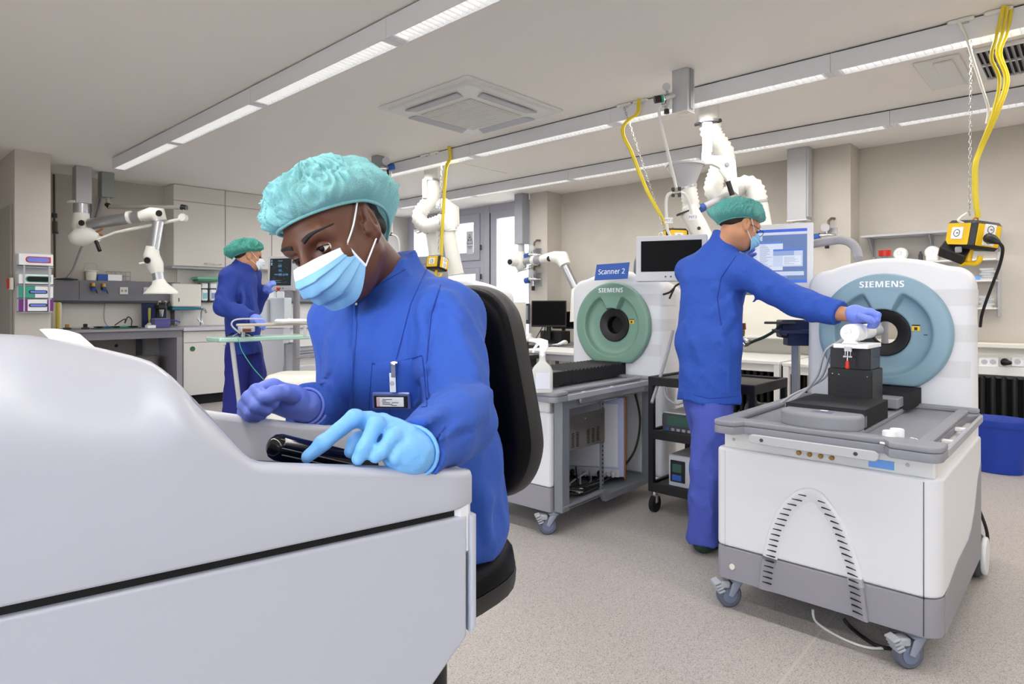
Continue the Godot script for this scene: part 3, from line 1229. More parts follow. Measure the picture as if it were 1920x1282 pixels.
# bouffant cap: thin pleated shell over the head, in head space
func cap_mesh(o: Vector3, hb: Basis, base: Vector3, front_y: float, back_y: float, puff: float, seedv: int, floppy := 0.0) -> MB:
	var b := MB.new()
	b.x = Transform3D(hb, o - base)
	var nz := FastNoiseLite.new()
	nz.seed = seedv
	nz.frequency = 1.0
	nz.fractal_type = FastNoiseLite.FRACTAL_NONE
	var rows := []
	var NA := 288
	var NT := 34
	for i in NT + 1:
		var tt := float(i) / NT
		var row := PackedVector3Array()
		for j in NA:
			var a := TAU * j / NA
			var cz := cos(a)
			var sx := sin(a)
			var ry: float = lerp(back_y, front_y, pow(0.5 + 0.5 * cz, 0.45)) + 0.006 * (1.0 - absf(cz))
			var dir0 := Vector3(sx * 0.083, ry - 0.03, cz * 0.106 - 0.012)
			# puffed crown, larger at the back
			var el: float = lerp(0.0, PI / 2, tt)
			var back: float = 0.5 - 0.5 * cz
			var R := Vector3(0.088 + puff * 0.8 + 0.012 * back, 0.088 + puff, 0.110 + puff * (0.7 + 0.9 * back))
			var pu := Vector3(sx * cos(el) * R.x, 0.035 + sin(el) * R.y + (ry - 0.035) * cos(el) * 0.75, cz * cos(el) * R.z - 0.02 - 0.012 * back)
			var ri := Vector3(sx * 0.0835, ry, cz * 0.104 - 0.012)
			var m := smoothstep(0.0, 0.16, tt)
			var p := ri.lerp(pu, m)
			# gathers running up from the elastic
			var wob := nz.get_noise_2d(a * 1.5 + 7.0, tt * 2.0) * 2.2
			var g := absf(sin(a * 13.0 + wob * 0.8 + nz.get_noise_2d(cz * 2.0, sx * 2.0 + 9.0) * 3.0))
			var g2 := absf(sin(a * 7.0 + wob * 3.5 + 1.3))
			var fold := (1.0 - g) * 0.006 + (1.0 - g2) * 0.010
			var env := smoothstep(0.01, 0.12, tt) * (1.0 - smoothstep(0.6, 1.0, tt))
			p += Vector3(sx, 0.35, cz) * (fold * env)
			p += Vector3(sx, 0.6, cz) * (nz.get_noise_3d(p.x * 14, p.y * 14, p.z * 14) * 0.009 * m)
			p += Vector3(0, -floppy * back * (1.0 - tt) * m, 0)
			row.append(p)
		rows.append(row)
	b.grid(rows, true)
	b.tube(ring_path(front_y, back_y), 0.0032, 8, false)
	return b
func ring_path(front_y: float, back_y: float) -> Array:
	var o := []
	for j in 61:
		var a := TAU * j / 60
		var cz := cos(a)
		var ry: float = lerp(back_y, front_y, pow(0.5 + 0.5 * cz, 0.45)) + 0.006 * (1.0 - absf(cz))
		o.append(Vector3(sin(a) * 0.0845, ry - 0.001, cz * 0.105 - 0.012))
	return o
func mask_mesh(o: Vector3, hb: Basis, base: Vector3, v0: float, v1: float, grow := 0.0) -> MB:
	var b := MB.new()
	b.x = Transform3D(hb, o - base)
	var NU := 40
	var NV := 44
	var front := []
	var back := []
	for i in NV + 1:
		var v: float = lerp(v0, v1, float(i) / NV)
		var row := PackedVector3Array()
		var rb := PackedVector3Array()
		for j in NU + 1:
			var u: float = lerp(-1.0, 1.0, float(j) / NU)
			var au := absf(u)
			# centre line from nose bridge to under the chin
			var cy: float = lerp(-0.012, -0.112, v) + 0.0
			var czv: float = 0.106 + 0.022 * sin(PI * clampf(v * 1.15 + 0.05, 0, 1)) - 0.026 * pow(v, 3.0)
			var sxw: float = lerp(0.057, 0.063, v)
			var syv: float = lerp(-0.018, -0.066, v)
			var szv: float = lerp(0.056, 0.049, v)
			var bl := 1.0 - pow(au, 4.2)
			var ridge: float = exp(-pow(u / 0.28, 2.0)) * (1.0 - v) * 0.006
			var p := Vector3(u * sxw * (1.0 - 0.10 * (1.0 - au)), lerp(syv, cy, bl), lerp(szv, czv, bl) + ridge)
			var nr := Vector3(u * 0.9, -0.1 + 0.0, 0.75).normalized()
			# three pleats folding downwards
			var pl := 0.0
			for q in [0.30, 0.52, 0.74]:
				var dd: float = v - q - 0.035 * (1.0 - au)
				if dd > -0.14 and dd < 0.0: pl = maxf(pl, (dd + 0.14) / 0.14)
			pl *= 0.0035 * (0.25 + 0.75 * smoothstep(0.0, 0.35, 1.0 - au))
			var wr := 0.0012 * sin(u * 9.0 + v * 14.0) * (1.0 - au)
			p += nr * (pl + wr + grow)
			row.append(p)
			rb.append(p - nr * 0.0018)
		front.append(row)
		back.append(rb)
	front.reverse()
	b.grid(front)
	b.grid(back)
	var n := front.size() - 1
	for i in n:
		b.quad(front[i][0], front[i + 1][0], back[n - i - 1][0], back[n - i][0])
		b.quad(front[i + 1][NU], front[i][NU], back[n - i][NU], back[n - i - 1][NU])
	for j in NU:
		b.quad(front[n][j], front[n][j + 1], back[0][j + 1], back[0][j])
		b.quad(front[0][j + 1], front[0][j], back[n][j], back[n][j + 1])
	return b
# strip lying on a field's surface between two lines of sight paths
func on_surface(s: Sdf, pix: Array, lift: float) -> Array:
	var o := []
	for p in pix:
		var u := ray(p[0], p[1]).normalized()
		var h := s.hit(EYE, u)
		o.append(h + s.normal(h) * lift)
	return o
func seam(parent: Node3D, s: Sdf, pix: Array, m: Material, called := "seam", r := 0.0012) -> void:
	var fine := []
	for i in pix.size() - 1:
		for k in 5:
			fine.append([lerpf(pix[i][0], pix[i + 1][0], k / 5.0), lerpf(pix[i][1], pix[i + 1][1], k / 5.0)])
	fine.append(pix[-1])
	rod(parent, called, on_surface(s, fine, 0.0002), r, m, 5)
func patch(parent: Node3D, s: Sdf, q: Array, nu: int, nv: int, lift: float, m: Material, called: String) -> MeshInstance3D:
	var rows := []
	for i in nv + 1:
		var g := float(i) / nv
		var l := []
		for j in nu + 1:
			var f := float(j) / nu
			var a := Vector2(q[0][0], q[0][1]).lerp(Vector2(q[1][0], q[1][1]), f)
			var c := Vector2(q[3][0], q[3][1]).lerp(Vector2(q[2][0], q[2][1]), f)
			var p := c.lerp(a, g)
			l.append([p.x, p.y])
		var up: float = lift if i > 0 and i < nv else lift * 0.2
		var row := PackedVector3Array(on_surface(s, l, up))
		row[0] = on_surface(s, [l[0]], lift * 0.1)[0]
		row[nu] = on_surface(s, [l[nu]], lift * 0.1)[0]
		rows.append(row)
	var b := mb(org(parent))
	b.grid(rows)
	return obj(called, b, m, parent)

func people_materials() -> void:
	if M.has("jacket"): return
	var j := mat("jacket", "2a55b4", 0.8)
	j.rim_enabled = true; j.rim = 0.3; j.rim_tint = 0.6
	cloth(j, 2.6, 0.85)
	var j2 := mat("jacket_worn", "2650b0", 0.8)
	cloth(j2, 2.2, 0.9)
	var tr := mat("trousers", "4656b0", 0.85)
	cloth(tr, 2.2, 0.9)
	var tr2 := mat("trousers_navy", "20267c", 0.85)
	cloth(tr2, 3.0, 0.4)
	mat("seam_blue", "1c3f97", 0.8)
	var sk := mat("skin_dark", "613a29", 0.45)
	sk.subsurf_scatter_enabled = true; sk.subsurf_scatter_strength = 0.08
	var s2 := mat("skin_tan", "c08a68", 0.5)
	s2.subsurf_scatter_enabled = true; s2.subsurf_scatter_strength = 0.1
	mat("hair_black", "14100f", 0.6)
	mat("hair_brown", "2c1d14", 0.65)
	var cp := mat("cap_teal", "ffffff", 0.75)
	cp.albedo_texture = noise_tex(0.11, [[0.0, "7cc6cd"], [0.5, "98dade"], [1.0, "bdeef0"]], 512, 3, FastNoiseLite.TYPE_SIMPLEX)
	cp.albedo_color = Color(1, 1, 1, 0.86)
	cp.transparency = BaseMaterial3D.TRANSPARENCY_ALPHA
	triplanar(cp, 5.0)
	cp.backlight_enabled = true; cp.backlight = Color(0.35, 0.55, 0.55)
	var c2 := mat("cap_green", "ffffff", 0.75)
	c2.albedo_texture = noise_tex(0.11, [[0.0, "38897d"], [0.5, "449c90"], [1.0, "6cbcae"]], 256, 4, FastNoiseLite.TYPE_SIMPLEX)
	c2.albedo_color = Color(1, 1, 1, 0.88)
	c2.transparency = BaseMaterial3D.TRANSPARENCY_ALPHA
	triplanar(c2, 5.0)
	var c3 := mat("cap_green_pale", "ffffff", 0.75)
	c3.albedo_texture = noise_tex(0.11, [[0.0, "4a9c98"], [0.5, "5cb0aa"], [1.0, "8fd0c8"]], 256, 4, FastNoiseLite.TYPE_SIMPLEX)
	c3.albedo_color = Color(1, 1, 1, 0.74)
	c3.transparency = BaseMaterial3D.TRANSPARENCY_ALPHA
	triplanar(c3, 5.0)
	var j3 := mat("jacket_deep", "21398f", 0.85)
	cloth(j3, 3.0, 0.35)
	mat("mask_blue", "8cc4ee", 0.8)
	mat("mask_white", "e4ecf8", 0.8)
	mat("strap_white", "eef2fa", 0.7)
	var g := mat("glove_sky", "74b4ee", 0.42)
	g.normal_enabled = true
	g.normal_texture = noise_tex(0.025, [], 512, 3, FastNoiseLite.TYPE_SIMPLEX_SMOOTH, 2.0)
	g.normal_scale = 0.3
	triplanar(g, 14.0)
	var g2 := mat("glove_violet", "7389e6", 0.42)
	g2.normal_enabled = true
	g2.normal_texture = g.normal_texture
	g2.normal_scale = 0.3
	triplanar(g2, 14.0)
	mat("eye_white", "e9e4dd", 0.2)
	mat("eye_dark", "160c08", 0.1)
	mat("clog_green", "173a26", 0.5)

# ---------------------------------------------------------------- the seated woman
func build_woman() -> void:
	people_materials()
	var base := lc(-0.18, 0.755, 1.35)
	var t := thing("person", "seated person in blue jacket, turquoise cap and mask touching the machine", "person", base)
	var fb := vd(-0.574, 0, -0.82)
	var lv := vd(0.82, 0, -0.574)
	var RS := lc(-0.368, 1.222, 1.36)
	var LS := lc(-0.120, 1.226, 1.18)
	var LE := at(866, 788, 1.02)
	var LW := at(779, 843, 0.845)
	var RE := lc(-0.3616, 0.996, 1.38)
	var RW := at(580, 764, 1.14)
	# jacket
	var s := Sdf.new()
	s.bone(lc(-0.238, 1.16, 1.275), lc(-0.205, 0.95, 1.32), 0.115, 0.112, 0.05, lv, 1.32)
	s.bone(lc(-0.205, 0.95, 1.32), lc(-0.18, 0.83, 1.36), 0.112, 0.128, 0.05, lv, 1.3)
	s.bone(RS, LS, 0.05, 0.05, 0.07)
	s.bone(RS.lerp(LS, 0.3) + Vector3.UP * 0.01, RS.lerp(LS, 0.7) + Vector3.UP * 0.02, 0.06, 0.06, 0.06)
	s.bone(lc(-0.27, 1.12, 1.20), lc(-0.19, 1.12, 1.20), 0.06, 0.06, 0.06)
	s.bone(LS, LE, 0.058, 0.055, 0.04)
	s.bone(LE, LW, 0.055, 0.043, 0.02, Vector3.ZERO, 1.0, 1)
	s.bone(RS, RE, 0.058, 0.052, 0.04)
	s.bone(RE, RW, 0.052, 0.042, 0.02, Vector3.ZERO, 1.0, 1)
	s.bone(lc(-0.12, 0.95, 1.28), lc(-0.10, 0.80, 1.265), 0.088, 0.082, 0.05)
	# stand collar
	s.bone(lc(-0.232, 1.235, 1.285), lc(-0.262, 1.332, 1.262), 0.072, 0.069, 0.035, Vector3.ZERO, 1.0, 1)
	# sleeve folds
	var fold := func(a: Array, b2: Array, r: float, k: float) -> void:
		var h := on_surface(s, [a, b2], -r * 0.12)
		s.bone(h[0], h[1], r, r * 0.25, k)
	fold.call([868, 745], [800, 790], 0.012, 0.022)
	fold.call([905, 770], [830, 812], 0.011, 0.02)
	fold.call([915, 735], [858, 770], 0.012, 0.02)
	fold.call([812, 560], [858, 600], 0.012, 0.03)
	fold.call([800, 590], [815, 650], 0.010, 0.025)
	fold.call([835, 560], [893, 700], 0.012, 0.03)
	fold.call([700, 590], [650, 620], 0.008, 0.02)
	fold.call([630, 640], [645, 760], 0.009, 0.02)
	fold.call([905, 940], [915, 1010], 0.012, 0.03)
	var crease := func(a: Array, b2: Array, r: float) -> void:
		var h := on_surface(s, [a, b2], 0.002)
		s.dent(h[0], h[1], r, r * 0.5, 0.012)
	crease.call([670, 566], [664, 650], 0.004)
	crease.call([664, 650], [657, 778], 0.004)
	crease.call([850, 790], [800, 815], 0.006)
	crease.call([890, 800], [840, 835], 0.006)
	crease.call([808, 590], [800, 700], 0.008)
	crease.call([800, 700], [803, 760], 0.007)
	crease.call([858, 590], [820, 575], 0.005)
	s.noise = FastNoiseLite.new()
	s.noise.seed = 3
	s.noise.frequency = 1.0
	s.noise.fractal_octaves = 2
	s.noise.fractal_type = FastNoiseLite.FRACTAL_RIDGED
	s.amp = 0.008
	s.nsc = Vector3(5.5, 3.4, 5.5)
	var b := mb(base)
	s.mesh(0.0065, b)
	var jk := obj("jacket", b, M["jacket"], t)
	var sb: Material = M["seam_blue"]
	seam(jk, s, [[800, 505], [770, 570], [752, 640], [738, 690]], sb)
	seam(jk, s, [[826, 535], [808, 590], [800, 680], [803, 748]], sb, "seam", 0.0015)
	seam(jk, s, [[738, 700], [730, 780]], sb, "seam", 0.0008)
	seam(jk, s, [[835, 800], [810, 835]], sb)
	seam(jk, s, [[760, 505], [700, 540], [672, 570]], sb, "seam", 0.0009)
	patch(jk, s, [[672, 560], [664, 556], [655, 775], [659, 775]], 3, 20, 0.004, M["jacket"], "placket")
	patch(jk, s, [[610, 585], [664, 560], [658, 778], [596, 778]], 8, 20, 0.003, M["jacket"], "front_overlap")
	patch(jk, s, [[698, 680], [791, 668], [800, 762], [692, 768]], 12, 10, 0.0035, M["jacket"], "pocket")
	seam(jk, s, [[698, 681], [694, 730], [692, 767]], sb, "pocket_seam", 0.0011)
	seam(jk, s, [[792, 669], [797, 720], [800, 762]], sb, "pocket_seam", 0.0011)
	seam(jk, s, [[698, 680], [720, 690], [745, 678], [791, 667]], sb, "pocket_seam", 0.0016)
	seam(jk, s, [[668, 566], [664, 640], [660, 700], [657, 776]], sb, "placket_edge", 0.0018)
	seam(jk, s, [[698, 692], [730, 689], [792, 680]], sb, "pocket_seam", 0.0008)
	for q in [[671, 571]]:
		var h: Vector3 = on_surface(s, [q], 0.003)[0]
		disc(jk, "snap", h, s.normal(h), 0.003, 0.002, M["alu"], 10)
	# trousers
	var tr := Sdf.new()
	tr.bone(lc(-0.12, 0.80, 1.27), lc(-0.25, 0.62, 1.03), 0.078, 0.06, 0.03)
	tr.bone(lc(-0.25, 0.62, 1.03), lc(-0.24, 0.22, 1.08), 0.058, 0.045, 0.02)
	tr.bone(lc(-0.27, 0.80, 1.37), lc(-0.40, 0.62, 1.15), 0.078, 0.06, 0.03)
	tr.bone(lc(-0.40, 0.62, 1.15), lc(-0.39, 0.22, 1.18), 0.058, 0.045, 0.02)
	b = mb(base); tr.mesh(0.012, b)
	obj("trousers", b, M["trousers"], t)
	for q in [lc(-0.25, 0.19, 1.05), lc(-0.40, 0.19, 1.15)]:
		var cs := Sdf.new()
		cs.bone(q, q + fb * 0.14 + Vector3.UP * -0.02, 0.042, 0.04, 0.02)
		cs.plane(q + Vector3.DOWN * 0.05, Vector3.DOWN)
		b = mb(base); cs.mesh(0.01, b)
		obj("shoe", b, M["clog_green"], t)
	# head
	var hb := Basis(vd(0.810, 0.310, -0.499), vd(-0.470, 0.852, -0.234), vd(-0.353, -0.423, -0.835)).orthonormalized()
	var ho := lc(-0.3196, 1.375, 1.156)
	var hs := head_sdf(true)
	var nk := hb.transposed() * (lc(-0.248, 1.29, 1.275) - ho)
	hs.bone(Vector3(0, -0.045, -0.035), nk, 0.05, 0.056, 0.03)
	b = MB.new()
	b.x = Transform3D(hb, ho - base)
	hs.mesh(0.0034, b)
	var head := obj("body", b, M["skin_dark"], t)
	head.set_meta("label", "dark brown skin of head and neck")
	# eyes
	for sx in [1.0, -1.0]:
		var ec := Vector3(sx * 0.0320, -0.003, 0.0755)
		b = MB.new(); b.x = Transform3D(hb, ho - base)
		var rws := []
		for i in 13:
			var el: float = lerp(-PI / 2, PI / 2, i / 12.0)
			var row := PackedVector3Array()
			for j in 20:
				var an := TAU * j / 20
				row.append(ec + Vector3(cos(an) * cos(el), sin(el), -sin(an) * cos(el)) * 0.0128)
			rws.append(row)
		b.grid(rws, true)
		var ey := obj("eye", b, M["eye_white"], t)
		b = MB.new(); b.x = Transform3D(hb, ho - base)
		var gz := Vector3(0.02, 0.03, 1.0).normalized()
		var fx := frame_at(ec, gz)
		var rw3 := []
		for i in 5:
			var th: float = lerp(0.0, 0.54, i / 4.0)
			var row := PackedVector3Array()
			for j in 16:
				var an := TAU * j / 16
				row.append(fx * (Vector3(sin(th) * cos(an), sin(th) * sin(an), cos(th)) * 0.0131))
			rw3.append(row)
		rw3.reverse()
		b.grid(rw3, true)
		obj("iris", b, M["eye_dark"], ey)
		# lids
		for lid in 2:
			b = MB.new(); b.x = Transform3D(hb, ho - base)
			var rl := []
			for i in 6:
				var row := PackedVector3Array()
				for j in 15:
					var az2: float = lerp(-1.25, 1.25, j / 14.0)
					var open: float = cos(az2 * 1.15)
					var e0: float = (0.36 * open - 0.07) if lid == 0 else (-0.40 * open - 0.10)
					var e1: float = 1.35 if lid == 0 else -1.35
					var el: float = lerp(e0, e1, i / 5.0)
					var rr2: float = 0.0139 + 0.001 * (1.0 - i / 5.0) if lid == 0 else 0.0137
					row.append(ec + Vector3(sin(az2) * cos(el), sin(el), cos(az2) * cos(el)) * rr2)
				rl.append(row)
			if lid == 1: rl.reverse()
			b.grid(rl)
			obj("eyelid", b, M["skin_dark"], ey)
		b = MB.new(); b.x = Transform3D(hb, ho - base)
		var lash := []
		for j in 15:
			var az2: float = lerp(-1.2, 1.25, j / 14.0)
			var el: float = 0.36 * cos(az2 * 1.15) - 0.06
			lash.append(ec + Vector3(sin(az2) * cos(el), sin(el), cos(az2) * cos(el)) * 0.0152)
		b.tube(lash, 0.0009, 5)
		obj("lashes", b, M["hair_black"], ey)
		# brow
		b = MB.new(); b.x = Transform3D(hb, ho - base)
		var br := []
		var rad := []
		for j in 11:
			var f := j / 10.0
			var px: float = sx * lerp(0.014, 0.058, f)
			var py: float = 0.0205 + 0.0055 * sin(f * 2.6)
			var h := hs.hit(Vector3(px, py, 0.2), Vector3(0, 0, -1))
			br.append(h + Vector3(0, 0, 0.0004)); rad.append(lerp(0.0042, 0.0012, pow(f, 1.6)))
		b.tube(br, rad, 6, true, 0.35)
		obj("eyebrow", b, M["hair_black"], t)
	# hair under the cap
	var hr := Sdf.new()
	hr.ell(Vector3(0, 0.052, -0.020), Vector3(0.0775, 0.086, 0.098), Basis.IDENTITY, 0.03)
	hr.bone(Vector3(0.03, -0.02, -0.074), Vector3(-0.03, -0.02, -0.074), 0.02, 0.02, 0.03)
	b = MB.new(); b.x = Transform3D(hb, ho - base)
	hr.mesh(0.006, b)
	obj("hair", b, M["hair_black"], t)
	var cp := obj("cap", cap_mesh(ho, hb, base, 0.060, -0.055, 0.017, 5, 0.008), M["cap_teal"], t)
	cp.set_meta("label", "turquoise pleated bouffant cap")
	var mk := obj("face_mask", mask_mesh(ho, hb, base, 0.17, 1.0), M["mask_blue"], t)
	obj("mask_border", mask_mesh(ho, hb, base, 0.0, 0.185, 0.0006), M["mask_white"], mk)
	for sx in [1.0, -1.0]:
		for q in [[Vector3(sx * 0.058, -0.018, 0.056), Vector3(sx * 0.072, 0.006, 0.030), Vector3(sx * 0.080, 0.036, 0.0)], [Vector3(sx * 0.064, -0.065, 0.049), Vector3(sx * 0.074, -0.046, 0.022), Vector3(sx * 0.081, -0.028, -0.006)]]:
			b = MB.new(); b.x = Transform3D(hb, ho - base)
			b.tube(MB.smooth_path(q, 4), 0.0016, 6)
			obj("strap", b, M["strap_white"], mk)
		b = MB.new(); b.x = Transform3D(hb, ho - base)
		b.tube([Vector3(sx * 0.058, -0.017, 0.056), Vector3(sx * 0.061, -0.042, 0.0535), Vector3(sx * 0.064, -0.066, 0.049)], 0.0024, 6)
		obj("side_binding", b, M["mask_white"], mk)
	# left glove on the rim
	var g := Sdf.new()
	var wr := at(776, 846, 0.842)
	var wr2 := at(768, 842, 0.838)
	var mi := at(690, 790, 0.852)
	var mm := at(716, 795, 0.842)
	var mr := at(741, 812, 0.838)
	var ml := at(756, 832, 0.836)
	g.bone(wr, wr2, 0.031, 0.03, 0.02)
	for q in [mi, mm, mr, ml]: g.bone(at(758, 842, 0.842), q, 0.02, 0.0125, 0.02)
	finger(g, [mi, at(664, 783, 0.832), at(606, 830, 0.812), at(577, 856, 0.808)], 0.0125, 0.0085)
	finger(g, [mm, at(705, 795, 0.818), at(684, 838, 0.802), at(671, 860, 0.800)], 0.0118, 0.0085)
	finger(g, [mr, at(737, 818, 0.815), at(716, 845, 0.805), at(705, 857, 0.804)], 0.0112, 0.0082)
	finger(g, [ml, at(755, 842, 0.818), at(742, 858, 0.812)], 0.0108, 0.009)
	finger(g, [at(745, 845, 0.855), at(700, 822, 0.862), at(668, 826, 0.85), at(658, 846, 0.842)], 0.0125, 0.0095)
	g.noise = FastNoiseLite.new(); g.noise.frequency = 1.0; g.amp = 0.0012; g.nsc = Vector3(60, 60, 60)
	b = mb(base); g.mesh(0.003, b)
	var gl := obj("glove", b, M["glove_sky"], t)
	gl.set_meta("label", "light blue glove with pointing index finger")
	rod(gl, "cuff", MB.smooth_path(ring_round(wr, (LW - LE), 0.034), 1), 0.0028, M["glove_sky"], 7)
	# right glove, loose fist on the far rim
	g = Sdf.new()
	var w2 := at(573, 762, 1.135)
	var fx2 := at(552, 757, 1.12)
	g.bone(w2, fx2, 0.029, 0.027, 0.02)
	var kn := [at(513, 724, 1.085), at(497, 730, 1.072), at(484, 742, 1.07), at(476, 755, 1.076)]
	for q in kn: g.bone(at(545, 751, 1.112), q, 0.022, 0.0135, 0.014)
	finger(g, [kn[0], at(481, 732, 1.046), at(494, 747, 1.030), at(512, 756, 1.045)], 0.0125, 0.0100, 0.004)
	finger(g, [kn[1], at(467, 745, 1.042), at(481, 761, 1.028), at(500, 768, 1.040)], 0.0122, 0.0100, 0.004)
	finger(g, [kn[2], at(458, 759, 1.046), at(471, 773, 1.035), at(490, 777, 1.045)], 0.0116, 0.0095, 0.004)
	finger(g, [kn[3], at(457, 771, 1.058), at(468, 780, 1.050), at(482, 782, 1.055)], 0.0106, 0.0088, 0.004)
	finger(g, [at(548, 742, 1.085), at(532, 735, 1.058), at(515, 737, 1.038), at(503, 744, 1.026)], 0.0138, 0.0108, 0.005)
	g.noise = FastNoiseLite.new(); g.noise.frequency = 1.0; g.amp = 0.0010; g.nsc = Vector3(45, 45, 45)
	b = mb(base); g.mesh(0.0032, b)
	gl = obj("glove", b, M["glove_violet"], t)
	gl.set_meta("label", "violet blue glove closed into a loose fist")
	for k in 2:
		rod(gl, "cuff", ring_round(w2 + (RW - fx2).normalized() * 0.008 * k, (RW - RE), 0.0325 + 0.001 * k), 0.003, M["glove_violet"], 7)
	# badge on the pocket
	var bt := thing("name_badge", "clip-on name badge hanging from the seated person's pocket", "badge", s.hit(EYE, ray(736, 748).normalized()))
	var nrm := (s.normal(bt.position) * 0.6 + (EYE - bt.position).normalized() * 0.6).normalized()
	var bp := bt.position + nrm * 0.009
	var bf := frame_at(bp, nrm)
	var sc := 1.24 / FOC
	obox(bt, "holder", bf, Vector3(66 * sc, 30 * sc, 0.006), mat("holder_clear", "5b6fae", 0.15), 0.0025)
	obox(bt, "insert", bf * Transform3D(Basis.IDENTITY, Vector3(0, -0.001, 0.0035)), Vector3(58 * sc, 22 * sc, 0.002), M["black_plastic"], 0.0008)
	obox(bt, "label_card", bf * Transform3D(Basis.IDENTITY, Vector3(-0.001, -0.001, 0.0048)), Vector3(47 * sc, 17 * sc, 0.0012), M["print_white"], 0.0005)
	obox(bt, "pink_stripe", bf * Transform3D(Basis.IDENTITY, Vector3(-0.022, -0.001, 0.0056)), Vector3(5 * sc, 16 * sc, 0.0008), mat("pink", "e8b8bc", 0.6), 0.0002)
	b = MB.new()
	b.x = Transform3D(Basis.IDENTITY, -bt.position) * bf
	for q in [[-0.006, 0.005, 0.018], [-0.012, 0.002, 0.008], [-0.008, -0.001, 0.014], [0.008, -0.001, 0.012], [-0.006, -0.004, 0.018], [0.006, -0.006, 0.010]]:
		b.box(Vector3(q[0], q[1] - 0.001, 0.0056), Vector3(q[2], 0.0011, 0.0005))
	obj("print_lines", b, M["dark_grey"], bt)
	obox(bt, "strap", Transform3D(bf.basis, s.hit(EYE, ray(738, 715).normalized()) + nrm * 0.007), Vector3(11 * sc, 34 * sc, 0.0015), M["strap_white"], 0.0005)
	disc(bt, "snap", s.hit(EYE, ray(737, 716).normalized()) + nrm * 0.0075, nrm, 0.0042, 0.0015, M["light_grey"], 14)
	obox(bt, "clip", Transform3D(bf.basis, s.hit(EYE, ray(740, 692).normalized()) + nrm * 0.008), Vector3(10 * sc, 26 * sc, 0.006), M["chrome"], 0.0015)
	obox(bt, "clip_jaw", Transform3D(bf.basis, s.hit(EYE, ray(741, 679).normalized()) + nrm * 0.006), Vector3(14 * sc, 6 * sc, 0.008), M["chrome"], 0.0015)
func ring_round(c: Vector3, axis: Vector3, r: float) -> Array:
	var f := frame_at(c, axis)
	var o := []
	for k in 25:
		var a := TAU * k / 24
		o.append(f * (Vector3(cos(a), sin(a), 0) * r))
	return o

# ---------------------------------------------------------------- scanners
func plan(y := 0.0) -> Transform3D:
	return Transform3D(Basis(Vector3.RIGHT, Vector3.FORWARD, Vector3.UP), Vector3(0, y, 0))
func pz(a: Array) -> PackedVector2Array:
	var o := PackedVector2Array()
	for i in range(0, a.size(), 2): o.append(Vector2(a[i], -a[i + 1]))
	return o
func lbox(parent: Node3D, called: String, a: Vector3, b: Vector3, m: Material, bev := 0.003) -> MeshInstance3D:
	var g := MB.new()
	g.span(a, b, bev)
	return obj(called, g, m, parent)
func text(parent: Node3D, called: String, words: String, size: float, xf: Transform3D, m: Material, depth := 0.002, bold := false) -> MeshInstance3D:
	var f := SystemFont.new()
	f.font_names = PackedStringArray(["Droid Sans"])
	f.font_weight = 700 if bold else 400
	var tm := TextMesh.new()
	tm.text = words
	tm.font = f
	tm.font_size = 64
	tm.pixel_size = size / 64.0
	tm.depth = depth
	var o := MeshInstance3D.new()
	o.name = called
	o.mesh = tm
	o.material_override = m
	parent.add_child(o, true)
	o.transform = xf
	return o
func caster(parent: Node3D, p: Vector3, turn: float, pedal: bool) -> void:
	var x := Transform3D(Basis(Vector3.UP, deg_to_rad(turn)), p)
	var b := MB.new(); b.x = x
	b.cyl(Vector3(0, 0.105, -0.012), Vector3(0, 0.135, -0.012), 0.022)
	b.x = x * Transform3D(Basis(Vector3.UP, PI / 2), Vector3(-0.02, 0, 0))
	b.x = x
	for s in [-1, 1]:
		var g := [Vector3(s * 0.021, 0.115, -0.02), Vector3(s * 0.023, 0.09, 0.0), Vector3(s * 0.023, 0.05, 0.02)]
		b.tube(g, [0.016, 0.018, 0.012], 8, true, 0.3, Vector3(0, 0, 1))
	b.box(Vector3(0, 0.112, -0.012), Vector3(0.055, 0.014, 0.06), 0.006)
	var c := obj("caster", b, mat("caster_grey", "8d93a2", 0.5), parent)
	b = MB.new(); b.x = x
	var w := Vector3(0, 0.05, 0.02)
	b.tube([w - Vector3(0.016, 0, 0), w - Vector3(0.012, 0, 0), w + Vector3(0.012, 0, 0), w + Vector3(0.016, 0, 0)], [0.044, 0.05, 0.05, 0.044], 28)
	var wh := obj("wheel", b, mat("wheel_grey", "5d6373", 0.5), c)
	b = MB.new(); b.x = x
	b.cyl(w - Vector3(0.0185, 0, 0), w + Vector3(0.0185, 0, 0), 0.03, -1.0, 24)
	obj("hub", b, mat("hub_blue", "6e7790", 0.4), c)
	if pedal:
		b = MB.new()
		for k in 4:
			b.x = x * Transform3D(Basis(Vector3.RIGHT, 0.35), Vector3(0, 0.075 - 0.012 * k + 0.03, 0.075 - 0.006 * k))
			b.box(Vector3(0, 0, 0), Vector3(0.052, 0.010, 0.03), 0.003)
		b.x = x
		b.box(Vector3(0, 0.095, 0.045), Vector3(0.045, 0.03, 0.05), 0.006)
		obj("brake_pedal", b, mat("pedal_grey", "a5a8b0", 0.5), c)

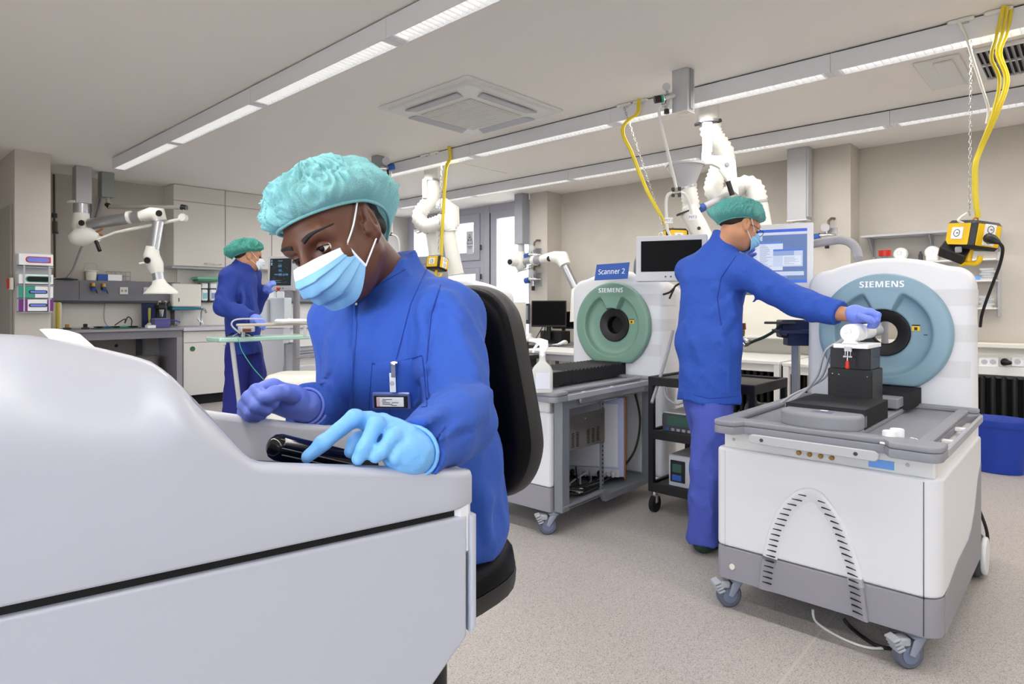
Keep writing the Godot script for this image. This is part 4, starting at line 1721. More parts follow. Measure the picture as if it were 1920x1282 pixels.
const RING_Y := 1.115
func gantry_outline() -> Array:
	var o := []
	var half := []
	# right half from bottom centre, anticlockwise
	for i in 7: half.append(Vector2(0.36 * i / 7.0, 0.115))
	for i in 6:
		var a := -PI / 2 + PI / 2 * i / 5
		half.append(Vector2(0.335 + 0.03 * cos(a), 0.145 + 0.03 * sin(a)))
	for i in 14: half.append(Vector2(lerp(0.366, 0.362, i / 13.0) + 0.004 * sin(PI * i / 13.0), lerp(0.22, 1.33, i / 13.0)))
	for i in 9:
		var a := PI / 2 * 0.84 * (i + 1) / 9.0
		half.append(Vector2(0.277 + 0.085 * cos(a), 1.345 + 0.085 * sin(a)))
	for i in 12:
		var x: float = lerp(0.275, 0.0, (i + 1) / 12.0)
		half.append(Vector2(x, 1.484 - 0.064 * pow(x / 0.29, 2.0)))
	for p in half: o.append(p)
	for i in range(half.size() - 2, 0, -1): o.append(Vector2(-half[i].x, half[i].y))
	return o
func gantry(parent: Node3D, accent: Material, bore: bool) -> void:
	var out := gantry_outline()
	var zf := -1.0
	var zb := -1.42
	var rows := []
	var c := Vector2(0, 0.85)
	var level := func(sc: float, z: float) -> PackedVector3Array:
		var r := PackedVector3Array()
		for p in out:
			var d: Vector2 = p - c
			var q: Vector2 = p - d.normalized() * sc
			r.append(Vector3(q.x, q.y, z))
		return r
	rows.append(level.call(0.10, zb)); rows.append(level.call(0.07, zb + 0.02)); rows.append(level.call(0.05, zb + 0.06))
	rows.append(level.call(0.02, -1.22)); rows.append(level.call(0.0, zf - 0.075))
	for k in 5:
		var a := PI / 2 * (k + 1) / 5
		rows.append(level.call(0.05 * (1 - cos(a)), zf - 0.075 + 0.06 * sin(a)))
	rows.append(level.call(0.10, zf - 0.006)); rows.append(level.call(0.16, zf - 0.002))
	var circ := func(r: float, z: float) -> PackedVector3Array:
		var o := PackedVector3Array()
		for p in out:
			var d: Vector2 = (p - Vector2(0, RING_Y)).normalized()
			o.append(Vector3(d.x * r, RING_Y + d.y * r, z))
		return o
	rows.append(circ.call(0.245, zf)); rows.append(circ.call(0.232, zf - 0.004)); rows.append(circ.call(0.232, zb + 0.004))
	var b := MB.new()
	b.grid(rows, true, true)
	var g := obj("gantry", b, M["device_white"], parent)
	# printed pale bands right of the ring
	for q in [[1.248, 1.323], [1.08, 1.16], [0.917, 0.994]]:
		var st := []
		for iy in 7:
			var y: float = lerp(q[0], q[1], iy / 6.0)
			var fx := 0.3635 / sqrt(0.3635 * 0.3635 + (y - 0.85) * (y - 0.85))
			var prof := [[0.16, -0.002], [0.10, -0.006], [0.05, -0.015], [0.0346, -0.018], [0.0206, -0.0265], [0.0095, -0.0397], [0.0024, -0.0565], [0.0, -0.075], [0.010, -0.15], [0.02, -0.22]]
			var x0 := sqrt(maxf(0.0, 0.286 * 0.286 - (y - RING_Y) * (y - RING_Y)))
			var row := PackedVector3Array()
			row.append(Vector3(x0, y, zf + 0.0005))
			for e in prof:
				var x: float = 0.3635 - fx * e[0]
				var lift := 0.0022
				var px: float = maxf(x + (lift if e[1] < -0.03 else lift * 0.3), x0 + 0.0004 * row.size())
				row.append(Vector3(px, y, zf + e[1] + (lift if e[1] > -0.03 else 0.0008)))
			st.append(row)
		b = MB.new()
		b.grid(st)
		obj("pale_band", b, mat("band_grey", "d5d5d8", 0.45), g)
	# ring cover
	rows = []
	var prof := [[0.287, 0.0], [0.290, 0.012], [0.289, 0.022], [0.284, 0.030], [0.276, 0.035], [0.262, 0.037], [0.24, 0.037], [0.222, 0.037], [0.214, 0.036], [0.208, 0.032], [0.202, 0.014], [0.194, 0.002], [0.178, -0.006], [0.155, -0.010], [0.135, -0.011], [0.122, -0.011], [0.114, -0.011], [0.112, -0.02]]
	for q in prof:
		var row := PackedVector3Array()
		for j in 180:
			var a := TAU * j / 180
			var r: float = q[0]
			var z: float = q[1]
			if r < 0.217 and r > 0.1125:
				var da := absf(wrapf(a - PI / 2, -PI, PI))
				var edge := 0.36 + (r - 0.16) * 0.6
				var web := 1.0 - smoothstep(edge, edge + 0.10, da)
				z = lerpf(z, 0.036 - (0.217 - r) * 0.05, web)
			var p := Vector2(cos(a), sin(a)) * r
			if p.y < -0.252 + (0.29 - r) * 0.4 and r > 0.22: p.y = -0.252 + (0.29 - r) * 0.4
			row.append(Vector3(p.x, RING_Y + p.y, zf + z))
		rows.append(row)
	b = MB.new(); b.grid(rows, true)
	var ring := obj("ring_cover", b, accent, parent)
	rows = []
	for q in [[0.113, -0.02], [0.113, -0.004], [0.108, 0.0], [0.062, -0.012], [0.056, -0.022], [0.054, -0.05], [0.056, -0.07], [0.10, -0.07]]:
		var row := PackedVector3Array()
		for j in 96:
			var a := TAU * j / 96
			row.append(Vector3(cos(a) * q[0], RING_Y + sin(a) * q[0], zf + q[1]))
		rows.append(row)
	b = MB.new(); b.grid(rows, true)
	obj("bore_ring", b, mat("bore_black", "0a0a0c", 0.5), ring)
	if not bore:
		disc_local(ring, "bore_plug", Vector3(0, RING_Y, zf - 0.09), Vector3.BACK, 0.10, 0.02, M["black_matte"])
	text(ring, "lettering", "SIEMENS", 0.041, Transform3D(Basis.IDENTITY.scaled(Vector3(1.12, 1, 1)), Vector3(0.0, RING_Y + 0.236, zf + 0.038)), M["print_white"], 0.0015, true)
	lbox(ring, "warning_label", Vector3(0.118, RING_Y + 0.012, zf - 0.010), Vector3(0.152, RING_Y + 0.036, zf - 0.0075), M["yellow"], 0.0004)
	lbox(ring, "label_print", Vector3(0.128, RING_Y + 0.016, zf - 0.0076), Vector3(0.141, RING_Y + 0.030, zf - 0.0068), M["black_plastic"], 0.0002)
	lbox(ring, "warning_label", Vector3(0.118, RING_Y + 0.037, zf - 0.010), Vector3(0.152, RING_Y + 0.042, zf - 0.0075), M["black_plastic"], 0.0004)
	if bore:
		b = MB.new()
		b.x = Transform3D(Basis.IDENTITY, Vector3(0.175, RING_Y - 0.005, zf - 0.004))
		b.box(Vector3.ZERO, Vector3(0.016, 0.004, 0.002), 0.0005)
		obj("fine_mark", b, M["black_plastic"], ring)

func bellows(parent: Node3D, x0: float, x1: float, z0: float, z1: float, y0: float, y1: float, n: int, amp: float) -> void:
	var rows := []
	for i in n * 2 + 1:
		var z: float = lerp(z0, z1, float(i) / (n * 2))
		var o := amp if i % 2 == 1 else 0.0
		var row := PackedVector3Array()
		for p in [[x1 - o, y0], [x1 - o, y1 - o * 1.2], [x1 - o - 0.004, y1 - o], [x0 + o + 0.004, y1 - o], [x0 + o, y1 - o * 1.2], [x0 + o, y0]]:
			row.append(Vector3(p[0], p[1], z))
		rows.append(row)
	var b := MB.new()
	for i in rows.size() - 1:
		for j in 5:
			b.quad(rows[i][j], rows[i][j + 1], rows[i + 1][j + 1], rows[i + 1][j]) if false else b.quad(rows[i][j + 1], rows[i][j], rows[i + 1][j], rows[i + 1][j + 1])
	for r in [rows[0], rows[-1]]:
		for j in 4: b.tri(r[0], r[j + 1], r[j + 2] if j < 4 else r[5])
	obj("bellows", b, M["bellows_black"], parent)

func scanner(label: String, where: Vector3, turn: float, accent: Material, kind: int) -> Node3D:
	var t := thing("scanner", label, "scanner", where, turn)
	var wh: Material = M["device_white"]
	var tg: Material = M["tray_grey"]
	var sg: Material = M["skirt_grey"]
	var b: MB
	gantry(t, accent, kind == 1)
	if kind == 2:
		for o in ["gantry", "ring_cover"]: (t.get_node(o) as Node3D).position.x = 0.085
	var open := kind == 2
	# base covers
	var xr := 0.30 if open else 0.385
	var fr := 0.02 if open else 0.065
	var ol := []
	for i in 7:
		var a := PI / 2 * i / 6
		ol.append_array([xr - fr + fr * sin(a), -fr + fr * cos(a)])
	var zback := -0.10 if open else -1.0
	ol.append_array([xr, zback, -0.395, zback])
	for i in 5:
		var a := PI / 2 * i / 4
		ol.append_array([-0.395 + 0.025 - 0.025 * cos(a), -0.025 + 0.025 * sin(a)])
	b = MB.new(); b.x = plan(0.262); b.prism(pz(ol), 0.403, 0.012, 3)
	obj("front_cover", b, wh, t)
	b = MB.new(); b.x = plan(0.128); b.prism(pz(ol), 0.132, 0.006, 2)
	var skirt := obj("skirt", b, sg, t)
	b = MB.new(); b.span(Vector3(-0.37, 0.66, -0.02), Vector3(xr - 0.02, 0.738, -0.98), 0.006)
	obj("neck_panel", b, M["white_plastic"], t)
	if not open:
		lbox(t, "panel_gap", Vector3(0.3345, 0.135, -0.012), Vector3(0.3365, 0.655, 0.0006), M["black_matte"], 0.0)
		lbox(t, "panel_gap", Vector3(-0.3585, 0.135, -0.012), Vector3(-0.3575, 0.655, 0.0006), M["skirt_grey"], 0.0)
		b = MB.new(); b.x = Transform3D(Basis(Vector3.UP, PI / 2), Vector3(0.3835, 0, 0))
		b.prism(pv([0.07, 0.13, 0.07, 0.262, 0.20, 0.285, 0.35, 0.303, 0.60, 0.308, 0.70, 0.33, 0.78, 0.38, 0.90, 0.50, 0.99, 0.55, 0.99, 0.13]), 0.004, 0.001)
		obj("side_skirt", b, sg, t)
		# round side wheel at the back
		disc_local(t, "rear_wheel", Vector3(0.33, 0.10, -1.10), Vector3.RIGHT, 0.10, 0.05, M["dark_grey"])
		disc_local(t, "wheel_cover", Vector3(0.38, 0.10, -1.10), Vector3.RIGHT, 0.085, 0.02, wh)
	if kind == 1:
		build_arch(t, skirt)
		disc_local(skirt, "round_button", Vector3(-0.327, 0.185, 0.0), Vector3.BACK, 0.012, 0.006, M["cream_plastic"])
		for i in 4:
			disc_local(t, "connector", Vector3(-0.072 + 0.039 * i, 0.686, -0.021), Vector3.BACK, 0.0085, 0.012, M["brass"])
		for x in [-0.33, 0.285]:
			disc_local(t, "screw", Vector3(x, 0.70, -0.021), Vector3.BACK, 0.006, 0.004, M["alu"])
		lbox(t, "blue_label", Vector3(0.165, 0.674, -0.021), Vector3(0.245, 0.704, -0.0185), M["label_blue"], 0.0004)
	# tray
	var outline := [-0.375, -0.02]
	var lobe := func(cx: float, cz: float, r: float, a0: float, a1: float) -> void:
		for i in 6:
			var a: float = lerp(a0, a1, i / 5.0)
			outline.append_array([cx + r * cos(a), cz + r * sin(a)])
	lobe.call(-0.345, 0.055, 0.03, PI, PI / 2)
	outline.append_array([-0.285, 0.085, -0.262, 0.035, 0.225, 0.035, 0.25, 0.085])
	lobe.call(0.355, 0.045, 0.045, PI / 2, 0.0)
	outline.append_array([0.40, -0.03, 0.37, -0.055, 0.352, -0.075, 0.352, -0.86, 0.37, -0.88, 0.385, -0.90, 0.385, -0.985, -0.375, -0.985])
	b = MB.new(); b.x = plan(0.738); b.prism(pz(outline), 0.032, 0.006, 2)
	obj("tray", b, tg, t)
	b = MB.new()
	b.x = plan(0.7695)
	var front := [-0.375, -0.03]
	for i in 6:
		var a: float = lerp(PI, PI / 2, i / 5.0)
		front.append_array([-0.345 + 0.03 * cos(a), 0.055 + 0.03 * sin(a)])
	front.append_array([-0.285, 0.085, -0.262, 0.035, 0.225, 0.035, 0.25, 0.085])
	for i in 6:
		var a: float = lerp(PI / 2, 0.0, i / 5.0)
		front.append_array([0.355 + 0.045 * cos(a), 0.045 + 0.045 * sin(a)])
	front.append_array([0.40, -0.03])
	b.prism(pz(front), 0.022, 0.007, 3)
	b.x = Transform3D.IDENTITY
	b.span(Vector3(-0.375, 0.769, -0.022), Vector3(-0.32, 0.7905, -0.985), 0.006)
	b.span(Vector3(0.31, 0.769, -0.022), Vector3(0.352, 0.7905, -0.90), 0.006)
	b.span(Vector3(-0.15, 0.769, -0.022), Vector3(0.135, 0.7905, -0.985), 0.004)
	b.span(Vector3(-0.374, 0.769, -0.93), Vector3(0.384, 0.790, -0.985), 0.005)
	obj("tray_rim", b, tg, t)
	# rails
	b = MB.new(); b.x = Transform3D(Basis.IDENTITY, Vector3(0, 0, 0.037))
	b.prism(rr(0.455, 0.036, 0.018, 6, Vector2(-0.015, 0.727)), 0.012, 0.003)
	var rail := obj("front_rail", b, M["light_grey"] if not open else M["alu"], t)
	for x in [-0.19, 0.14]: disc_local(rail, "screw", Vector3(x, 0.727, 0.048), Vector3.BACK, 0.007, 0.003, M["dark_grey"])
	if open:
		b = MB.new(); b.x = Transform3D(Basis(Vector3.UP, PI / 2), Vector3(0.372, 0, 0))
		b.prism(rr(0.72, 0.03, 0.014, 6, Vector2(0.53, 0.722)), 0.012, 0.003)
		obj("side_bar", b, M["alu"], t)
	b = MB.new()
	b.span(Vector3(0.388, 0.738, -0.03), Vector3(0.402, 0.772, -0.92), 0.004)
	var srail := obj("side_rail", b, mat("rail_grey", "a7a8b3", 0.4), t)
	for z in [-0.22, -0.52]:
		lbox(srail, "bracket", Vector3(0.35, 0.752, z), Vector3(0.392, 0.766, z - 0.03), M["white_plastic"])
	for p in [[0.297, -0.044], [-0.347, -0.056]]:
		caster(t, Vector3(p[0] if not open else clampf(p[0], -1.0, 0.275), 0, p[1]), -42.0, true)
	for p in [[0.30, -1.35], [-0.30, -1.35]]:
		caster(t, Vector3(p[0], 0, p[1]), 170.0, false)
	if kind == 1:
		# motion stage with tower
		var dome := []
		for i in 17:
			var a := PI * i / 16
			dome.append_array([-0.008 - 0.142 * cos(a), -0.05 + 0.075 * sin(a)])
		dome.append_array([0.134, -0.13, -0.15, -0.13])
		b = MB.new(); b.x = plan(0.785); b.prism(pz(dome), 0.062, 0.014, 4)
		var st := obj("stage_cover", b, tg, t)
		lbox(st, "cover_sticker", Vector3(-0.03, 0.8465, -0.06), Vector3(0.04, 0.8485, -0.025), mat("sticker", "6a7288", 0.3), 0.0004)
		lbox(st, "cover_sticker", Vector3(-0.012, 0.8480, -0.085), Vector3(0.014, 0.8492, -0.065), M["print_white"], 0.0004)
		bellows(t, -0.15, 0.135, -0.10, -0.45, 0.785, 0.862, 22, 0.003)
		lbox(t, "tower", Vector3(-0.095, 0.79, -0.45), Vector3(0.078, 0.978, -0.63), M["black_plastic"], 0.004)
		lbox(t, "tower_head", Vector3(-0.088, 0.976, -0.46), Vector3(0.070, 1.068, -0.62), mat("tower_dark", "1a1720", 0.35), 0.003)
		for q in [[-0.075, 0.955], [-0.05, 0.953], [0.06, 0.95]]:
			disc_local(t, "screw", Vector3(q[0], q[1], -0.45), Vector3.BACK, 0.003, 0.002, M["steel"])
		lbox(t, "carriage_plate", Vector3(0.0, 0.80, -0.63), Vector3(0.135, 0.845, -0.76), tg, 0.004)
		bellows(t, -0.13, 0.16, -0.74, -0.99, 0.785, 0.862, 18, 0.003)
		lbox(t, "top_plate", Vector3(-0.062, 1.068, -0.41), Vector3(0.072, 1.086, -0.63), M["print_white"], 0.002)
		# toggle clamp with red grip
		b = MB.new()
		b.tube([Vector3(-0.012, 1.07, -0.405), Vector3(-0.012, 1.03, -0.398)], 0.002, 6)
		b.tube([Vector3(0.008, 1.07, -0.405), Vector3(0.008, 1.03, -0.398)], 0.002, 6)
		b.box(Vector3(-0.002, 1.065, -0.404), Vector3(0.03, 0.02, 0.005), 0.001)
		b.box(Vector3(-0.002, 1.034, -0.398), Vector3(0.036, 0.008, 0.006), 0.001)
		b.tube([Vector3(-0.002, 1.055, -0.398), Vector3(-0.002, 1.01, -0.392)], 0.003, 6)
		var cl := obj("toggle_clamp", b, M["steel"], t)
		b = MB.new()
		b.tube([Vector3(-0.002, 1.018, -0.392), Vector3(-0.002, 1.012, -0.392), Vector3(-0.002, 0.99, -0.391), Vector3(-0.002, 0.984, -0.391)], [0.004, 0.0065, 0.0085, 0.006], 10)
		obj("red_grip", b, M["red"], cl)
	elif kind == 2:
		lbox(t, "stage_box", Vector3(-0.10, 0.79, -0.06), Vector3(0.185, 0.865, -0.36), M["black_plastic"], 0.004)
		bellows(t, -0.10, 0.185, -0.30, -0.99, 0.787, 0.868, 17, 0.014)
		lbox(t, "tray_slot", Vector3(0.20, 0.7905, -0.055), Vector3(0.212, 0.792, -0.17), M["black_matte"], 0.0)
		build_open_side(t)
	return t
func disc_local(parent: Node3D, called: String, o: Vector3, axis: Vector3, r: float, h: float, m: Material, seg := 20) -> MeshInstance3D:
	var g := MB.new()
	var u := axis.normalized()
	var e: float = min(h * 0.25, r * 0.2)
	g.tube([o, o + u * e, o + u * (h - e), o + u * h], [r - e, r, r, r - e], seg)
	return obj(called, g, m, parent)

func build_arch(t: Node3D, skirt: Node3D) -> void:
	var px := [[1424, 1100], [1428, 1060], [1432, 1038], [1443, 992], [1461, 952], [1485, 926], [1500, 917], [1517, 914], [1534, 919], [1550, 932], [1580, 975], [1603, 1031], [1618, 1084], [1629, 1168]]
	var o3 := []
	for p in px:
		var w := az(p[0], p[1], -2.5)
		o3.append(Vector3(w.x + 0.755, w.y, 0.0))
	var outer := MB.smooth_path(o3, 5)
	var c := Vector3(-0.035, 0.12, 0)
	var inner := PackedVector3Array()
	for i in outer.size():
		var tg := (outer[min(i + 1, outer.size() - 1)] - outer[max(i - 1, 0)]).normalized()
		var nn := Vector3(tg.y, -tg.x, 0)
		inner.append(outer[i] + nn * 0.052)
	for part in 2:
		var rows := []
		for i in outer.size():
			var low := outer[i].y < 0.262
			if (part == 1) != low and not (i > 0 and i < outer.size() - 1 and ((outer[i - 1].y < 0.262) != (outer[i + 1].y < 0.262))):
				if rows.size() > 1: arch_piece(rows, part, t, skirt)
				rows = []
				continue
			var row := PackedVector3Array()
			for q in [[-0.02, -0.001], [0.0, 0.010], [0.06, 0.015], [0.3, 0.013], [0.7, 0.006], [1.0, 0.0005], [1.02, -0.001]]:
				var p: Vector3 = outer[i].lerp(inner[i], q[0])
				row.append(Vector3(p.x, max(p.y, 0.13), q[1]))
			rows.append(row)
		if rows.size() > 1: arch_piece(rows, part, t, skirt)
	# cooling slots
	for side in 2:
		for k in 18:
			var y: float = lerp(0.535, 0.165, k / 17.0) - side * 0.012
			var best := 0
			for i in outer.size():
				if (i < outer.size() / 2) == (side == 0) and absf(outer[i].y - y) < absf(outer[best].y - y) or (best == 0 and side == 1 and i == outer.size() - 1): best = i
			var x: float = outer[best].x + (0.006 if side == 0 else -0.006)
			var x2: float = x + (0.042 if side == 0 else -0.042)
			var b := MB.new()
			b.x = Transform3D(Basis(Vector3.BACK, -0.12 * (1 if side == 1 else 0.4)), Vector3((x + x2) / 2, y, 0.0105))
			b.box(Vector3.ZERO, Vector3(0.042, 0.0034, 0.006), 0.0)
			obj("vent_slot", b, M["black_matte"], t)
func arch_piece(rows: Array, part: int, t: Node3D, skirt: Node3D) -> void:
	var b := MB.new()
	b.grid(rows)
	obj("arch_moulding", b, M["device_white"] if part == 0 else M["skirt_grey"], t if part == 0 else skirt)

func build_open_side(t: Node3D) -> void:
	var al: Material = mat("frame_alu", "8f959c", 0.45, 0.5)
	var x0 := 0.305
	var x1 := 0.36
	for q in [["frame_post", Vector3(x0, 0.13, -0.03), Vector3(x1, 0.735, -0.10)], ["frame_post", Vector3(x0, 0.13, -0.99), Vector3(x1, 0.735, -1.05)], ["top_rail", Vector3(x0, 0.69, -0.09), Vector3(x1, 0.737, -1.0)]]:
		lbox(t, q[0], q[1], q[2], al, 0.003)
	var b := MB.new()
	b.x = Transform3D(Basis(Vector3.UP, PI / 2), Vector3(0.335, 0, 0))
	b.prism(pv([0.04, 0.15, 0.42, 0.15, 0.46, 0.095, 0.48, 0.095, 1.04, 0.095, 1.04, 0.135, 0.50, 0.135, 0.47, 0.165, 0.04, 0.165]), 0.03, 0.003)
	obj("bottom_rail", b, al, t)
	lbox(t, "floor_plate", Vector3(-0.37, 0.125, -0.05), Vector3(0.34, 0.135, -1.03), al, 0.002)
	lbox(t, "back_panel", Vector3(-0.37, 0.135, -1.02), Vector3(0.34, 0.70, -1.035), mat("inner_metal", "a4a7ad", 0.55), 0.002)
	lbox(t, "inner_panel", Vector3(-0.375, 0.135, -0.08), Vector3(-0.365, 0.70, -1.02), M["inner_metal"], 0.002)
	lbox(t, "inner_ceiling", Vector3(-0.37, 0.72, -0.08), Vector3(0.33, 0.735, -1.02), M["inner_metal"], 0.002)
	# computer case standing askew
	var cx := Transform3D(Basis(Vector3.UP, deg_to_rad(30)), Vector3(0.07, 0.42, -0.70))
	var cs := MB.new(); cs.x = cx
	cs.box(Vector3(0, 0, 0), Vector3(0.48, 0.50, 0.16), 0.004)
	var pc := obj("computer_case", cs, mat("case_blue", "a9b3d6", 0.5), t)
	cs = MB.new(); cs.x = cx; cs.box(Vector3(0.0, 0.01, 0.082), Vector3(0.40, 0.40, 0.01), 0.003)
	obj("case_panel", cs, mat("case_panel", "d4d6e0", 0.5), pc)
	cs = MB.new(); cs.x = cx; cs.box(Vector3(0.242, 0.0, 0.0), Vector3(0.012, 0.52, 0.18), 0.003)
	obj("case_side", cs, M["copper"], pc)
	cs = MB.new(); cs.x = cx; cs.box(Vector3(0.0, -0.225, 0.085), Vector3(0.42, 0.05, 0.012), 0.002)
	var st := obj("socket_strip", cs, M["light_grey"], pc)
	for i in 5:
		cs = MB.new(); cs.x = cx
		var p := Vector3(-0.17 + 0.085 * i, -0.225, 0.09)
		cs.tube([p, p + Vector3(0, 0, 0.02), p + Vector3(0, -0.01, 0.045)], [0.016, 0.018, 0.008], 8)
		obj("plug", cs, M["black_plastic"] if i % 2 == 1 else M["light_grey"], st)
	# vented steel plate
	b = MB.new()
	b.x = Transform3D(Basis(Vector3.UP, PI / 2), Vector3(0.315, 0, 0))
	b.prism(pv([0.115, 0.44, 0.515, 0.43, 0.515, 0.635, 0.115, 0.63]), 0.006, 0.001)
	var pl := obj("vent_plate", b, mat("plate_steel", "a09d98", 0.28, 0.9), t)
	for g in 6:
		b = MB.new()
		for k in 10:
			b.box(Vector3(0.322, 0.455 + 0.0085 * k, -0.14 - [0.0, 0.045, 0.09, 0.2, 0.25, 0.3][g]), Vector3(0.002, 0.0035, 0.026))
		obj("louvre_slots", b, M["black_matte"], pl).set_meta("kind", "stuff")
	for q in [[-0.14, 0.575], [-0.31, 0.60], [-0.48, 0.605]]:
		disc_local(pl, "screw", Vector3(0.32, q[1], q[0]), Vector3.RIGHT, 0.004, 0.003, M["steel"])
	# perforated strut
	b = MB.new(); b.span(Vector3(0.30, 0.13, -0.49), Vector3(0.312, 0.72, -0.52), 0.001)
	var su := obj("perforated_strut", b, al, t)
	b = MB.new()
	for k in 22: b.box(Vector3(0.3125, 0.15 + 0.0255 * k, -0.505), Vector3(0.002, 0.010, 0.009))
	obj("strut_holes", b, M["black_matte"], su).set_meta("kind", "stuff")
	# cables
	var rng := RandomNumberGenerator.new(); rng.seed = 21
	for k in 14:
		var y := 0.15 + 0.012 * (k % 3)
		var x := rng.randf_range(0.0, 0.24)
		var z0 := rng.randf_range(-0.95, -0.5)
		var pts := [Vector3(x, y + 0.06, z0), Vector3(rng.randf_range(0.12, 0.28), y, z0 + 0.12), Vector3(rng.randf_range(0.16, 0.28), y, -0.34), Vector3(rng.randf_range(0.05, 0.26), y + 0.05, -0.2), Vector3(rng.randf_range(0.0, 0.24), rng.randf_range(0.2, 0.5), -0.12)]
		b = MB.new(); b.tube(MB.smooth_path(pts, 6), rng.randf_range(0.004, 0.0065), 6)
		obj("cable", b, [M["cable_black"], M["cable_grey"], M["cable_black"]][k % 3], t)
	b = MB.new(); b.tube(MB.smooth_path([Vector3(0.28, 0.71, -0.93), Vector3(0.31, 0.5, -0.96), Vector3(0.30, 0.3, -0.90), Vector3(0.27, 0.19, -0.72), Vector3(0.25, 0.155, -0.5), Vector3(0.2, 0.15, -0.15)], 8), 0.007, 8)
	obj("cable", b, M["cable_black"], t)
	lbox(t, "cable_tie", Vector3(0.235, 0.15, -0.33), Vector3(0.265, 0.175, -0.37), M["print_white"], 0.002)
	lbox(t, "inner_box", Vector3(0.0, 0.14, -0.10), Vector3(0.2, 0.36, -0.3), M["inner_metal"], 0.004)

func build_scanners() -> void:
	scanner("white scanner with blue ring in the right foreground", Vector3(-0.755, 0, -2.5), 0.0, M["ring_blue"], 1)
	scanner("white scanner with green ring and open base full of cables", Vector3(-2.455, 0, -2.63), 2.0, M["ring_green"], 2)
	scanner("white scanner half hidden behind the seated person's shoulder", Vector3(-4.15, 0, -2.78), 0.0, M["ring_green"], 3)
	# phantom on the plate
	var o := Vector3(-0.755, 1.086, -2.5)
	var t := thing("phantom", "white plastic test cylinder lying on the blue scanner's table", "cylinder", o + Vector3(0, 0, -0.52))
	var b := MB.new()
	b.lathe([Vector2(0, -0.10), Vector2(0.036, -0.10), Vector2(0.038, -0.097), Vector2(0.038, -0.035), Vector2(0.036, -0.033), Vector2(0.036, 0.02), Vector2(0.038, 0.022), Vector2(0.038, 0.05), Vector2(0.034, 0.052), Vector2(0.034, 0.2), Vector2(0, 0.2)], Transform3D(Basis(Vector3.RIGHT, -PI / 2), Vector3(0, 0.046, 0)), 32)
	obj("barrel", b, M["print_white"], t)
	disc_local(t, "end_screw", Vector3(-0.006, 0.052, 0.10), Vector3.BACK, 0.013, 0.003, M["steel"])
	b = MB.new()
	b.x = Transform3D(Basis.IDENTITY, Vector3(0, 0, 0.07))
	b.prism(pv([-0.032, 0.001, 0.03, 0.001, 0.02, 0.012, 0.016, 0.045, -0.018, 0.045, -0.022, 0.012]), 0.034, 0.002)
	obj("foot", b, M["print_white"], t)
	b = MB.new()
	b.lathe([Vector2(0, 0.19), Vector2(0.03, 0.19), Vector2(0.028, 0.36), Vector2(0, 0.36)], Transform3D(Basis(Vector3.RIGHT, -PI / 2), Vector3(0, 0.046, 0)), 24)
	obj("sleeve", b, M["light_grey"], t)
	# hoses from the phantom over the tray edge
	for k in 3:
		var p := [at(1598 - 3 * k, 622 + 6 * k, 2.74), at(1574 - 12 * k, 645 + 5 * k, 2.78), at(1553 - 10 * k, 700 + 2 * k, 2.85), at(1524 - 8 * k, 722 + 6 * k, 2.92), at(1486 - 4 * k, 740 + 9 * k, 2.98), at(1452 + 14 * k, 764 + 6 * k, 3.0)]
		b = mb(); b.tube(MB.smooth_path(p, 6), 0.005, 8)
		single("tubing", b, mat("tube_grey", "b2b2b8", 0.45), ["uppermost grey tube draped from the test cylinder", "middle grey tube draped from the test cylinder", "lowest grey tube draped from the test cylinder"][k], "tube", "grey tubes at the blue scanner")
	# small things in the right tray
	var ty := 0.7705
	var pots := [[1668, 820, "left white plastic pot standing in the scanner tray"], [1682, 816, "right white plastic pot standing in the scanner tray"]]
	for q in pots:
		var w := ay(q[0], q[1] + 8, ty)
		var c := thing("plastic_pot", q[2], "pot", w, 0, "white pots in the tray")
		b = MB.new(); b.lathe([Vector2(0, 0), Vector2(0.022, 0), Vector2(0.023, 0.003), Vector2(0.023, 0.036), Vector2(0.021, 0.039), Vector2(0.016, 0.039), Vector2(0.015, 0.035), Vector2(0, 0.035)], Transform3D.IDENTITY, 24)
		obj("pot_shell", b, M["print_white"], c)
	var names := ["steel screwdriver bit lying beside the white pots", "short steel clamp lying beside the white pots", "small steel bolt in front of the white pots"]
	for k in 3:
		var w := ay(1700 + 12 * k, 826 + 3 * (k % 2), ty + 0.006)
		b = mb()
		b.tube([w - Vector3(0.03, 0, 0.012 * k), w, w + Vector3(0.03, 0.001, 0.01)], [0.006, 0.004, 0.0055], 8)
		single("steel_part", b, M["chrome"], names[k], "tool", "steel parts in the tray")
	b = mb()
	b.tube([ay(1650, 830, ty + 0.005), ay(1680, 834, ty + 0.005), ay(1696, 832, ty + 0.005)], [0.004, 0.005, 0.003], 8)
	single("plastic_pin", b, M["print_white"], "white plastic pin lying in front of the pots", "pin")
	# cables under and behind the blue scanner
	b = mb(); b.tube(MB.smooth_path([ay(1524, 1142, 0.05), ay(1530, 1165, 0.006), ay(1570, 1192, 0.006), ay(1620, 1212, 0.006), ay(1660, 1214, 0.006), ay(1690, 1200, 0.006)], 6), 0.005, 8)
	single("floor_cable", b, M["cable_white"], "white cable looping on the floor under the blue scanner", "cable")
	b = mb(); b.tube(MB.smooth_path([ay(1582, 1160, 0.03), ay(1600, 1180, 0.008), ay(1640, 1208, 0.008), ay(1675, 1214, 0.008), ay(1700, 1196, 0.008), ay(1670, 1188, 0.01)], 6), 0.007, 8)
	single("floor_cable", b, M["cable_black"], "black cable looping on the floor under the blue scanner", "cable")
	b = mb(); b.tube(MB.smooth_path([at(1826, 936, 2.95), at(1840, 965, 2.95), at(1851, 1000, 2.95), at(1850, 1030, 2.97), at(1838, 1050, 3.02)], 6), 0.007, 8)
	single("hanging_cable", b, M["cable_black"], "black cable bowing out from the blue scanner's right side", "cable")

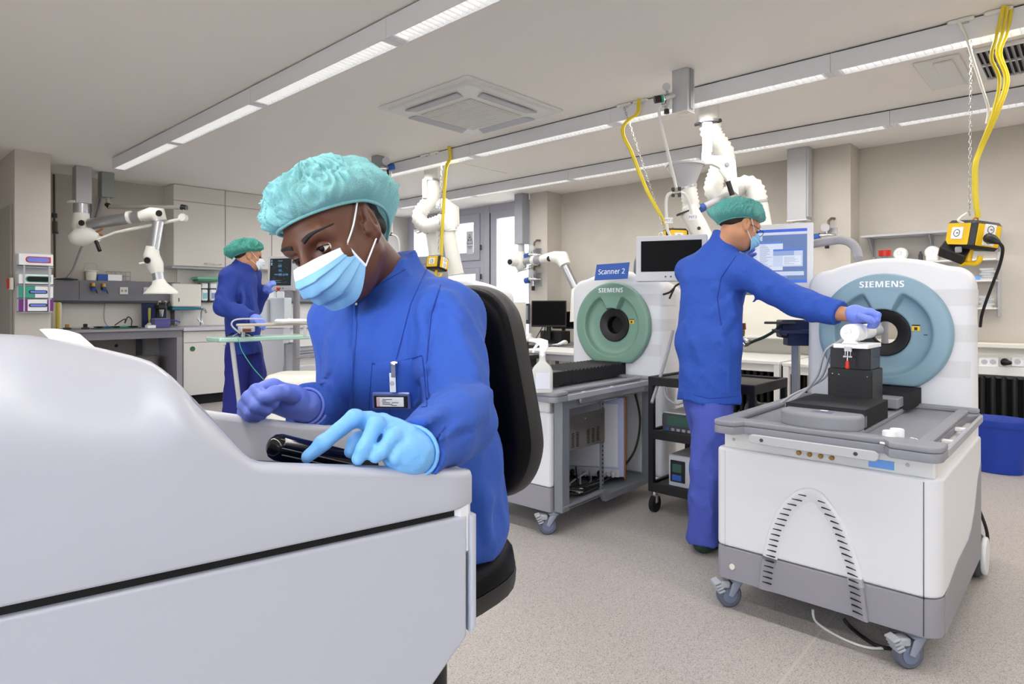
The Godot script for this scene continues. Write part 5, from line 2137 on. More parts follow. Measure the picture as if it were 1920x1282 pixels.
# ---------------------------------------------------------------- standing people
func person_head(t: Node3D, o: Vector3, f: Vector3, roll: float, nk: Vector3, skin: Material, cap: Material, maskm: Material, cell: float, seedv: int, glasses: bool) -> void:
	var base := t.position
	var hb := frame_at(Vector3.ZERO, f).basis
	hb = Basis(f.normalized(), roll) * hb
	var hs := head_sdf(false)
	hs.bone(Vector3(0, -0.045, -0.03), hb.transposed() * (nk - o), 0.054, 0.06, 0.03)
	var b := MB.new(); b.x = Transform3D(hb, o - base)
	hs.mesh(cell, b)
	obj("body", b, skin, t)
	var hr := Sdf.new()
	hr.ell(Vector3(0, 0.05, -0.024), Vector3(0.079, 0.087, 0.100), Basis.IDENTITY, 0.03)
	hr.bone(Vector3(0.035, 0.0, -0.078), Vector3(-0.035, 0.0, -0.078), 0.02, 0.02, 0.03)
	b = MB.new(); b.x = Transform3D(hb, o - base)
	hr.mesh(0.008, b)
	obj("hair", b, M["hair_brown"], t)
	obj("cap", cap_mesh(o, hb, base, 0.05, -0.035, 0.022, seedv, 0.014), cap, t)
	var mk := obj("face_mask", mask_mesh(o, hb, base, 0.0, 1.0), maskm, t)
	for sx in [1.0, -1.0]:
		for q in [[Vector3(sx * 0.058, -0.018, 0.056), Vector3(sx * 0.072, 0.006, 0.030), Vector3(sx * 0.083, 0.034, 0.0)], [Vector3(sx * 0.064, -0.065, 0.049), Vector3(sx * 0.075, -0.046, 0.022), Vector3(sx * 0.083, -0.028, -0.006)]]:
			b = MB.new(); b.x = Transform3D(hb, o - base)
			b.tube(MB.smooth_path(q, 3), 0.002, 5)
			obj("strap", b, M["strap_white"], mk)
		var ec := Vector3(sx * 0.0325, -0.003, 0.0775)
		b = MB.new(); b.x = Transform3D(hb, o - base)
		b.lathe([Vector2(0, -0.0128), Vector2(0.009, -0.009), Vector2(0.0128, 0), Vector2(0.009, 0.009), Vector2(0, 0.0128)], Transform3D(Basis.IDENTITY, ec), 12)
		obj("eye", b, M["eye_dark"], t)
	if glasses:
		b = MB.new(); b.x = Transform3D(hb, o - base)
		for sx in [-1.0, 1.0]:
			var ring := []
			for k in 17:
				var a := TAU * k / 16
				ring.append(Vector3(sx * 0.033 + cos(a) * 0.024, -0.004 + sin(a) * 0.017, 0.107))
			b.tube(ring, 0.0016, 5)
			b.tube([Vector3(sx * 0.057, 0.0, 0.105), Vector3(sx * 0.078, 0.004, 0.04), Vector3(sx * 0.084, 0.0, 0.0)], 0.0016, 5)
		b.tube([Vector3(-0.009, 0.002, 0.107), Vector3(0.009, 0.002, 0.107)], 0.0016, 5)
		obj("glasses", b, M["black_plastic"], t)
func folds(s: Sdf, list: Array) -> void:
	for q in list:
		var h := on_surface(s, [[q[0], q[1]], [q[2], q[3]]], -q[4] * 0.35)
		s.bone(h[0], h[1], q[4], q[4] * 0.3, q[4] * 2.2)
func wrinkle(s: Sdf, amp: float, sc: Vector3, seedv: int) -> void:
	s.noise = FastNoiseLite.new()
	s.noise.seed = seedv
	s.noise.frequency = 1.0
	s.noise.fractal_octaves = 2
	s.noise.fractal_type = FastNoiseLite.FRACTAL_RIDGED
	s.amp = amp
	s.nsc = sc

func build_man() -> void:
	people_materials()
	var base := Vector3(-1.465, 0, -3.06)
	var t := thing("person", "standing person in blue jacket with glasses reaching into the blue ring scanner", "person", base)
	var rv := vd(0.75, 0, -0.66)
	var RS := at(1388, 508, 3.12)
	var LS := at(1291, 508, 3.36)
	var nb := at(1345, 478, 3.25)
	var s := Sdf.new()
	s.bone(at(1335, 528, 3.25), at(1329, 640, 3.25), 0.118, 0.113, 0.05, rv, 1.4)
	s.bone(at(1329, 640, 3.25), at(1329, 760, 3.25), 0.112, 0.122, 0.05, rv, 1.3)
	s.bone(RS, nb, 0.06, 0.055, 0.06)
	s.bone(LS, nb, 0.056, 0.055, 0.08)
	var RE := at(1494, 566, 3.0)
	var RW := at(1573, 588, 2.83)
	s.bone(RS, RE, 0.072, 0.066, 0.05)
	s.bone(RE, RW, 0.066, 0.052, 0.03, Vector3.ZERO, 1.0, 1)
	s.bone(LS, at(1366, 590, 3.50), 0.056, 0.055, 0.04)
	s.bone(at(1366, 590, 3.50), at(1392, 520, 3.44), 0.052, 0.045, 0.03)
	s.bone(at(1350, 478, 3.25), at(1364, 441, 3.245), 0.07, 0.066, 0.03, Vector3.ZERO, 1.0, 1)
	s.plane(Vector3(0, 0.757, 0), Vector3.DOWN)
	folds(s, [[1345, 540, 1375, 575, 0.012], [1370, 560, 1330, 590, 0.012], [1375, 590, 1345, 640, 0.012], [1480, 540, 1502, 590, 0.014], [1508, 556, 1520, 600, 0.012], [1530, 565, 1545, 590, 0.010], [1300, 640, 1330, 700, 0.012], [1285, 610, 1290, 700, 0.012], [1360, 640, 1365, 720, 0.012], [1440, 535, 1410, 570, 0.012], [1320, 700, 1350, 735, 0.01]])
	wrinkle(s, 0.010, Vector3(4.5, 2.8, 4.5), 9)
	var b := mb(base); s.mesh(0.0105, b)
	var jk := obj("jacket", b, M["jacket_worn"], t)
	var sb: Material = M["seam_blue"]
	seam(jk, s, [[1380, 480], [1352, 520], [1345, 560], [1352, 610]], sb, "seam", 0.003)
	seam(jk, s, [[1300, 740], [1330, 747], [1385, 742]], sb, "seam", 0.002)
	patch(jk, s, [[1362, 635], [1389, 640], [1386, 730], [1360, 738]], 6, 10, 0.006, M["jacket_worn"], "pocket")
	# trousers
	var tr := Sdf.new()
	tr.bone(at(1340, 735, 3.21), at(1326, 880, 3.19), 0.095, 0.082, 0.04)
	tr.bone(at(1326, 880, 3.19), at(1319, 1010, 3.20), 0.082, 0.08, 0.03)
	tr.bone(at(1312, 735, 3.31), at(1345, 880, 3.38), 0.095, 0.08, 0.04)
	tr.bone(at(1345, 880, 3.38), at(1355, 980, 3.45), 0.08, 0.076, 0.03)
	folds(tr, [[1300, 770, 1330, 830, 0.012], [1345, 800, 1315, 860, 0.012], [1335, 900, 1330, 1000, 0.014], [1300, 930, 1335, 960, 0.01]])
	tr.plane(Vector3(0, 0.05, 0), Vector3.DOWN)
	wrinkle(tr, 0.010, Vector3(5, 2.6, 5), 13)
	b = mb(base); tr.mesh(0.0115, b)
	obj("trousers", b, M["trousers"], t)
	for q in [at(1318, 1012, 3.20), at(1356, 982, 3.46)]:
		var cs := Sdf.new()
		var h := Vector3(q.x, 0.045, q.z)
		cs.bone(h, h + vd(0.13, 0, 0.12), 0.052, 0.048, 0.02)
		cs.plane(Vector3(0, 0.0, 0), Vector3.DOWN)
		b = mb(base); cs.mesh(0.011, b)
		obj("clog", b, M["clog_green"], t)
	var ho := at(1386, 424, 3.21)
	person_head(t, ho, vd(0.90, -0.33, 0.24), 0.0, at(1352, 468, 3.25), M["skin_tan"], M["cap_green_pale"], M["mask_blue"], 0.006, 12, true)
	# bare wrist, gloves
	rod(t, "wrist", [at(1564, 586, 2.85), at(1595, 590, 2.78)], [0.036, 0.031], M["skin_tan"], 14)
	var g := Sdf.new()
	g.bone(at(1593, 590, 2.78), at(1602, 588, 2.765), 0.034, 0.034, 0.02, Vector3.ZERO, 1.0, 2)
	for q in [[1632, 585, 2.70], [1631, 589, 2.715], [1629, 593, 2.73], [1626, 596, 2.742]]:
		g.bone(at(1604, 589, 2.76), at(q[0], q[1], q[2]), 0.026, 0.016, 0.025)
		finger(g, [at(q[0], q[1], q[2]), at(q[0] + 14, q[1] + 5, q[2] - 0.02), at(q[0] + 13, q[1] + 15, q[2] - 0.02), at(q[0] + 4, q[1] + 16, q[2] - 0.01)], 0.0135, 0.010, 0.008)
	finger(g, [at(1612, 592, 2.70), at(1630, 598, 2.66), at(1638, 604, 2.655)], 0.014, 0.011, 0.01)
	b = mb(base); g.mesh(0.005, b)
	obj("glove", b, M["glove_violet"], t)
	g = Sdf.new()
	g.bone(at(1391, 522, 3.44), at(1396, 508, 3.43), 0.034, 0.034, 0.02)
	for q in [[1404, 486, 3.41], [1400, 487, 3.425], [1397, 490, 3.44], [1395, 493, 3.455]]:
		g.bone(at(1396, 508, 3.43), at(q[0], q[1], q[2]), 0.026, 0.015, 0.02)
	finger(g, [at(1404, 486, 3.41), at(1410, 478, 3.38), at(1416, 476, 3.36)], 0.013, 0.010)
	finger(g, [at(1400, 487, 3.425), at(1406, 473, 3.41), at(1413, 468, 3.39)], 0.013, 0.010)
	finger(g, [at(1397, 490, 3.44), at(1400, 472, 3.43), at(1408, 465, 3.41)], 0.012, 0.009)
	finger(g, [at(1395, 493, 3.455), at(1394, 476, 3.45), at(1400, 468, 3.44)], 0.011, 0.009)
	finger(g, [at(1397, 508, 3.41), at(1410, 497, 3.39), at(1420, 493, 3.37)], 0.014, 0.011)
	b = mb(base); g.mesh(0.005, b)
	obj("glove", b, M["glove_violet"], t)

func build_far_person() -> void:
	var base := Vector3(at(460, 600, 5.0).x, 0, at(460, 600, 5.0).z)
	var t := thing("person", "person in the back with dark green cap touching a small monitor", "person", base)
	var rv := vd(0.6, 0, -0.8)
	var RS := at(432, 519, 4.88)
	var LS := at(472, 517, 5.13)
	var nb := at(455, 500, 5.01)
	var s := Sdf.new()
	s.bone(at(450, 533, 5.0), at(456, 610, 5.0), 0.120, 0.115, 0.05, rv, 1.25)
	s.bone(at(456, 610, 5.0), at(458, 672, 5.0), 0.115, 0.125, 0.05, rv, 1.25)
	s.bone(RS, nb, 0.062, 0.055, 0.06)
	s.bone(LS, nb, 0.062, 0.055, 0.06)
	var RE := at(419, 575, 4.78)
	var RW := at(472, 597, 4.70)
	s.bone(RS, RE, 0.074, 0.066, 0.04)
	s.bone(RE, RW, 0.066, 0.05, 0.03, Vector3.ZERO, 1.0, 1)
	var LE := at(474, 580, 5.24)
	var LW := at(494, 549, 5.20)
	s.bone(LS, LE, 0.065, 0.058, 0.04)
	s.bone(LE, LW, 0.058, 0.048, 0.03)
	s.bone(at(457, 503, 5.01), at(462, 490, 5.01), 0.07, 0.066, 0.03, Vector3.ZERO, 1.0, 1)
	s.plane(Vector3(0, 0.872, 0), Vector3.DOWN)
	folds(s, [[415, 545, 435, 575, 0.014], [412, 560, 440, 590, 0.014], [455, 540, 462, 600, 0.012], [430, 600, 450, 640, 0.014], [470, 540, 476, 610, 0.012]])
	wrinkle(s, 0.011, Vector3(4.5, 3, 4.5), 19)
	var b := mb(base); s.mesh(0.0125, b)
	obj("jacket", b, M["jacket_deep"], t)
	var tr := Sdf.new()
	tr.bone(at(448, 655, 4.95), at(438, 770, 4.93), 0.095, 0.075, 0.02)
	tr.bone(at(438, 770, 4.93), at(440, 868, 4.96), 0.075, 0.072, 0.015)
	tr.bone(at(468, 655, 5.05), at(489, 770, 5.10), 0.095, 0.075, 0.02)
	tr.bone(at(489, 770, 5.10), at(494, 858, 5.16), 0.075, 0.072, 0.015)
	tr.plane(Vector3(0, 0.05, 0), Vector3.DOWN)
	wrinkle(tr, 0.011, Vector3(5, 2.6, 5), 23)
	b = mb(base); tr.mesh(0.014, b)
	obj("trousers", b, M["trousers_navy"], t)
	for q in [at(442, 868, 4.96), at(492, 858, 5.16)]:
		var cs := Sdf.new()
		var h := Vector3(q.x, 0.045, q.z)
		cs.bone(h, h + vd(0.14, 0, 0.09), 0.05, 0.046, 0.02)
		cs.plane(Vector3.ZERO, Vector3.DOWN)
		b = mb(base); cs.mesh(0.013, b)
		obj("shoe", b, M["black_plastic"], t)
	person_head(t, at(465, 480, 5.01), vd(0.76, -0.05, 0.56), 0.0, at(458, 500, 5.01), M["skin_tan"], M["cap_green"], M["mask_white"], 0.007, 17, false)
	var g := Sdf.new()
	g.bone(RW, at(478, 598, 4.69), 0.036, 0.034, 0.02)
	for q in [[488, 604, 4.66], [489, 601, 4.675], [489, 599, 4.69], [488, 597, 4.705]]:
		g.bone(at(480, 598, 4.69), at(q[0], q[1], q[2]), 0.026, 0.017, 0.02)
		finger(g, [at(q[0], q[1], q[2]), at(q[0] + 7, q[1] + 6, q[2] - 0.01), at(q[0] + 6, q[1] + 13, q[2] - 0.01)], 0.014, 0.011)
	finger(g, [at(480, 602, 4.65), at(486, 609, 4.63), at(490, 613, 4.63)], 0.014, 0.011)
	b = mb(base); g.mesh(0.006, b)
	obj("glove", b, M["glove_violet"], t)
	g = Sdf.new()
	g.bone(LW, at(498, 545, 5.19), 0.036, 0.034, 0.02)
	for q in [[505, 539, 5.17], [505, 537, 5.19], [504, 535, 5.21], [502, 534, 5.22]]:
		g.bone(at(499, 544, 5.19), at(q[0], q[1], q[2]), 0.026, 0.016, 0.02)
		finger(g, [at(q[0], q[1], q[2]), at(q[0] + 6, q[1] - 5, q[2]), at(q[0] + 11, q[1] - 6, q[2])], 0.014, 0.010)
	finger(g, [at(500, 547, 5.16), at(506, 547, 5.13), at(511, 545, 5.12)], 0.014, 0.011)
	b = mb(base); g.mesh(0.006, b)
	obj("glove", b, M["glove_violet"], t)

# ---------------------------------------------------------------- cart and screens by the scanners
func build_cart() -> void:
	var o := Vector3(-1.66, 0, -3.62)
	var t := thing("equipment_cart", "black three shelf equipment cart behind the standing person", "cart", o)
	var bk: Material = M["black_plastic"]
	var hx := 0.325
	var hz := 0.25
	for y in [0.15, 0.47, 0.79]:
		var b := MB.new()
		b.span(Vector3(-hx, y, -hz), Vector3(hx, y + 0.012, hz), 0.003)
		for s in [-1, 1]:
			b.span(Vector3(-hx, y - 0.025, s * hz), Vector3(hx, y + 0.03, s * (hz - 0.02)), 0.004)
			b.span(Vector3(s * hx, y - 0.025, -hz), Vector3(s * (hx - 0.02), y + 0.03, hz), 0.004)
		var sh := obj("shelf", b, bk, t)
		lbox(sh, "mat", Vector3(-hx + 0.025, y + 0.012, -hz + 0.025), Vector3(hx - 0.025, y + 0.016, hz - 0.025), mat("mat_grey", "4a4946", 0.7), 0.001)
	for sx in [-1, 1]:
		for sz in [-1, 1]:
			lbox(t, "post", Vector3(sx * hx, 0.13, sz * hz), Vector3(sx * (hx - 0.035), 0.81, sz * (hz - 0.035)), bk, 0.004)
			var b := MB.new()
			var p := Vector3(sx * (hx - 0.03), 0.05, sz * (hz - 0.03))
			b.cyl(p + Vector3(-0.014, 0, 0), p + Vector3(0.014, 0, 0), 0.05, -1, 24)
			var w := obj("wheel", b, M["black_matte"], t)
			b = MB.new()
			b.cyl(p + Vector3(0, 0.055, 0), p + Vector3(0, 0.09, 0), 0.02)
			b.box(p + Vector3(0, 0.03, 0), Vector3(0.042, 0.055, 0.03), 0.006)
			obj("fork", b, M["chrome"], w)
	# instruments
	var d := thing("instrument", "grey instrument with green display on the cart's middle shelf", "instrument", o + Vector3(-0.14, 0.486, 0.04))
	lbox(d, "case", Vector3(-0.12, 0, -0.15), Vector3(0.12, 0.12, 0.15), M["light_grey"], 0.006)
	lbox(d, "front_bezel", Vector3(-0.115, 0.004, 0.15), Vector3(0.115, 0.116, 0.158), M["dark_grey"], 0.003)
	lbox(d, "display", Vector3(-0.085, 0.045, 0.156), Vector3(0.055, 0.105, 0.160), mat("display_green", "3d5c50", 0.2), 0.001)
	for i in 5: lbox(d, "button", Vector3(-0.09 + 0.035 * i, 0.014, 0.156), Vector3(-0.07 + 0.035 * i, 0.03, 0.163), M["sign_blue"] if i == 0 else M["grey_paint"], 0.001)
	lbox(d, "side_handle", Vector3(-0.14, 0.03, 0.0), Vector3(-0.125, 0.1, 0.12), M["black_plastic"], 0.004)
	d = thing("instrument", "grey power supply box on the cart's bottom shelf", "instrument", o + Vector3(-0.06, 0.166, 0.02))
	lbox(d, "case", Vector3(-0.16, 0, -0.18), Vector3(0.2, 0.19, 0.17), M["light_grey"], 0.006)
	lbox(d, "meter", Vector3(-0.145, 0.03, 0.17), Vector3(-0.05, 0.16, 0.178), M["black_plastic"], 0.003)
	lbox(d, "meter_display", Vector3(-0.13, 0.09, 0.177), Vector3(-0.07, 0.14, 0.1795), M["display_green"], 0.001)
	lbox(d, "meter_keys", Vector3(-0.13, 0.04, 0.177), Vector3(-0.07, 0.075, 0.181), M["sign_blue"], 0.001)
	for i in 5: disc_local(d, "terminal", Vector3(0.09, 0.03 + 0.032 * i, 0.17), Vector3.BACK, 0.007, 0.012, M["black_plastic"] if i % 2 else M["red"])
	for i in 4: disc_local(d, "knob", Vector3(0.02, 0.04 + 0.036 * i, 0.17), Vector3.BACK, 0.010, 0.006, M["cream_plastic"])
	var b := mb(); b.tube(MB.smooth_path([o + Vector3(-0.05, 0.36, 0.15), o + Vector3(-0.02, 0.37, 0.2), o + Vector3(0.03, 0.4, 0.18)], 6), 0.012, 8)
	single("coiled_lead", b, M["cable_grey"], "short grey lead lying on the power supply box", "cable")
	b = mb(); b.tube(MB.smooth_path([at(1245, 725, 3.6), at(1250, 745, 3.6), at(1268, 757, 3.58), at(1290, 755, 3.55), at(1300, 800, 3.5), at(1302, 860, 3.5)], 6), 0.008, 8)
	single("hanging_cable", b, M["cable_grey"], "grey cable looping down beside the cart shelves", "cable")
	b = mb(); b.tube(MB.smooth_path([at(1222, 755, 3.75), at(1240, 700, 3.85), at(1252, 660, 3.9), at(1262, 620, 3.95)], 6), 0.010, 8)
	single("hanging_cable", b, M["cable_grey"], "grey cable rising beside the green scanner's side", "cable")
	# cream strip between cart and wall side of the green scanner
	# spray bottle on the green scanner's tray
	var sp := ay(1017, 735, 0.791)
	t = thing("spray_bottle", "white spray bottle on the green scanner's table corner", "bottle", sp, 40.0)
	b = MB.new()
	var rows := []
	for q in [[0.0, 0.052, 0.030], [0.004, 0.055, 0.033], [0.11, 0.055, 0.033], [0.135, 0.045, 0.030], [0.160, 0.020, 0.018], [0.175, 0.016, 0.016], [0.195, 0.016, 0.016]]:
		var row := PackedVector3Array()
		for p in rr(q[1] * 2, q[2] * 2, min(q[1], q[2]) * 0.5, 4): row.append(Vector3(p.x, q[0], -p.y))
		rows.append(row)
	b.loft(rows)
	var clear := mat("bottle_plastic", "e6e8e6", 0.3)
	clear.albedo_color = Color(0.9, 0.91, 0.9, 0.72)
	clear.transparency = BaseMaterial3D.TRANSPARENCY_ALPHA
	obj("bottle_body", b, clear, t)
	b = MB.new(); b.span(Vector3(-0.046, 0.004, -0.026), Vector3(0.046, 0.05, 0.026), 0.006)
	obj("liquid", b, mat("liquid_pale", "c9cfcc", 0.2), t)
	lbox(t, "bottle_label", Vector3(-0.035, 0.02, 0.0325), Vector3(0.04, 0.105, 0.0345), mat("label_pale", "dcdfec", 0.5), 0.001)
	b = MB.new()
	b.cyl(Vector3(0, 0.19, 0), Vector3(0, 0.215, 0), 0.017, 0.016)
	b.x = Transform3D(Basis(Vector3(1, 0, 0), Vector3(0, 1, 0), Vector3(0, 0, 1)), Vector3(0, 0, -0.012))
	b.prism(pv([-0.075, 0.268, -0.07, 0.282, -0.01, 0.285, 0.03, 0.272, 0.032, 0.24, 0.018, 0.212, -0.016, 0.212, -0.016, 0.245, -0.04, 0.262]), 0.024, 0.004, 2)
	b.prism(pv([-0.018, 0.25, -0.032, 0.258, -0.052, 0.228, -0.056, 0.208, -0.046, 0.206, -0.036, 0.228]), 0.016, 0.003, 2)
	obj("trigger_head", b, M["print_white"], t)
	# blue sign on the green scanner
	var sg := at(1147, 509, 4.13)
	t = thing("scanner_sign", "blue sign reading Scanner 2 on top of the green scanner", "sign", sg, 2.0)
	b = MB.new()
	b.x = Transform3D(Basis(Vector3.RIGHT, -0.12), Vector3.ZERO)
	b.prism(pv([-0.128, -0.056, 0.122, -0.05, 0.13, 0.055, -0.118, 0.05]), 0.004, 0.0)
	obj("sign_sheet", b, M["sign_blue"], t)
	text(t, "lettering", "Scanner 2", 0.046, Transform3D(Basis(Vector3.RIGHT, -0.12), Vector3(0.0, 0.0, 0.0046)), M["print_white"], 0.001)

func screen_image(kind: int) -> ImageTexture:
	var im := Image.create(512, 400, false, Image.FORMAT_RGB8)
	var rng := RandomNumberGenerator.new(); rng.seed = 31 + kind
	if kind == 0:
		im.fill(Color("5f7ab4"))
		im.fill_rect(Rect2i(0, 0, 512, 22), Color("2a5ad8"))
		im.fill_rect(Rect2i(0, 22, 512, 20), Color("cfd8ee"))
		im.fill_rect(Rect2i(0, 378, 512, 22), Color("2f6fe0"))
		im.fill_rect(Rect2i(0, 44, 190, 40), Color("b8c6ea"))
		for w in [[40, 96, 300, 210, "d8e0f4"], [40, 96, 300, 12, "5a86e0"], [270, 150, 212, 130, "c4d0ec"], [270, 150, 212, 14, "4c78d8"], [270, 164, 150, 34, "8fa6d8"], [340, 200, 130, 70, "dfe6f6"], [80, 320, 160, 36, "a8b8de"], [250, 316, 240, 30, "c8d4ee"], [250, 346, 120, 26, "7c94cc"]]:
			im.fill_rect(Rect2i(w[0], w[1], w[2], w[3]), Color(w[4]))
		for i in 34:
			im.fill_rect(Rect2i(52 + (i % 2) * 120, 118 + (i / 2) * 11, rng.randi_range(40, 100), 3), Color("7d8fba"))
		for i in 10: im.fill_rect(Rect2i(348, 208 + i * 6, rng.randi_range(30, 110), 2), Color("8a9cc8"))
	else:
		im.fill(Color("2b3438"))
		for w in [[20, 20, 34, 26, "9fc4e0"], [20, 60, 34, 40, "c0d4e4"], [190, 30, 110, 14, "6f9fc8"], [200, 90, 80, 40, "5a8cc0"], [210, 160, 70, 34, "5a8cc0"], [110, 230, 90, 14, "7fb0d4"], [210, 222, 80, 34, "6aa0d0"], [310, 226, 60, 28, "5a8cc0"], [380, 226, 60, 28, "6aa0d0"], [70, 320, 180, 12, "7894a4"], [60, 350, 220, 10, "7894a4"]]:
			im.fill_rect(Rect2i(w[0], w[1], w[2], w[3]), Color(w[4]))
		for i in 40: im.fill_rect(Rect2i(rng.randi_range(60, 420), rng.randi_range(30, 360), rng.randi_range(10, 50), 3), Color("7da2b8"))
	return ImageTexture.create_from_image(im)
# flat monitor: frame, screen, in its own axes (z towards the viewer)
func monitor(label: String, xf: Transform3D, w: float, h: float, bez: float, frame_m: Material, screen_m: Material) -> Node3D:
	var t := thing("monitor", label, "monitor", xf.origin)
	var b := MB.new(); b.x = Transform3D(xf.basis, Vector3.ZERO)
	b.x = b.x * Transform3D(Basis.IDENTITY, Vector3(0, 0, -0.045))
	b.prism(rr(w, h, 0.008, 3), 0.045, 0.005, 2)
	obj("housing", b, frame_m, t)
	b = MB.new(); b.x = Transform3D(xf.basis, Vector3.ZERO)
	var sw := w / 2 - bez
	var y0 := -h / 2 + bez * 1.9
	var y1 := h / 2 - bez
	b.quad_uv(Vector3(-sw, y0, 0.0012), Vector3(sw, y0, 0.0012), Vector3(sw, y1, 0.0012), Vector3(-sw, y1, 0.0012))
	obj("screen", b, screen_m, t)
	for i in 3:
		b = MB.new(); b.x = Transform3D(xf.basis, Vector3.ZERO)
		b.cyl(Vector3(-0.03 + 0.03 * i, -h / 2 + bez * 0.9, -0.002), Vector3(-0.03 + 0.03 * i, -h / 2 + bez * 0.9, 0.003), 0.005, -1, 12)
		obj("button", b, M["dark_grey"], t)
	return t
func glow_screen(called: String, kind: int, energy: float) -> StandardMaterial3D:
	var m := mat(called, "101014", 0.3)
	m.emission_enabled = true
	m.emission = Color.BLACK
	m.emission_texture = screen_image(kind)
	m.emission_energy_multiplier = energy
	return m
func build_scanner_screens() -> void:
	var x1 := frame_at(at(1446, 485, 3.55), Vector3(0.30, 0.16, 1.0))
	var t := monitor("white touch monitor showing blue windows beside the standing person", x1, 0.43, 0.40, 0.032, M["device_white"], glow_screen("screen_windows", 0, 0.85))
	rod(t, "arm", [at(1500, 462, 3.6), at(1530, 456, 3.55), at(1560, 451, 3.5), at(1580, 450, 3.45), at(1596, 456, 3.4), at(1606, 468, 3.36), at(1610, 485, 3.33)], 0.024, M["grey_paint"], 12, 5)
	var x2 := frame_at(at(1258, 484, 3.62), Vector3(0.42, 0.02, 1.0))
	t = monitor("grey monitor with a black screen above the green scanner", x2, 0.40, 0.265, 0.03, M["light_grey"], M["screen_black"])
	rod(t, "arm", [at(1222, 472, 3.68), at(1206, 478, 3.8), at(1197, 488, 3.95), at(1195, 508, 4.1)], 0.026, M["grey_paint"], 12, 5)
	var b := mb(t.position)
	b.tube(MB.smooth_path([at(1290, 525, 3.6), at(1268, 535, 3.6), at(1262, 545, 3.6), at(1255, 560, 3.6)], 5), 0.006, 6)
	b.tube(MB.smooth_path([at(1264, 540, 3.6), at(1255, 548, 3.6), at(1243, 552, 3.6)], 5), 0.006, 6)
	obj("cable", b, M["cable_black"], t)
	# column with dark blue holder behind the standing person's arm
	var o := at(1492, 640, 3.6)
	o.y = 0.0
	t = thing("stand", "tall aluminium stand with dark blue holder behind the outstretched arm", "stand", o)
	blk(t, "column", o + Vector3(-0.02, 0.02, -0.02), o + Vector3(0.02, 1.15, 0.02), M["alu"], 0.004)
	blk(t, "base_plate", o + Vector3(-0.08, 0, -0.12), o + Vector3(0.08, 0.02, 0.12), M["dark_grey"], 0.004)
	obox(t, "holder", turned(at(1490, 616, 3.55), 35), Vector3(0.17, 0.10, 0.12), M["blue_dark"], 0.006)
	obox(t, "shelf", turned(at(1486, 621, 3.5), 35), Vector3(0.18, 0.02, 0.16), M["blue_dark"], 0.003)
	obox(t, "clamp_block", turned(at(1494, 632, 3.52), 35), Vector3(0.12, 0.09, 0.1), M["blue_dark"], 0.004)
	obox(t, "black_plate", turned(at(1462, 605, 3.5), 20), Vector3(0.16, 0.012, 0.12), M["black_plastic"], 0.003)
	obox(t, "upper_gear", turned(at(1494, 548, 3.55), 20), Vector3(0.10, 0.12, 0.1), M["black_plastic"], 0.006)
	obox(t, "knob_block", turned(at(1470, 624, 3.48), 20), Vector3(0.04, 0.03, 0.04), M["black_plastic"], 0.004)
	var b2 := mb()
	b2.tube(MB.smooth_path([at(1396, 648, 3.7), at(1412, 640, 3.65), at(1430, 633, 3.6), at(1450, 622, 3.55), at(1464, 610, 3.52)], 6), 0.009, 8)
	single("gas_hose", b2, mat("hose_dark", "23403a", 0.5), "dark green gas hose curving to the blue holder", "hose")
	t = thing("gas_regulator", "brass and chrome gas regulator beside the standing person's hip", "regulator", at(1393, 640, 3.72))
	var p := t.position
	rod(t, "valve_body", [p, at(1400, 648, 3.7)], 0.03, M["chrome"], 12)
	rod(t, "nozzle", [at(1398, 645, 3.7), at(1408, 640, 3.66)], [0.018, 0.012], M["chrome"], 10)
	rod(t, "brass_stem", [at(1389, 630, 3.72), at(1390, 618, 3.72)], 0.022, M["brass"], 10)
	rod(t, "brass_cap", [at(1390, 618, 3.72), at(1389, 606, 3.72)], 0.028, M["dark_brown"], 10)

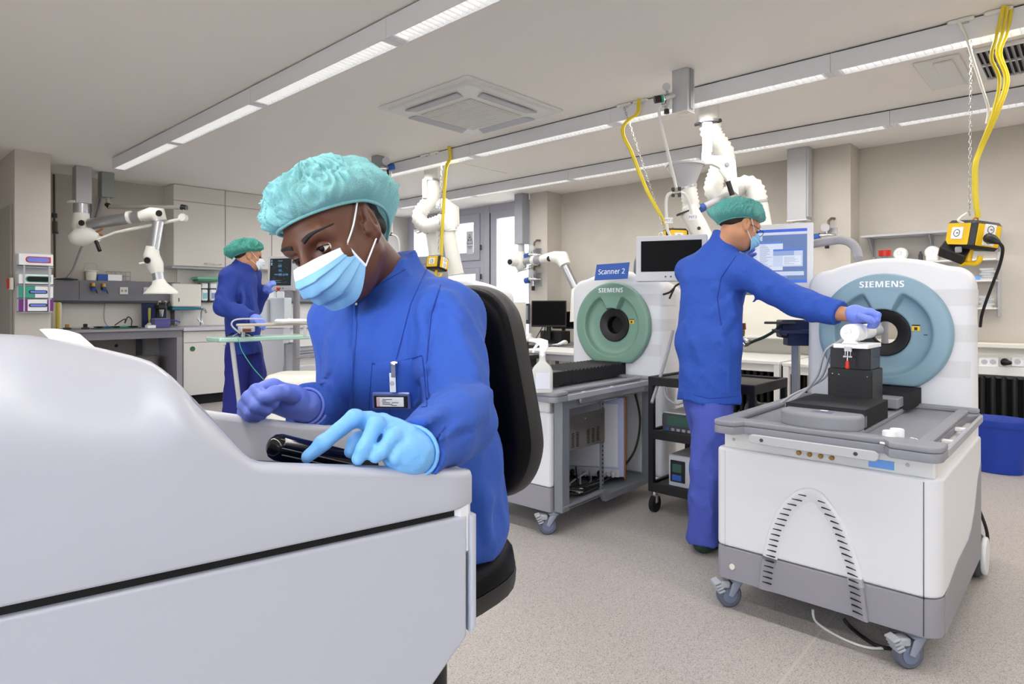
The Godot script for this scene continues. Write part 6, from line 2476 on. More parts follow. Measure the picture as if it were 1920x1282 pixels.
# ---------------------------------------------------------------- left wall: bench, cabinets, fittings
func build_left_wall() -> void:
	var cw: Material = M["cabinet_white"]
	var xf := -8.5
	# wall cabinets
	for k in 4:
		var z0 := -2.95 - 0.645 * k
		var z1 := z0 - 0.64
		var lab: String = ["first white wall cabinet, nearest the extractor arm", "second white wall cabinet, above the soap dispensers", "third white wall cabinet, behind the small monitor", "last white wall cabinet, towards the windows"][k]
		var t := thing("wall_cabinet", lab, "cabinet", Vector3(WA, 1.75, (z0 + z1) / 2), 0, "white wall cabinets")
		blk(t, "carcass", Vector3(WA + 0.001, 1.75, z0), Vector3(xf - 0.02, 2.775, z1), cw, 0.002)
		blk(t, "top_panel", Vector3(xf - 0.02, 2.575, z0 - 0.001), Vector3(xf, 2.775, z1 + 0.001), cw, 0.002)
		var d := blk(t, "door", Vector3(xf - 0.019, 1.752, z0 - 0.002), Vector3(xf, 2.569, z1 + 0.002), cw, 0.002)
		var zh := z1 + 0.16 if k % 2 == 0 else z0 - 0.16
		var b := mb(t.position)
		b.tube([Vector3(xf, 1.79, zh - 0.11), Vector3(xf + 0.025, 1.79, zh - 0.1), Vector3(xf + 0.025, 1.79, zh + 0.1), Vector3(xf, 1.79, zh + 0.11)], 0.006, 6)
		obj("handle", b, M["steel"], d)
		if k == 0: blk(t, "light_strip", Vector3(WA + 0.02, 1.72, z0), Vector3(xf - 0.05, 1.75, z1), M["light_grey"], 0.002)
	# service panel
	var t := thing("service_panel", "grey service duct with valves and sockets along the left wall", "panel", Vector3(WA, 1.28, -2.3))
	blk(t, "duct", Vector3(WA + 0.001, 1.30, -1.54), Vector3(WA + 0.11, 1.545, -3.03), M["panel_grey"], 0.003)
	blk(t, "duct_lip", Vector3(WA + 0.001, 1.275, -1.54), Vector3(WA + 0.125, 1.30, -3.04), M["dark_grey"], 0.002)
	blk(t, "end_panel", Vector3(WA + 0.001, 1.0, -3.03), Vector3(WA + 0.16, 1.545, -3.10), M["bench_grey"], 0.003)
	blk(t, "joint_strip", Vector3(WA + 0.11, 1.31, -2.0), Vector3(WA + 0.112, 1.54, -2.005), M["dark_grey"], 0.0)
	for p in [[173, 540], [193, 541]]:
		var o := ax(p[0], p[1], WA + 0.11)
		var v := rod(t, "valve", [o, o + Vector3(0.05, 0, 0)], 0.022, M["black_plastic"], 12)
		rod(v, "valve_cap", [o + Vector3(0.02, 0.02, 0), o + Vector3(0.02, 0.06, 0)], 0.024, M["brass"], 12)
		rod(v, "valve_knob", [o + Vector3(0.04, -0.005, 0), o + Vector3(0.07, -0.02, 0)], 0.02, M["sign_blue"], 10)
		rod(v, "nozzle", [o + Vector3(0.05, -0.01, -0.02), o + Vector3(0.05, -0.06, -0.04)], [0.009, 0.006], M["black_plastic"], 8)
	for p in [[232, 545], [276, 545]]:
		var o := ax(p[0], p[1], WA + 0.11)
		var s := blk(t, "socket_plate", o + Vector3(0, -0.045, 0.045), o + Vector3(0.012, 0.045, -0.045), M["cream_plastic"] if p[0] < 250 else M["light_grey"], 0.004)
		for q in [-0.02, 0.02]:
			blk(s, "socket_hole", o + Vector3(0.011, -0.014, q + 0.012), o + Vector3(0.0135, 0.014, q - 0.012), M["grey_paint"], 0.001)
	# second duct behind the small monitor
	t = thing("service_panel", "grey service duct section behind the small monitor", "panel", Vector3(WA, 1.28, -5.0))
	blk(t, "duct", Vector3(WA + 0.001, 1.30, -4.2), Vector3(WA + 0.11, 1.545, -6.2), M["panel_grey"], 0.003)
	blk(t, "duct_lip", Vector3(WA + 0.001, 1.275, -4.2), Vector3(WA + 0.125, 1.30, -6.2), M["dark_grey"], 0.002)
	# desk with knee space
	t = thing("lab_bench", "grey topped lab bench with open knee space by the pillar", "bench", Vector3(-8.5, 0, -2.25))
	blk(t, "worktop", Vector3(WA + 0.002, 0.945, -1.54), Vector3(-8.19, 0.975, -2.955), M["bench_grey"], 0.004)
	blk(t, "apron", Vector3(-8.24, 0.855, -1.54), Vector3(-8.22, 0.945, -2.955), M["panel_grey"], 0.002)
	blk(t, "side_panel", Vector3(WA + 0.01, 0.0, -2.89), Vector3(-8.22, 0.944, -2.955), M["bench_grey"], 0.003)
	blk(t, "back_panel", Vector3(WA + 0.002, 0.02, -1.55), Vector3(WA + 0.03, 0.94, -2.89), mat("knee_grey", "8b8785", 0.7), 0.002)
	blk(t, "back_post", Vector3(WA + 0.03, 0.02, -2.62), Vector3(WA + 0.08, 0.94, -2.67), M["dark_grey"], 0.002)
	disc(t, "cable_hole", ax(218, 648, WA + 0.03), Vector3.RIGHT, 0.02, 0.004, M["black_plastic"])
	blk(t, "splashback", Vector3(WA + 0.001, 0.976, -1.55), Vector3(WA + 0.015, 1.274, -3.03), cw, 0.002)
	blk(t, "splash_ledge", Vector3(WA + 0.015, 0.976, -1.55), Vector3(WA + 0.05, 0.995, -3.03), M["light_grey"], 0.002)
	# sink run: worktop and base units
	t = thing("sink_counter", "long pale counter with sink and tap behind the far person", "counter", Vector3(-8.5, 0, -4.5))
	blk(t, "worktop", Vector3(WA + 0.002, 0.93, -2.96), Vector3(-8.19, 0.975, -6.3), M["light_grey"], 0.005)
	blk(t, "toe_kick", Vector3(WA + 0.05, 0.0, -2.98), Vector3(-8.32, 0.12, -6.3), M["black_matte"], 0.002)
	blk(t, "splashback", Vector3(WA + 0.001, 0.976, -3.11), Vector3(WA + 0.013, 1.72, -6.3), cw, 0.001)
	var tp := ax(378, 612, -8.7)
	tp.y = 0.975
	var b := mb(t.position)
	b.tube(MB.smooth_path([tp, tp + Vector3(0, 0.12, 0), tp + Vector3(0.02, 0.21, 0), tp + Vector3(0.08, 0.22, 0), tp + Vector3(0.14, 0.18, 0)], 5), 0.016, 10)
	b.cyl(tp, tp + Vector3(0, 0.05, 0), 0.025)
	b.tube([tp + Vector3(0, 0.05, 0.02), tp + Vector3(0.0, 0.10, 0.05)], 0.01, 8)
	obj("tap", b, M["chrome"], t)
	for k in 5:
		var z0 := -2.975 - 0.66 * k
		var z1 := z0 - 0.652
		var lab: String = ["first white base cabinet with a round green sticker", "second white base cabinet, behind the far person", "third white base cabinet, right of the far person", "fourth white base cabinet below the white canister box", "last white base cabinet towards the windows"][k]
		var u := thing("base_cabinet", lab, "cabinet", Vector3(-8.5, 0.12, (z0 + z1) / 2), 0, "white base cabinets")
		blk(u, "carcass", Vector3(WA + 0.02, 0.125, z0), Vector3(-8.265, 0.927, z1), cw, 0.002)
		var d := blk(u, "door", Vector3(-8.264, 0.13, z0 - 0.002), Vector3(-8.245, 0.78, z1 + 0.002), cw, 0.003)
		blk(u, "drawer_front", Vector3(-8.264, 0.786, z0 - 0.002), Vector3(-8.245, 0.922, z1 + 0.002), cw, 0.003)
		b = mb(u.position)
		var zh := z1 + 0.1
		b.tube([Vector3(-8.245, 0.735, zh - 0.06), Vector3(-8.222, 0.735, zh - 0.05), Vector3(-8.222, 0.735, zh + 0.05), Vector3(-8.245, 0.735, zh + 0.06)], 0.006, 6)
		obj("handle", b, M["steel"], d)
		if k == 0: disc(d, "green_sticker", ax(361, 654, -8.245), Vector3.RIGHT, 0.032, 0.002, mat("sticker_green", "2f6b3c", 0.5))
	# waste bin with liner below the bench
	t = thing("waste_bin", "black waste bin with grey liner under the lab bench", "bin", Vector3(-8.55, 0, -2.62))
	b = MB.new(); b.lathe([Vector2(0, 0), Vector2(0.13, 0), Vector2(0.155, 0.6), Vector2(0.145, 0.6), Vector2(0.12, 0.02), Vector2(0, 0.02)], Transform3D.IDENTITY, 24)
	obj("tub", b, M["black_plastic"], t)
	b = MB.new(); b.lathe([Vector2(0.150, 0.42), Vector2(0.163, 0.5), Vector2(0.158, 0.57), Vector2(0.166, 0.615), Vector2(0.15, 0.63), Vector2(0.13, 0.58)], Transform3D.IDENTITY, 24)
	obj("liner", b, mat("liner_grey", "6d6d6c", 0.5), t)
	t = thing("storage_box", "small white box on the floor beside the waste bin", "box", Vector3(-8.45, 0, -2.42))
	lbox(t, "body", Vector3(-0.1, 0, -0.1), Vector3(0.1, 0.26, 0.1), M["white_plastic"], 0.006)
	lbox(t, "lid", Vector3(-0.105, 0.26, -0.105), Vector3(0.105, 0.29, 0.105), M["light_grey"], 0.006)
	# things standing on the duct
	var top := 1.546
	var p := ax(171, 525, WA + 0.06)
	t = thing("tub", "small cream plastic tub with handle on the grey duct", "tub", Vector3(p.x, top, p.z))
	b = MB.new(); b.lathe([Vector2(0, 0), Vector2(0.055, 0), Vector2(0.062, 0.10), Vector2(0.072, 0.105), Vector2(0.072, 0.118), Vector2(0, 0.12)], Transform3D.IDENTITY, 20)
	obj("pail", b, M["cream_plastic"], t)
	b = MB.new(); b.tube(MB.smooth_path([Vector3(0, 0.11, -0.07), Vector3(0, 0.20, -0.055), Vector3(0, 0.21, 0.0), Vector3(0, 0.20, 0.055), Vector3(0, 0.11, 0.07)], 4), 0.004, 6)
	obj("handle", b, M["light_grey"], t)
	p = ax(204, 522, WA + 0.06)
	t = thing("carton", "blue and white carton lying on the grey duct", "box", Vector3(p.x, top, p.z))
	lbox(t, "box_body", Vector3(-0.05, 0, -0.13), Vector3(0.05, 0.075, 0.125), M["print_white"], 0.002)
	lbox(t, "blue_panel", Vector3(-0.051, -0.001, 0.02), Vector3(0.051, 0.076, 0.127), M["sign_blue"], 0.002)
	p = ax(222, 515, WA + 0.03)
	t = thing("wire_tray", "grey wire tray standing behind the carton on the duct", "tray", Vector3(p.x, top, p.z))
	b = MB.new()
	for i in 6: b.tube([Vector3(0, 0.005, -0.13 + 0.052 * i), Vector3(0, 0.115, -0.13 + 0.052 * i)], 0.003, 5)
	for y in [0.006, 0.06, 0.115]: b.tube([Vector3(0, y, -0.135), Vector3(0, y, 0.135)], 0.004, 5)
	obj("wires", b, M["grey_paint"], t)
	p = ax(125, 522, WA + 0.06)
	t = thing("foot_pad", "flat black cable base on the grey duct below the arm", "base", Vector3(p.x, top, p.z))
	b = MB.new(); b.lathe([Vector2(0, 0), Vector2(0.11, 0), Vector2(0.11, 0.01), Vector2(0.03, 0.022), Vector2(0, 0.024)], Transform3D.IDENTITY, 24)
	obj("disc", b, M["black_plastic"], t)
	b = mb(t.position); b.tube(MB.smooth_path([Vector3(p.x, top + 0.02, p.z), ax(137, 505, WA + 0.06), ax(150, 470, WA + 0.1), ax(158, 455, WA + 0.15)], 5), 0.012, 8)
	obj("cable", b, M["grey_paint"], t)
	# bench items
	var by := 0.976
	p = ax(217, 616, -8.45)
	t = thing("cutting_mat", "green mat with tools and cables on the bench", "mat", Vector3(p.x, by, p.z))
	lbox(t, "mat_sheet", Vector3(-0.13, 0, -0.23), Vector3(0.13, 0.006, 0.23), mat("mat_green", "4a7350", 0.7), 0.002)
	for k in 5:
		b = mb()
		var c := Vector3(p.x + 0.05 - 0.03 * k, by + 0.018, p.z - 0.16 + 0.08 * k)
		b.tube([c - Vector3(0.01, 0, 0.06), c, c + Vector3(0.03, 0.004, 0.05)], [0.008, 0.012, 0.006], 6)
		single("hand_tool", b, [M["black_plastic"], M["teal"], M["black_plastic"], M["sign_blue"], M["black_plastic"]][k], ["black handled tool at the right of the green mat", "teal handled tool on the green mat", "black tool in the middle of the green mat", "blue handled tool on the green mat", "black tool at the left of the green mat"][k], "tool", "tools on the green mat")
	b = mb(); b.tube(MB.smooth_path([ax(215, 610, -8.55), ax(225, 603, -8.55), ax(235, 598, -8.55), ax(234, 606, -8.55), ax(240, 594, -8.55), ax(247, 600, -8.55), ax(246, 612, -8.55)], 6), 0.006, 6)
	single("coiled_cable", b, M["cable_black"], "black cable coiled above the green mat", "cable")
	b = mb(); b.tube(MB.smooth_path([ax(197, 568, WA + 0.03), ax(195, 590, WA + 0.04), ax(197, 604, WA + 0.05), ax(203, 612, WA + 0.08)], 6), 0.005, 6)
	single("hanging_cable", b, M["cable_grey"], "thin grey cable hanging below the duct onto the bench", "cable")
	p = ax(285, 612, WA + 0.1)
	t = thing("backing_board", "dark blue upright board behind the microscope on the bench", "board", Vector3(WA + 0.1, by, p.z))
	blk(t, "panel", Vector3(WA + 0.06, by, ax(267, 590, WA + 0.1).z), Vector3(WA + 0.1, 1.285, ax(312, 590, WA + 0.1).z), M["blue_dark"], 0.003)
	p = ax(301, 600, -8.55)
	t = thing("microscope", "black and chrome microscope on the bench beside blue board", "microscope", Vector3(-8.55, by, p.z))
	lbox(t, "foot", Vector3(-0.12, 0, -0.08), Vector3(0.12, 0.04, 0.08), M["black_plastic"], 0.01)
	lbox(t, "arm", Vector3(-0.11, 0.04, -0.03), Vector3(-0.05, 0.28, 0.03), M["black_plastic"], 0.01)
	lbox(t, "head", Vector3(-0.1, 0.22, -0.05), Vector3(0.06, 0.29, 0.05), M["black_plastic"], 0.015)
	b = MB.new(); b.tube([Vector3(0.03, 0.22, 0), Vector3(0.03, 0.13, 0)], [0.03, 0.016], 12)
	obj("objective", b, M["chrome"], t)
	for s in [-1, 1]:
		b = MB.new(); b.tube([Vector3(0.02, 0.27, s * 0.03), Vector3(0.08, 0.32, s * 0.035)], 0.018, 10)
		obj("eyepiece", b, M["chrome"], t)
	lbox(t, "stage", Vector3(-0.06, 0.10, -0.07), Vector3(0.09, 0.115, 0.07), M["dark_grey"], 0.003)
	p = ax(301, 616, -8.33)
	t = thing("tip_box", "translucent purple pipette tip box at the bench end", "box", Vector3(-8.33, by, p.z))
	lbox(t, "box_base", Vector3(-0.06, 0, -0.085), Vector3(0.06, 0.10, 0.085), mat("purple_box", "54508e", 0.35), 0.006)
	lbox(t, "box_lid", Vector3(-0.062, 0.10, -0.087), Vector3(0.062, 0.115, 0.087), mat("purple_lid", "7c74a8", 0.3), 0.005)
	p = ax(282, 617, -8.30)
	t = thing("small_carton", "small flat white box beside the purple tip box", "box", Vector3(-8.30, by, p.z))
	lbox(t, "box_body", Vector3(-0.05, 0, -0.045), Vector3(0.05, 0.035, 0.045), M["print_white"], 0.003)
	p = ax(280, 612, -8.45)
	t = thing("pipette", "yellow handled pipette in a stand before the blue board", "pipette", Vector3(-8.45, by, p.z))
	b = MB.new(); b.tube([Vector3(0, 0.02, 0), Vector3(0, 0.06, 0)], [0.05, 0.012], 12)
	obj("stand_foot", b, M["white_plastic"], t)
	b = MB.new(); b.tube([Vector3(0, 0.05, 0), Vector3(0, 0.12, 0), Vector3(0, 0.24, 0)], [0.006, 0.014, 0.016], 10)
	obj("barrel", b, mat("olive_yellow", "a09a3e", 0.5), t)
	b = mb(); b.tube(MB.smooth_path([ax(312, 602, -8.45), ax(325, 600, -8.45), ax(338, 604, -8.45)], 4), 0.008, 6)
	single("blue_rod", b, M["sign_blue"], "blue rod sticking out behind the tip box", "rod")
	for k in 2:
		p = ax([126, 160][k], 616, -8.5)
		t = thing("clip_stand", ["small black clip at the left end of the bench", "small black clip left of the green mat"][k], "clip", Vector3(p.x, by, p.z), 0, "small clips on the bench")
		lbox(t, "clip_base", Vector3(-0.03, 0, -0.035), Vector3(0.03, 0.02, 0.035), M["dark_grey"], 0.004)
		lbox(t, "clip_jaw", Vector3(-0.012, 0.02, -0.02), Vector3(0.012, 0.06, 0.02), M["black_plastic"] if k else M["brass"], 0.004)
	# towel and soap dispensers
	p = ax(348, 555, WA + 0.14)
	t = thing("towel_dispenser", "cream paper towel dispenser with teal bottom edge", "dispenser", p)
	obox(t, "housing", Transform3D(Basis.IDENTITY, p + Vector3(-0.05, 0.01, 0)), Vector3(0.2, 0.30, 0.36), M["cream_plastic"], 0.012)
	obox(t, "teal_edge", Transform3D(Basis.IDENTITY, p + Vector3(-0.05, -0.162, 0)), Vector3(0.2, 0.036, 0.36), mat("teal_dark", "1f6f86", 0.5), 0.004)
	obox(t, "lock", Transform3D(Basis.IDENTITY, p + Vector3(0.052, -0.05, 0.10)), Vector3(0.008, 0.05, 0.01), M["black_plastic"], 0.001)
	for k in 2:
		p = ax([383, 399][k], 546, WA + 0.10)
		t = thing("soap_dispenser", ["left soap dispenser with pale bottle on the wall rack", "right soap dispenser with blue labelled bottle on the wall rack"][k], "dispenser", p, 0, "soap dispensers")
		obox(t, "bracket", Transform3D(Basis.IDENTITY, p + Vector3(-0.06, -0.02, 0)), Vector3(0.08, 0.26, 0.105), M["dark_grey"], 0.004)
		obox(t, "pump", Transform3D(Basis.IDENTITY, p + Vector3(0, 0.075, 0)), Vector3(0.06, 0.07, 0.08), M["print_white"], 0.008)
		obox(t, "bottle", Transform3D(Basis.IDENTITY, p + Vector3(0, -0.05, 0)), Vector3(0.055, 0.15, 0.075), M["print_white"], 0.012)
		obox(t, "label", Transform3D(Basis.IDENTITY, p + Vector3(0.0285, -0.06, 0)), Vector3(0.003, 0.08, 0.06), mat("label_aqua", "8fc3cf", 0.5) if k == 0 else mat("label_violet", "8e97cc", 0.5), 0.0005)
	p = ax(389, 522, WA + 0.12)
	t = thing("apron_pack", "pale green folded pack on top of the soap rack", "pack", p)
	obox(t, "pack_body", turned(p, 4), Vector3(0.2, 0.035, 0.36), mat("pack_green", "7fc3a0", 0.6), 0.012)
	obox(t, "pack_fold", turned(p + Vector3(0.02, -0.03, 0.03), 4), Vector3(0.16, 0.025, 0.28), mat("pack_dark", "4a8468", 0.6), 0.01)

func build_glove_rack() -> void:
	var x0 := -7.77
	var t := thing("glove_rack", "wire rack of glove boxes on the pillar", "rack", ax(67, 528, x0 + 0.06))
	var z := func(px: float, py: float, d := 0.10) -> float: return ax(px, py, x0 + d).z
	var y := func(px: float, py: float, d := 0.10) -> float: return ax(px, py, x0 + d).y
	var pl: Material = M["white_plastic"]
	for px in [45, 92]:
		blk(t, "rail", Vector3(x0 + 0.106, y.call(px, 585), z.call(px - 1.5, 530)), Vector3(x0 + 0.112, y.call(px, 497), z.call(px + 1.5, 530)), M["light_grey"], 0.001)
	for py in [500, 534, 585]:
		blk(t, "cross_bar", Vector3(x0 + 0.001, y.call(60, py) - 0.006, z.call(34, py)), Vector3(x0 + 0.108, y.call(60, py), z.call(101, py)), M["light_grey"], 0.001)
	blk(t, "back_plate", Vector3(x0 + 0.001, y.call(60, 585), z.call(33, 530)), Vector3(x0 + 0.006, y.call(60, 472), z.call(101, 530)), M["light_grey"], 0.001)
	var boxes := [
		[476, 498, "print_white", "red", "glove_violet", "top glove box with red rimmed opening on the pillar rack"],
		[514, 533, "print_white", "teal", "black_matte", "glove box with green rimmed dark opening on the pillar rack"],
		[536, 559, "print_white", "teal", "glove_violet", "glove box with large green side panel on the pillar rack"],
		[561, 584, "print_white", "purple", "glove_violet", "lowest glove box with purple ends on the pillar rack"]]
	people_materials()
	mat("purple", "7a2a86", 0.5)
	for i in 4:
		var q = boxes[i]
		var c := ax(67, (q[0] + q[1]) / 2.0, x0 + 0.055)
		var g := thing("glove_box", q[5], "box", c, 0, "glove boxes on the pillar")
		var ya: float = y.call(67, q[1], 0.10) + 0.004
		var yb: float = y.call(67, q[0], 0.10) - 0.001
		var za: float = z.call(35, 530, 0.10)
		var zb: float = z.call(100, 530, 0.10)
		blk(g, "box_body", Vector3(x0 + 0.007, ya, za), Vector3(x0 + 0.10, yb, zb), M[q[2]], 0.003)
		var ym := (ya + yb) / 2
		var zm := (za + zb) / 2 - 0.015
		var b := MB.new()
		b.x = Transform3D(Basis(Vector3.UP, PI / 2), Vector3(x0 + 0.1005, ym, zm) - c)
		b.prism(rr(0.20 if i < 2 else 0.15, 0.062 if i < 2 else 0.035, 0.03 if i < 2 else 0.0172), 0.002, 0.0)
		obj("opening_rim", b, M[q[3]] if i < 2 else M["black_plastic"], g)
		b = MB.new()
		b.x = Transform3D(Basis(Vector3.UP, PI / 2), Vector3(x0 + 0.1022, ym, zm) - c)
		b.prism(rr(0.18 if i < 2 else 0.13, 0.046 if i < 2 else 0.022, 0.022 if i < 2 else 0.0108), 0.004, 0.001)
		obj("glove_opening", b, M[q[4]], g)
		if i == 2:
			blk(g, "green_panel", Vector3(x0 + 0.0995, ya + 0.001, za + 0.001), Vector3(x0 + 0.102, yb - 0.001, za - 0.13), M["teal"], 0.001)
		elif i == 3:
			blk(g, "purple_end", Vector3(x0 + 0.0995, ya + 0.001, za + 0.001), Vector3(x0 + 0.102, yb - 0.001, za - 0.07), M["purple"], 0.001)
			blk(g, "purple_end", Vector3(x0 + 0.0995, ya + 0.001, zb + 0.05), Vector3(x0 + 0.102, yb - 0.001, zb - 0.001), M["purple"], 0.001)
		else:
			blk(g, "colour_tab", Vector3(x0 + 0.0995, ym - 0.03, zb + 0.05), Vector3(x0 + 0.102, ym + 0.03, zb + 0.02), M[q[3]], 0.001)

func build_left_arm() -> void:
	var wp: Material = M["hose_white"]
	var d := 7.0
	# local extractor arm
	var t := thing("extractor_arm", "jointed white fume extractor arm with cone hood above the lab bench", "extractor arm", at(154, 330, d))
	var o := at(154, 330, d)
	obox(t, "ceiling_duct", Transform3D(Basis.IDENTITY, Vector3(o.x, (CEIL + at(154, 382, d).y) / 2, o.z)), Vector3(0.16, CEIL - at(154, 382, d).y, 0.15), mat("duct_grey", "b4b1b6", 0.5), 0.004)
	rod(t, "collar", [at(152, 380, d), at(152, 402, d)], 0.075, M["alu"], 20)
	rod(t, "mount_plate", [at(146, 378, d), at(146, 382, d)], 0.10, wp, 20)
	rod(t, "upper_joint", [at(152, 400, d), at(152, 412, d), at(153, 425, d), at(155, 440, d)], [0.08, 0.085, 0.10, 0.06], wp, 18)
	disc(t, "joint_cap", at(154, 418, d - 0.11), -FW, 0.032, 0.02, M["black_plastic"])
	rod(t, "upper_tube", [at(170, 420, d), at(270, 405, d - 0.1)], 0.062, M["alu"], 18)
	rod(t, "clamp", [at(241, 408, d - 0.08), at(247, 407, d - 0.08)], 0.07, wp, 18)
	rod(t, "elbow", [at(264, 406, d - 0.1), at(285, 401, d - 0.1), at(297, 402, d - 0.1), at(302, 415, d - 0.1)], [0.06, 0.075, 0.085, 0.06], wp, 18)
	disc(t, "joint_cap", at(299, 400, d - 0.2), -FW, 0.034, 0.02, M["black_plastic"])
	rod(t, "lower_tube", [at(297, 415, d - 0.1), at(288, 468, d - 0.15)], 0.055, M["alu"], 18)
	rod(t, "lower_joint", [at(286, 462, d - 0.15), at(284, 478, d - 0.15), at(291, 497, d - 0.15), at(295, 512, d - 0.15)], [0.062, 0.08, 0.085, 0.062], wp, 18)
	disc(t, "joint_cap", at(277, 488, d - 0.25), -FW, 0.034, 0.02, M["black_plastic"])
	rod(t, "handle", [at(275, 492, d - 0.2), at(261, 494, d - 0.22)], 0.012, wp, 8)
	rod(t, "hood_collar", [at(295, 510, d - 0.15), at(298, 528, d - 0.15)], 0.056, M["alu"], 18)
	rod(t, "hood", [at(297, 525, d - 0.15), at(299, 532, d - 0.15), at(301, 549, d - 0.15), at(301, 551, d - 0.15)], [0.06, 0.075, 0.17, 0.165], wp, 28)
	# lamp on a spring arm
	var lt := thing("examination_lamp", "beige examination lamp on long folding arm from grey ceiling box", "lamp", at(199, 350, 7.3))
	var c := at(199, 350, 7.3)
	obox(lt, "ceiling_box", Transform3D(Basis.IDENTITY, Vector3(c.x, (CEIL + at(199, 371, 7.3).y) / 2, c.z)), Vector3(0.15, CEIL - at(199, 371, 7.3).y, 0.13), mat("box_greygreen", "8d908c", 0.5), 0.005)
	var be := mat("arm_beige", "a8a49b", 0.5)
	rod(lt, "pivot", [at(202, 370, 7.3), at(202, 384, 7.3)], 0.022, be, 10)
	rod(lt, "pivot_joint", [at(200, 382, 7.3), at(206, 388, 7.3)], 0.03, M["black_plastic"], 10)
	rod(lt, "swing_arm", [at(204, 387, 7.3), at(345, 389, 7.0)], 0.024, be, 12)
	rod(lt, "arm_joint", [at(340, 388, 7.0), at(350, 390, 7.0)], 0.032, M["black_plastic"], 10)
	rod(lt, "drop", [at(346, 392, 7.0), at(346, 408, 7.0)], 0.022, be, 10)
	disc(lt, "drop_joint", at(346, 409, 7.03), -FW, 0.048, 0.06, wp)
	rod(lt, "spring_arm", [at(338, 411, 6.98), at(258, 427, 6.95), at(215, 436, 6.9), at(185, 448, 6.85)], [0.018, 0.02, 0.014, 0.012], wp, 10)
	rod(lt, "yoke", [at(177, 437, 6.85), at(192, 429, 6.85)], 0.012, M["copper"], 8)
	rod(lt, "yoke", [at(177, 437, 6.85), at(192, 441, 6.85)], 0.012, M["copper"], 8)
	var dome := [at(136, 455, 6.85), at(139, 450, 6.85), at(150, 445, 6.85), at(168, 442, 6.85), at(186, 446, 6.85)]
	rod(lt, "lamp_head", dome, [0.03, 0.075, 0.10, 0.09, 0.04], wp, 24)
	rod(lt, "lamp_grip", [at(180, 452, 6.75), at(187, 470, 6.72)], 0.02, M["black_plastic"], 10)
	# wall pipe with valve beside the pillar
	var vt := thing("wall_pipe", "thin dark pipe with valve fittings beside the pillar", "pipe", ax(101, 420, WA + 0.04))
	rod(vt, "pipe", [ax(101, 327, WA + 0.04), ax(102, 420, WA + 0.04), ax(103, 520, WA + 0.04)], 0.012, mat("pipe_umber", "55463c", 0.5), 8)
	rod(vt, "valve_body", [ax(102, 400, WA + 0.05), ax(102, 408, WA + 0.05)], 0.028, M["dark_grey"], 10)
	rod(vt, "pressure_unit", [ax(103, 415, WA + 0.05), ax(103, 433, WA + 0.05)], 0.026, M["pipe_umber"], 10)
	rod(vt, "lower_fitting", [ax(104, 434, WA + 0.05), ax(104, 438, WA + 0.05)], 0.03, M["dark_grey"], 10)
	# conduit cables up to the ceiling
	for k in 2:
		var b := mb(); b.tube([[ax(172, 372, WA + 0.03), ax(173, 395, WA + 0.03), ax(170, 412, WA + 0.03)], [ax(190, 368, WA + 0.03), ax(186, 390, WA + 0.03), ax(180, 410, WA + 0.03)]][k], 0.016, 8)
		single("conduit", b, M["grey_paint"], ["left grey conduit behind the extractor arm", "right grey conduit below the ceiling box"][k], "conduit", "wall conduits")
	# yellow bags by the pillar
	var yt := thing("waste_bag", "yellow and white folded bag at the bench end by pillar", "bag", Vector3(-8.45, 0.976, ax(106, 592, -8.45).z))
	obox(yt, "bag_body", turned(ax(106, 592, -8.45), 0), Vector3(0.05, 0.30, 0.09), mat("bag_cream", "c9c3a8", 0.6), 0.012)
	obox(yt, "bag_stripe", turned(ax(108, 592, -8.42), 0), Vector3(0.03, 0.30, 0.03), mat("bag_yellow", "b8a52e", 0.6), 0.008)

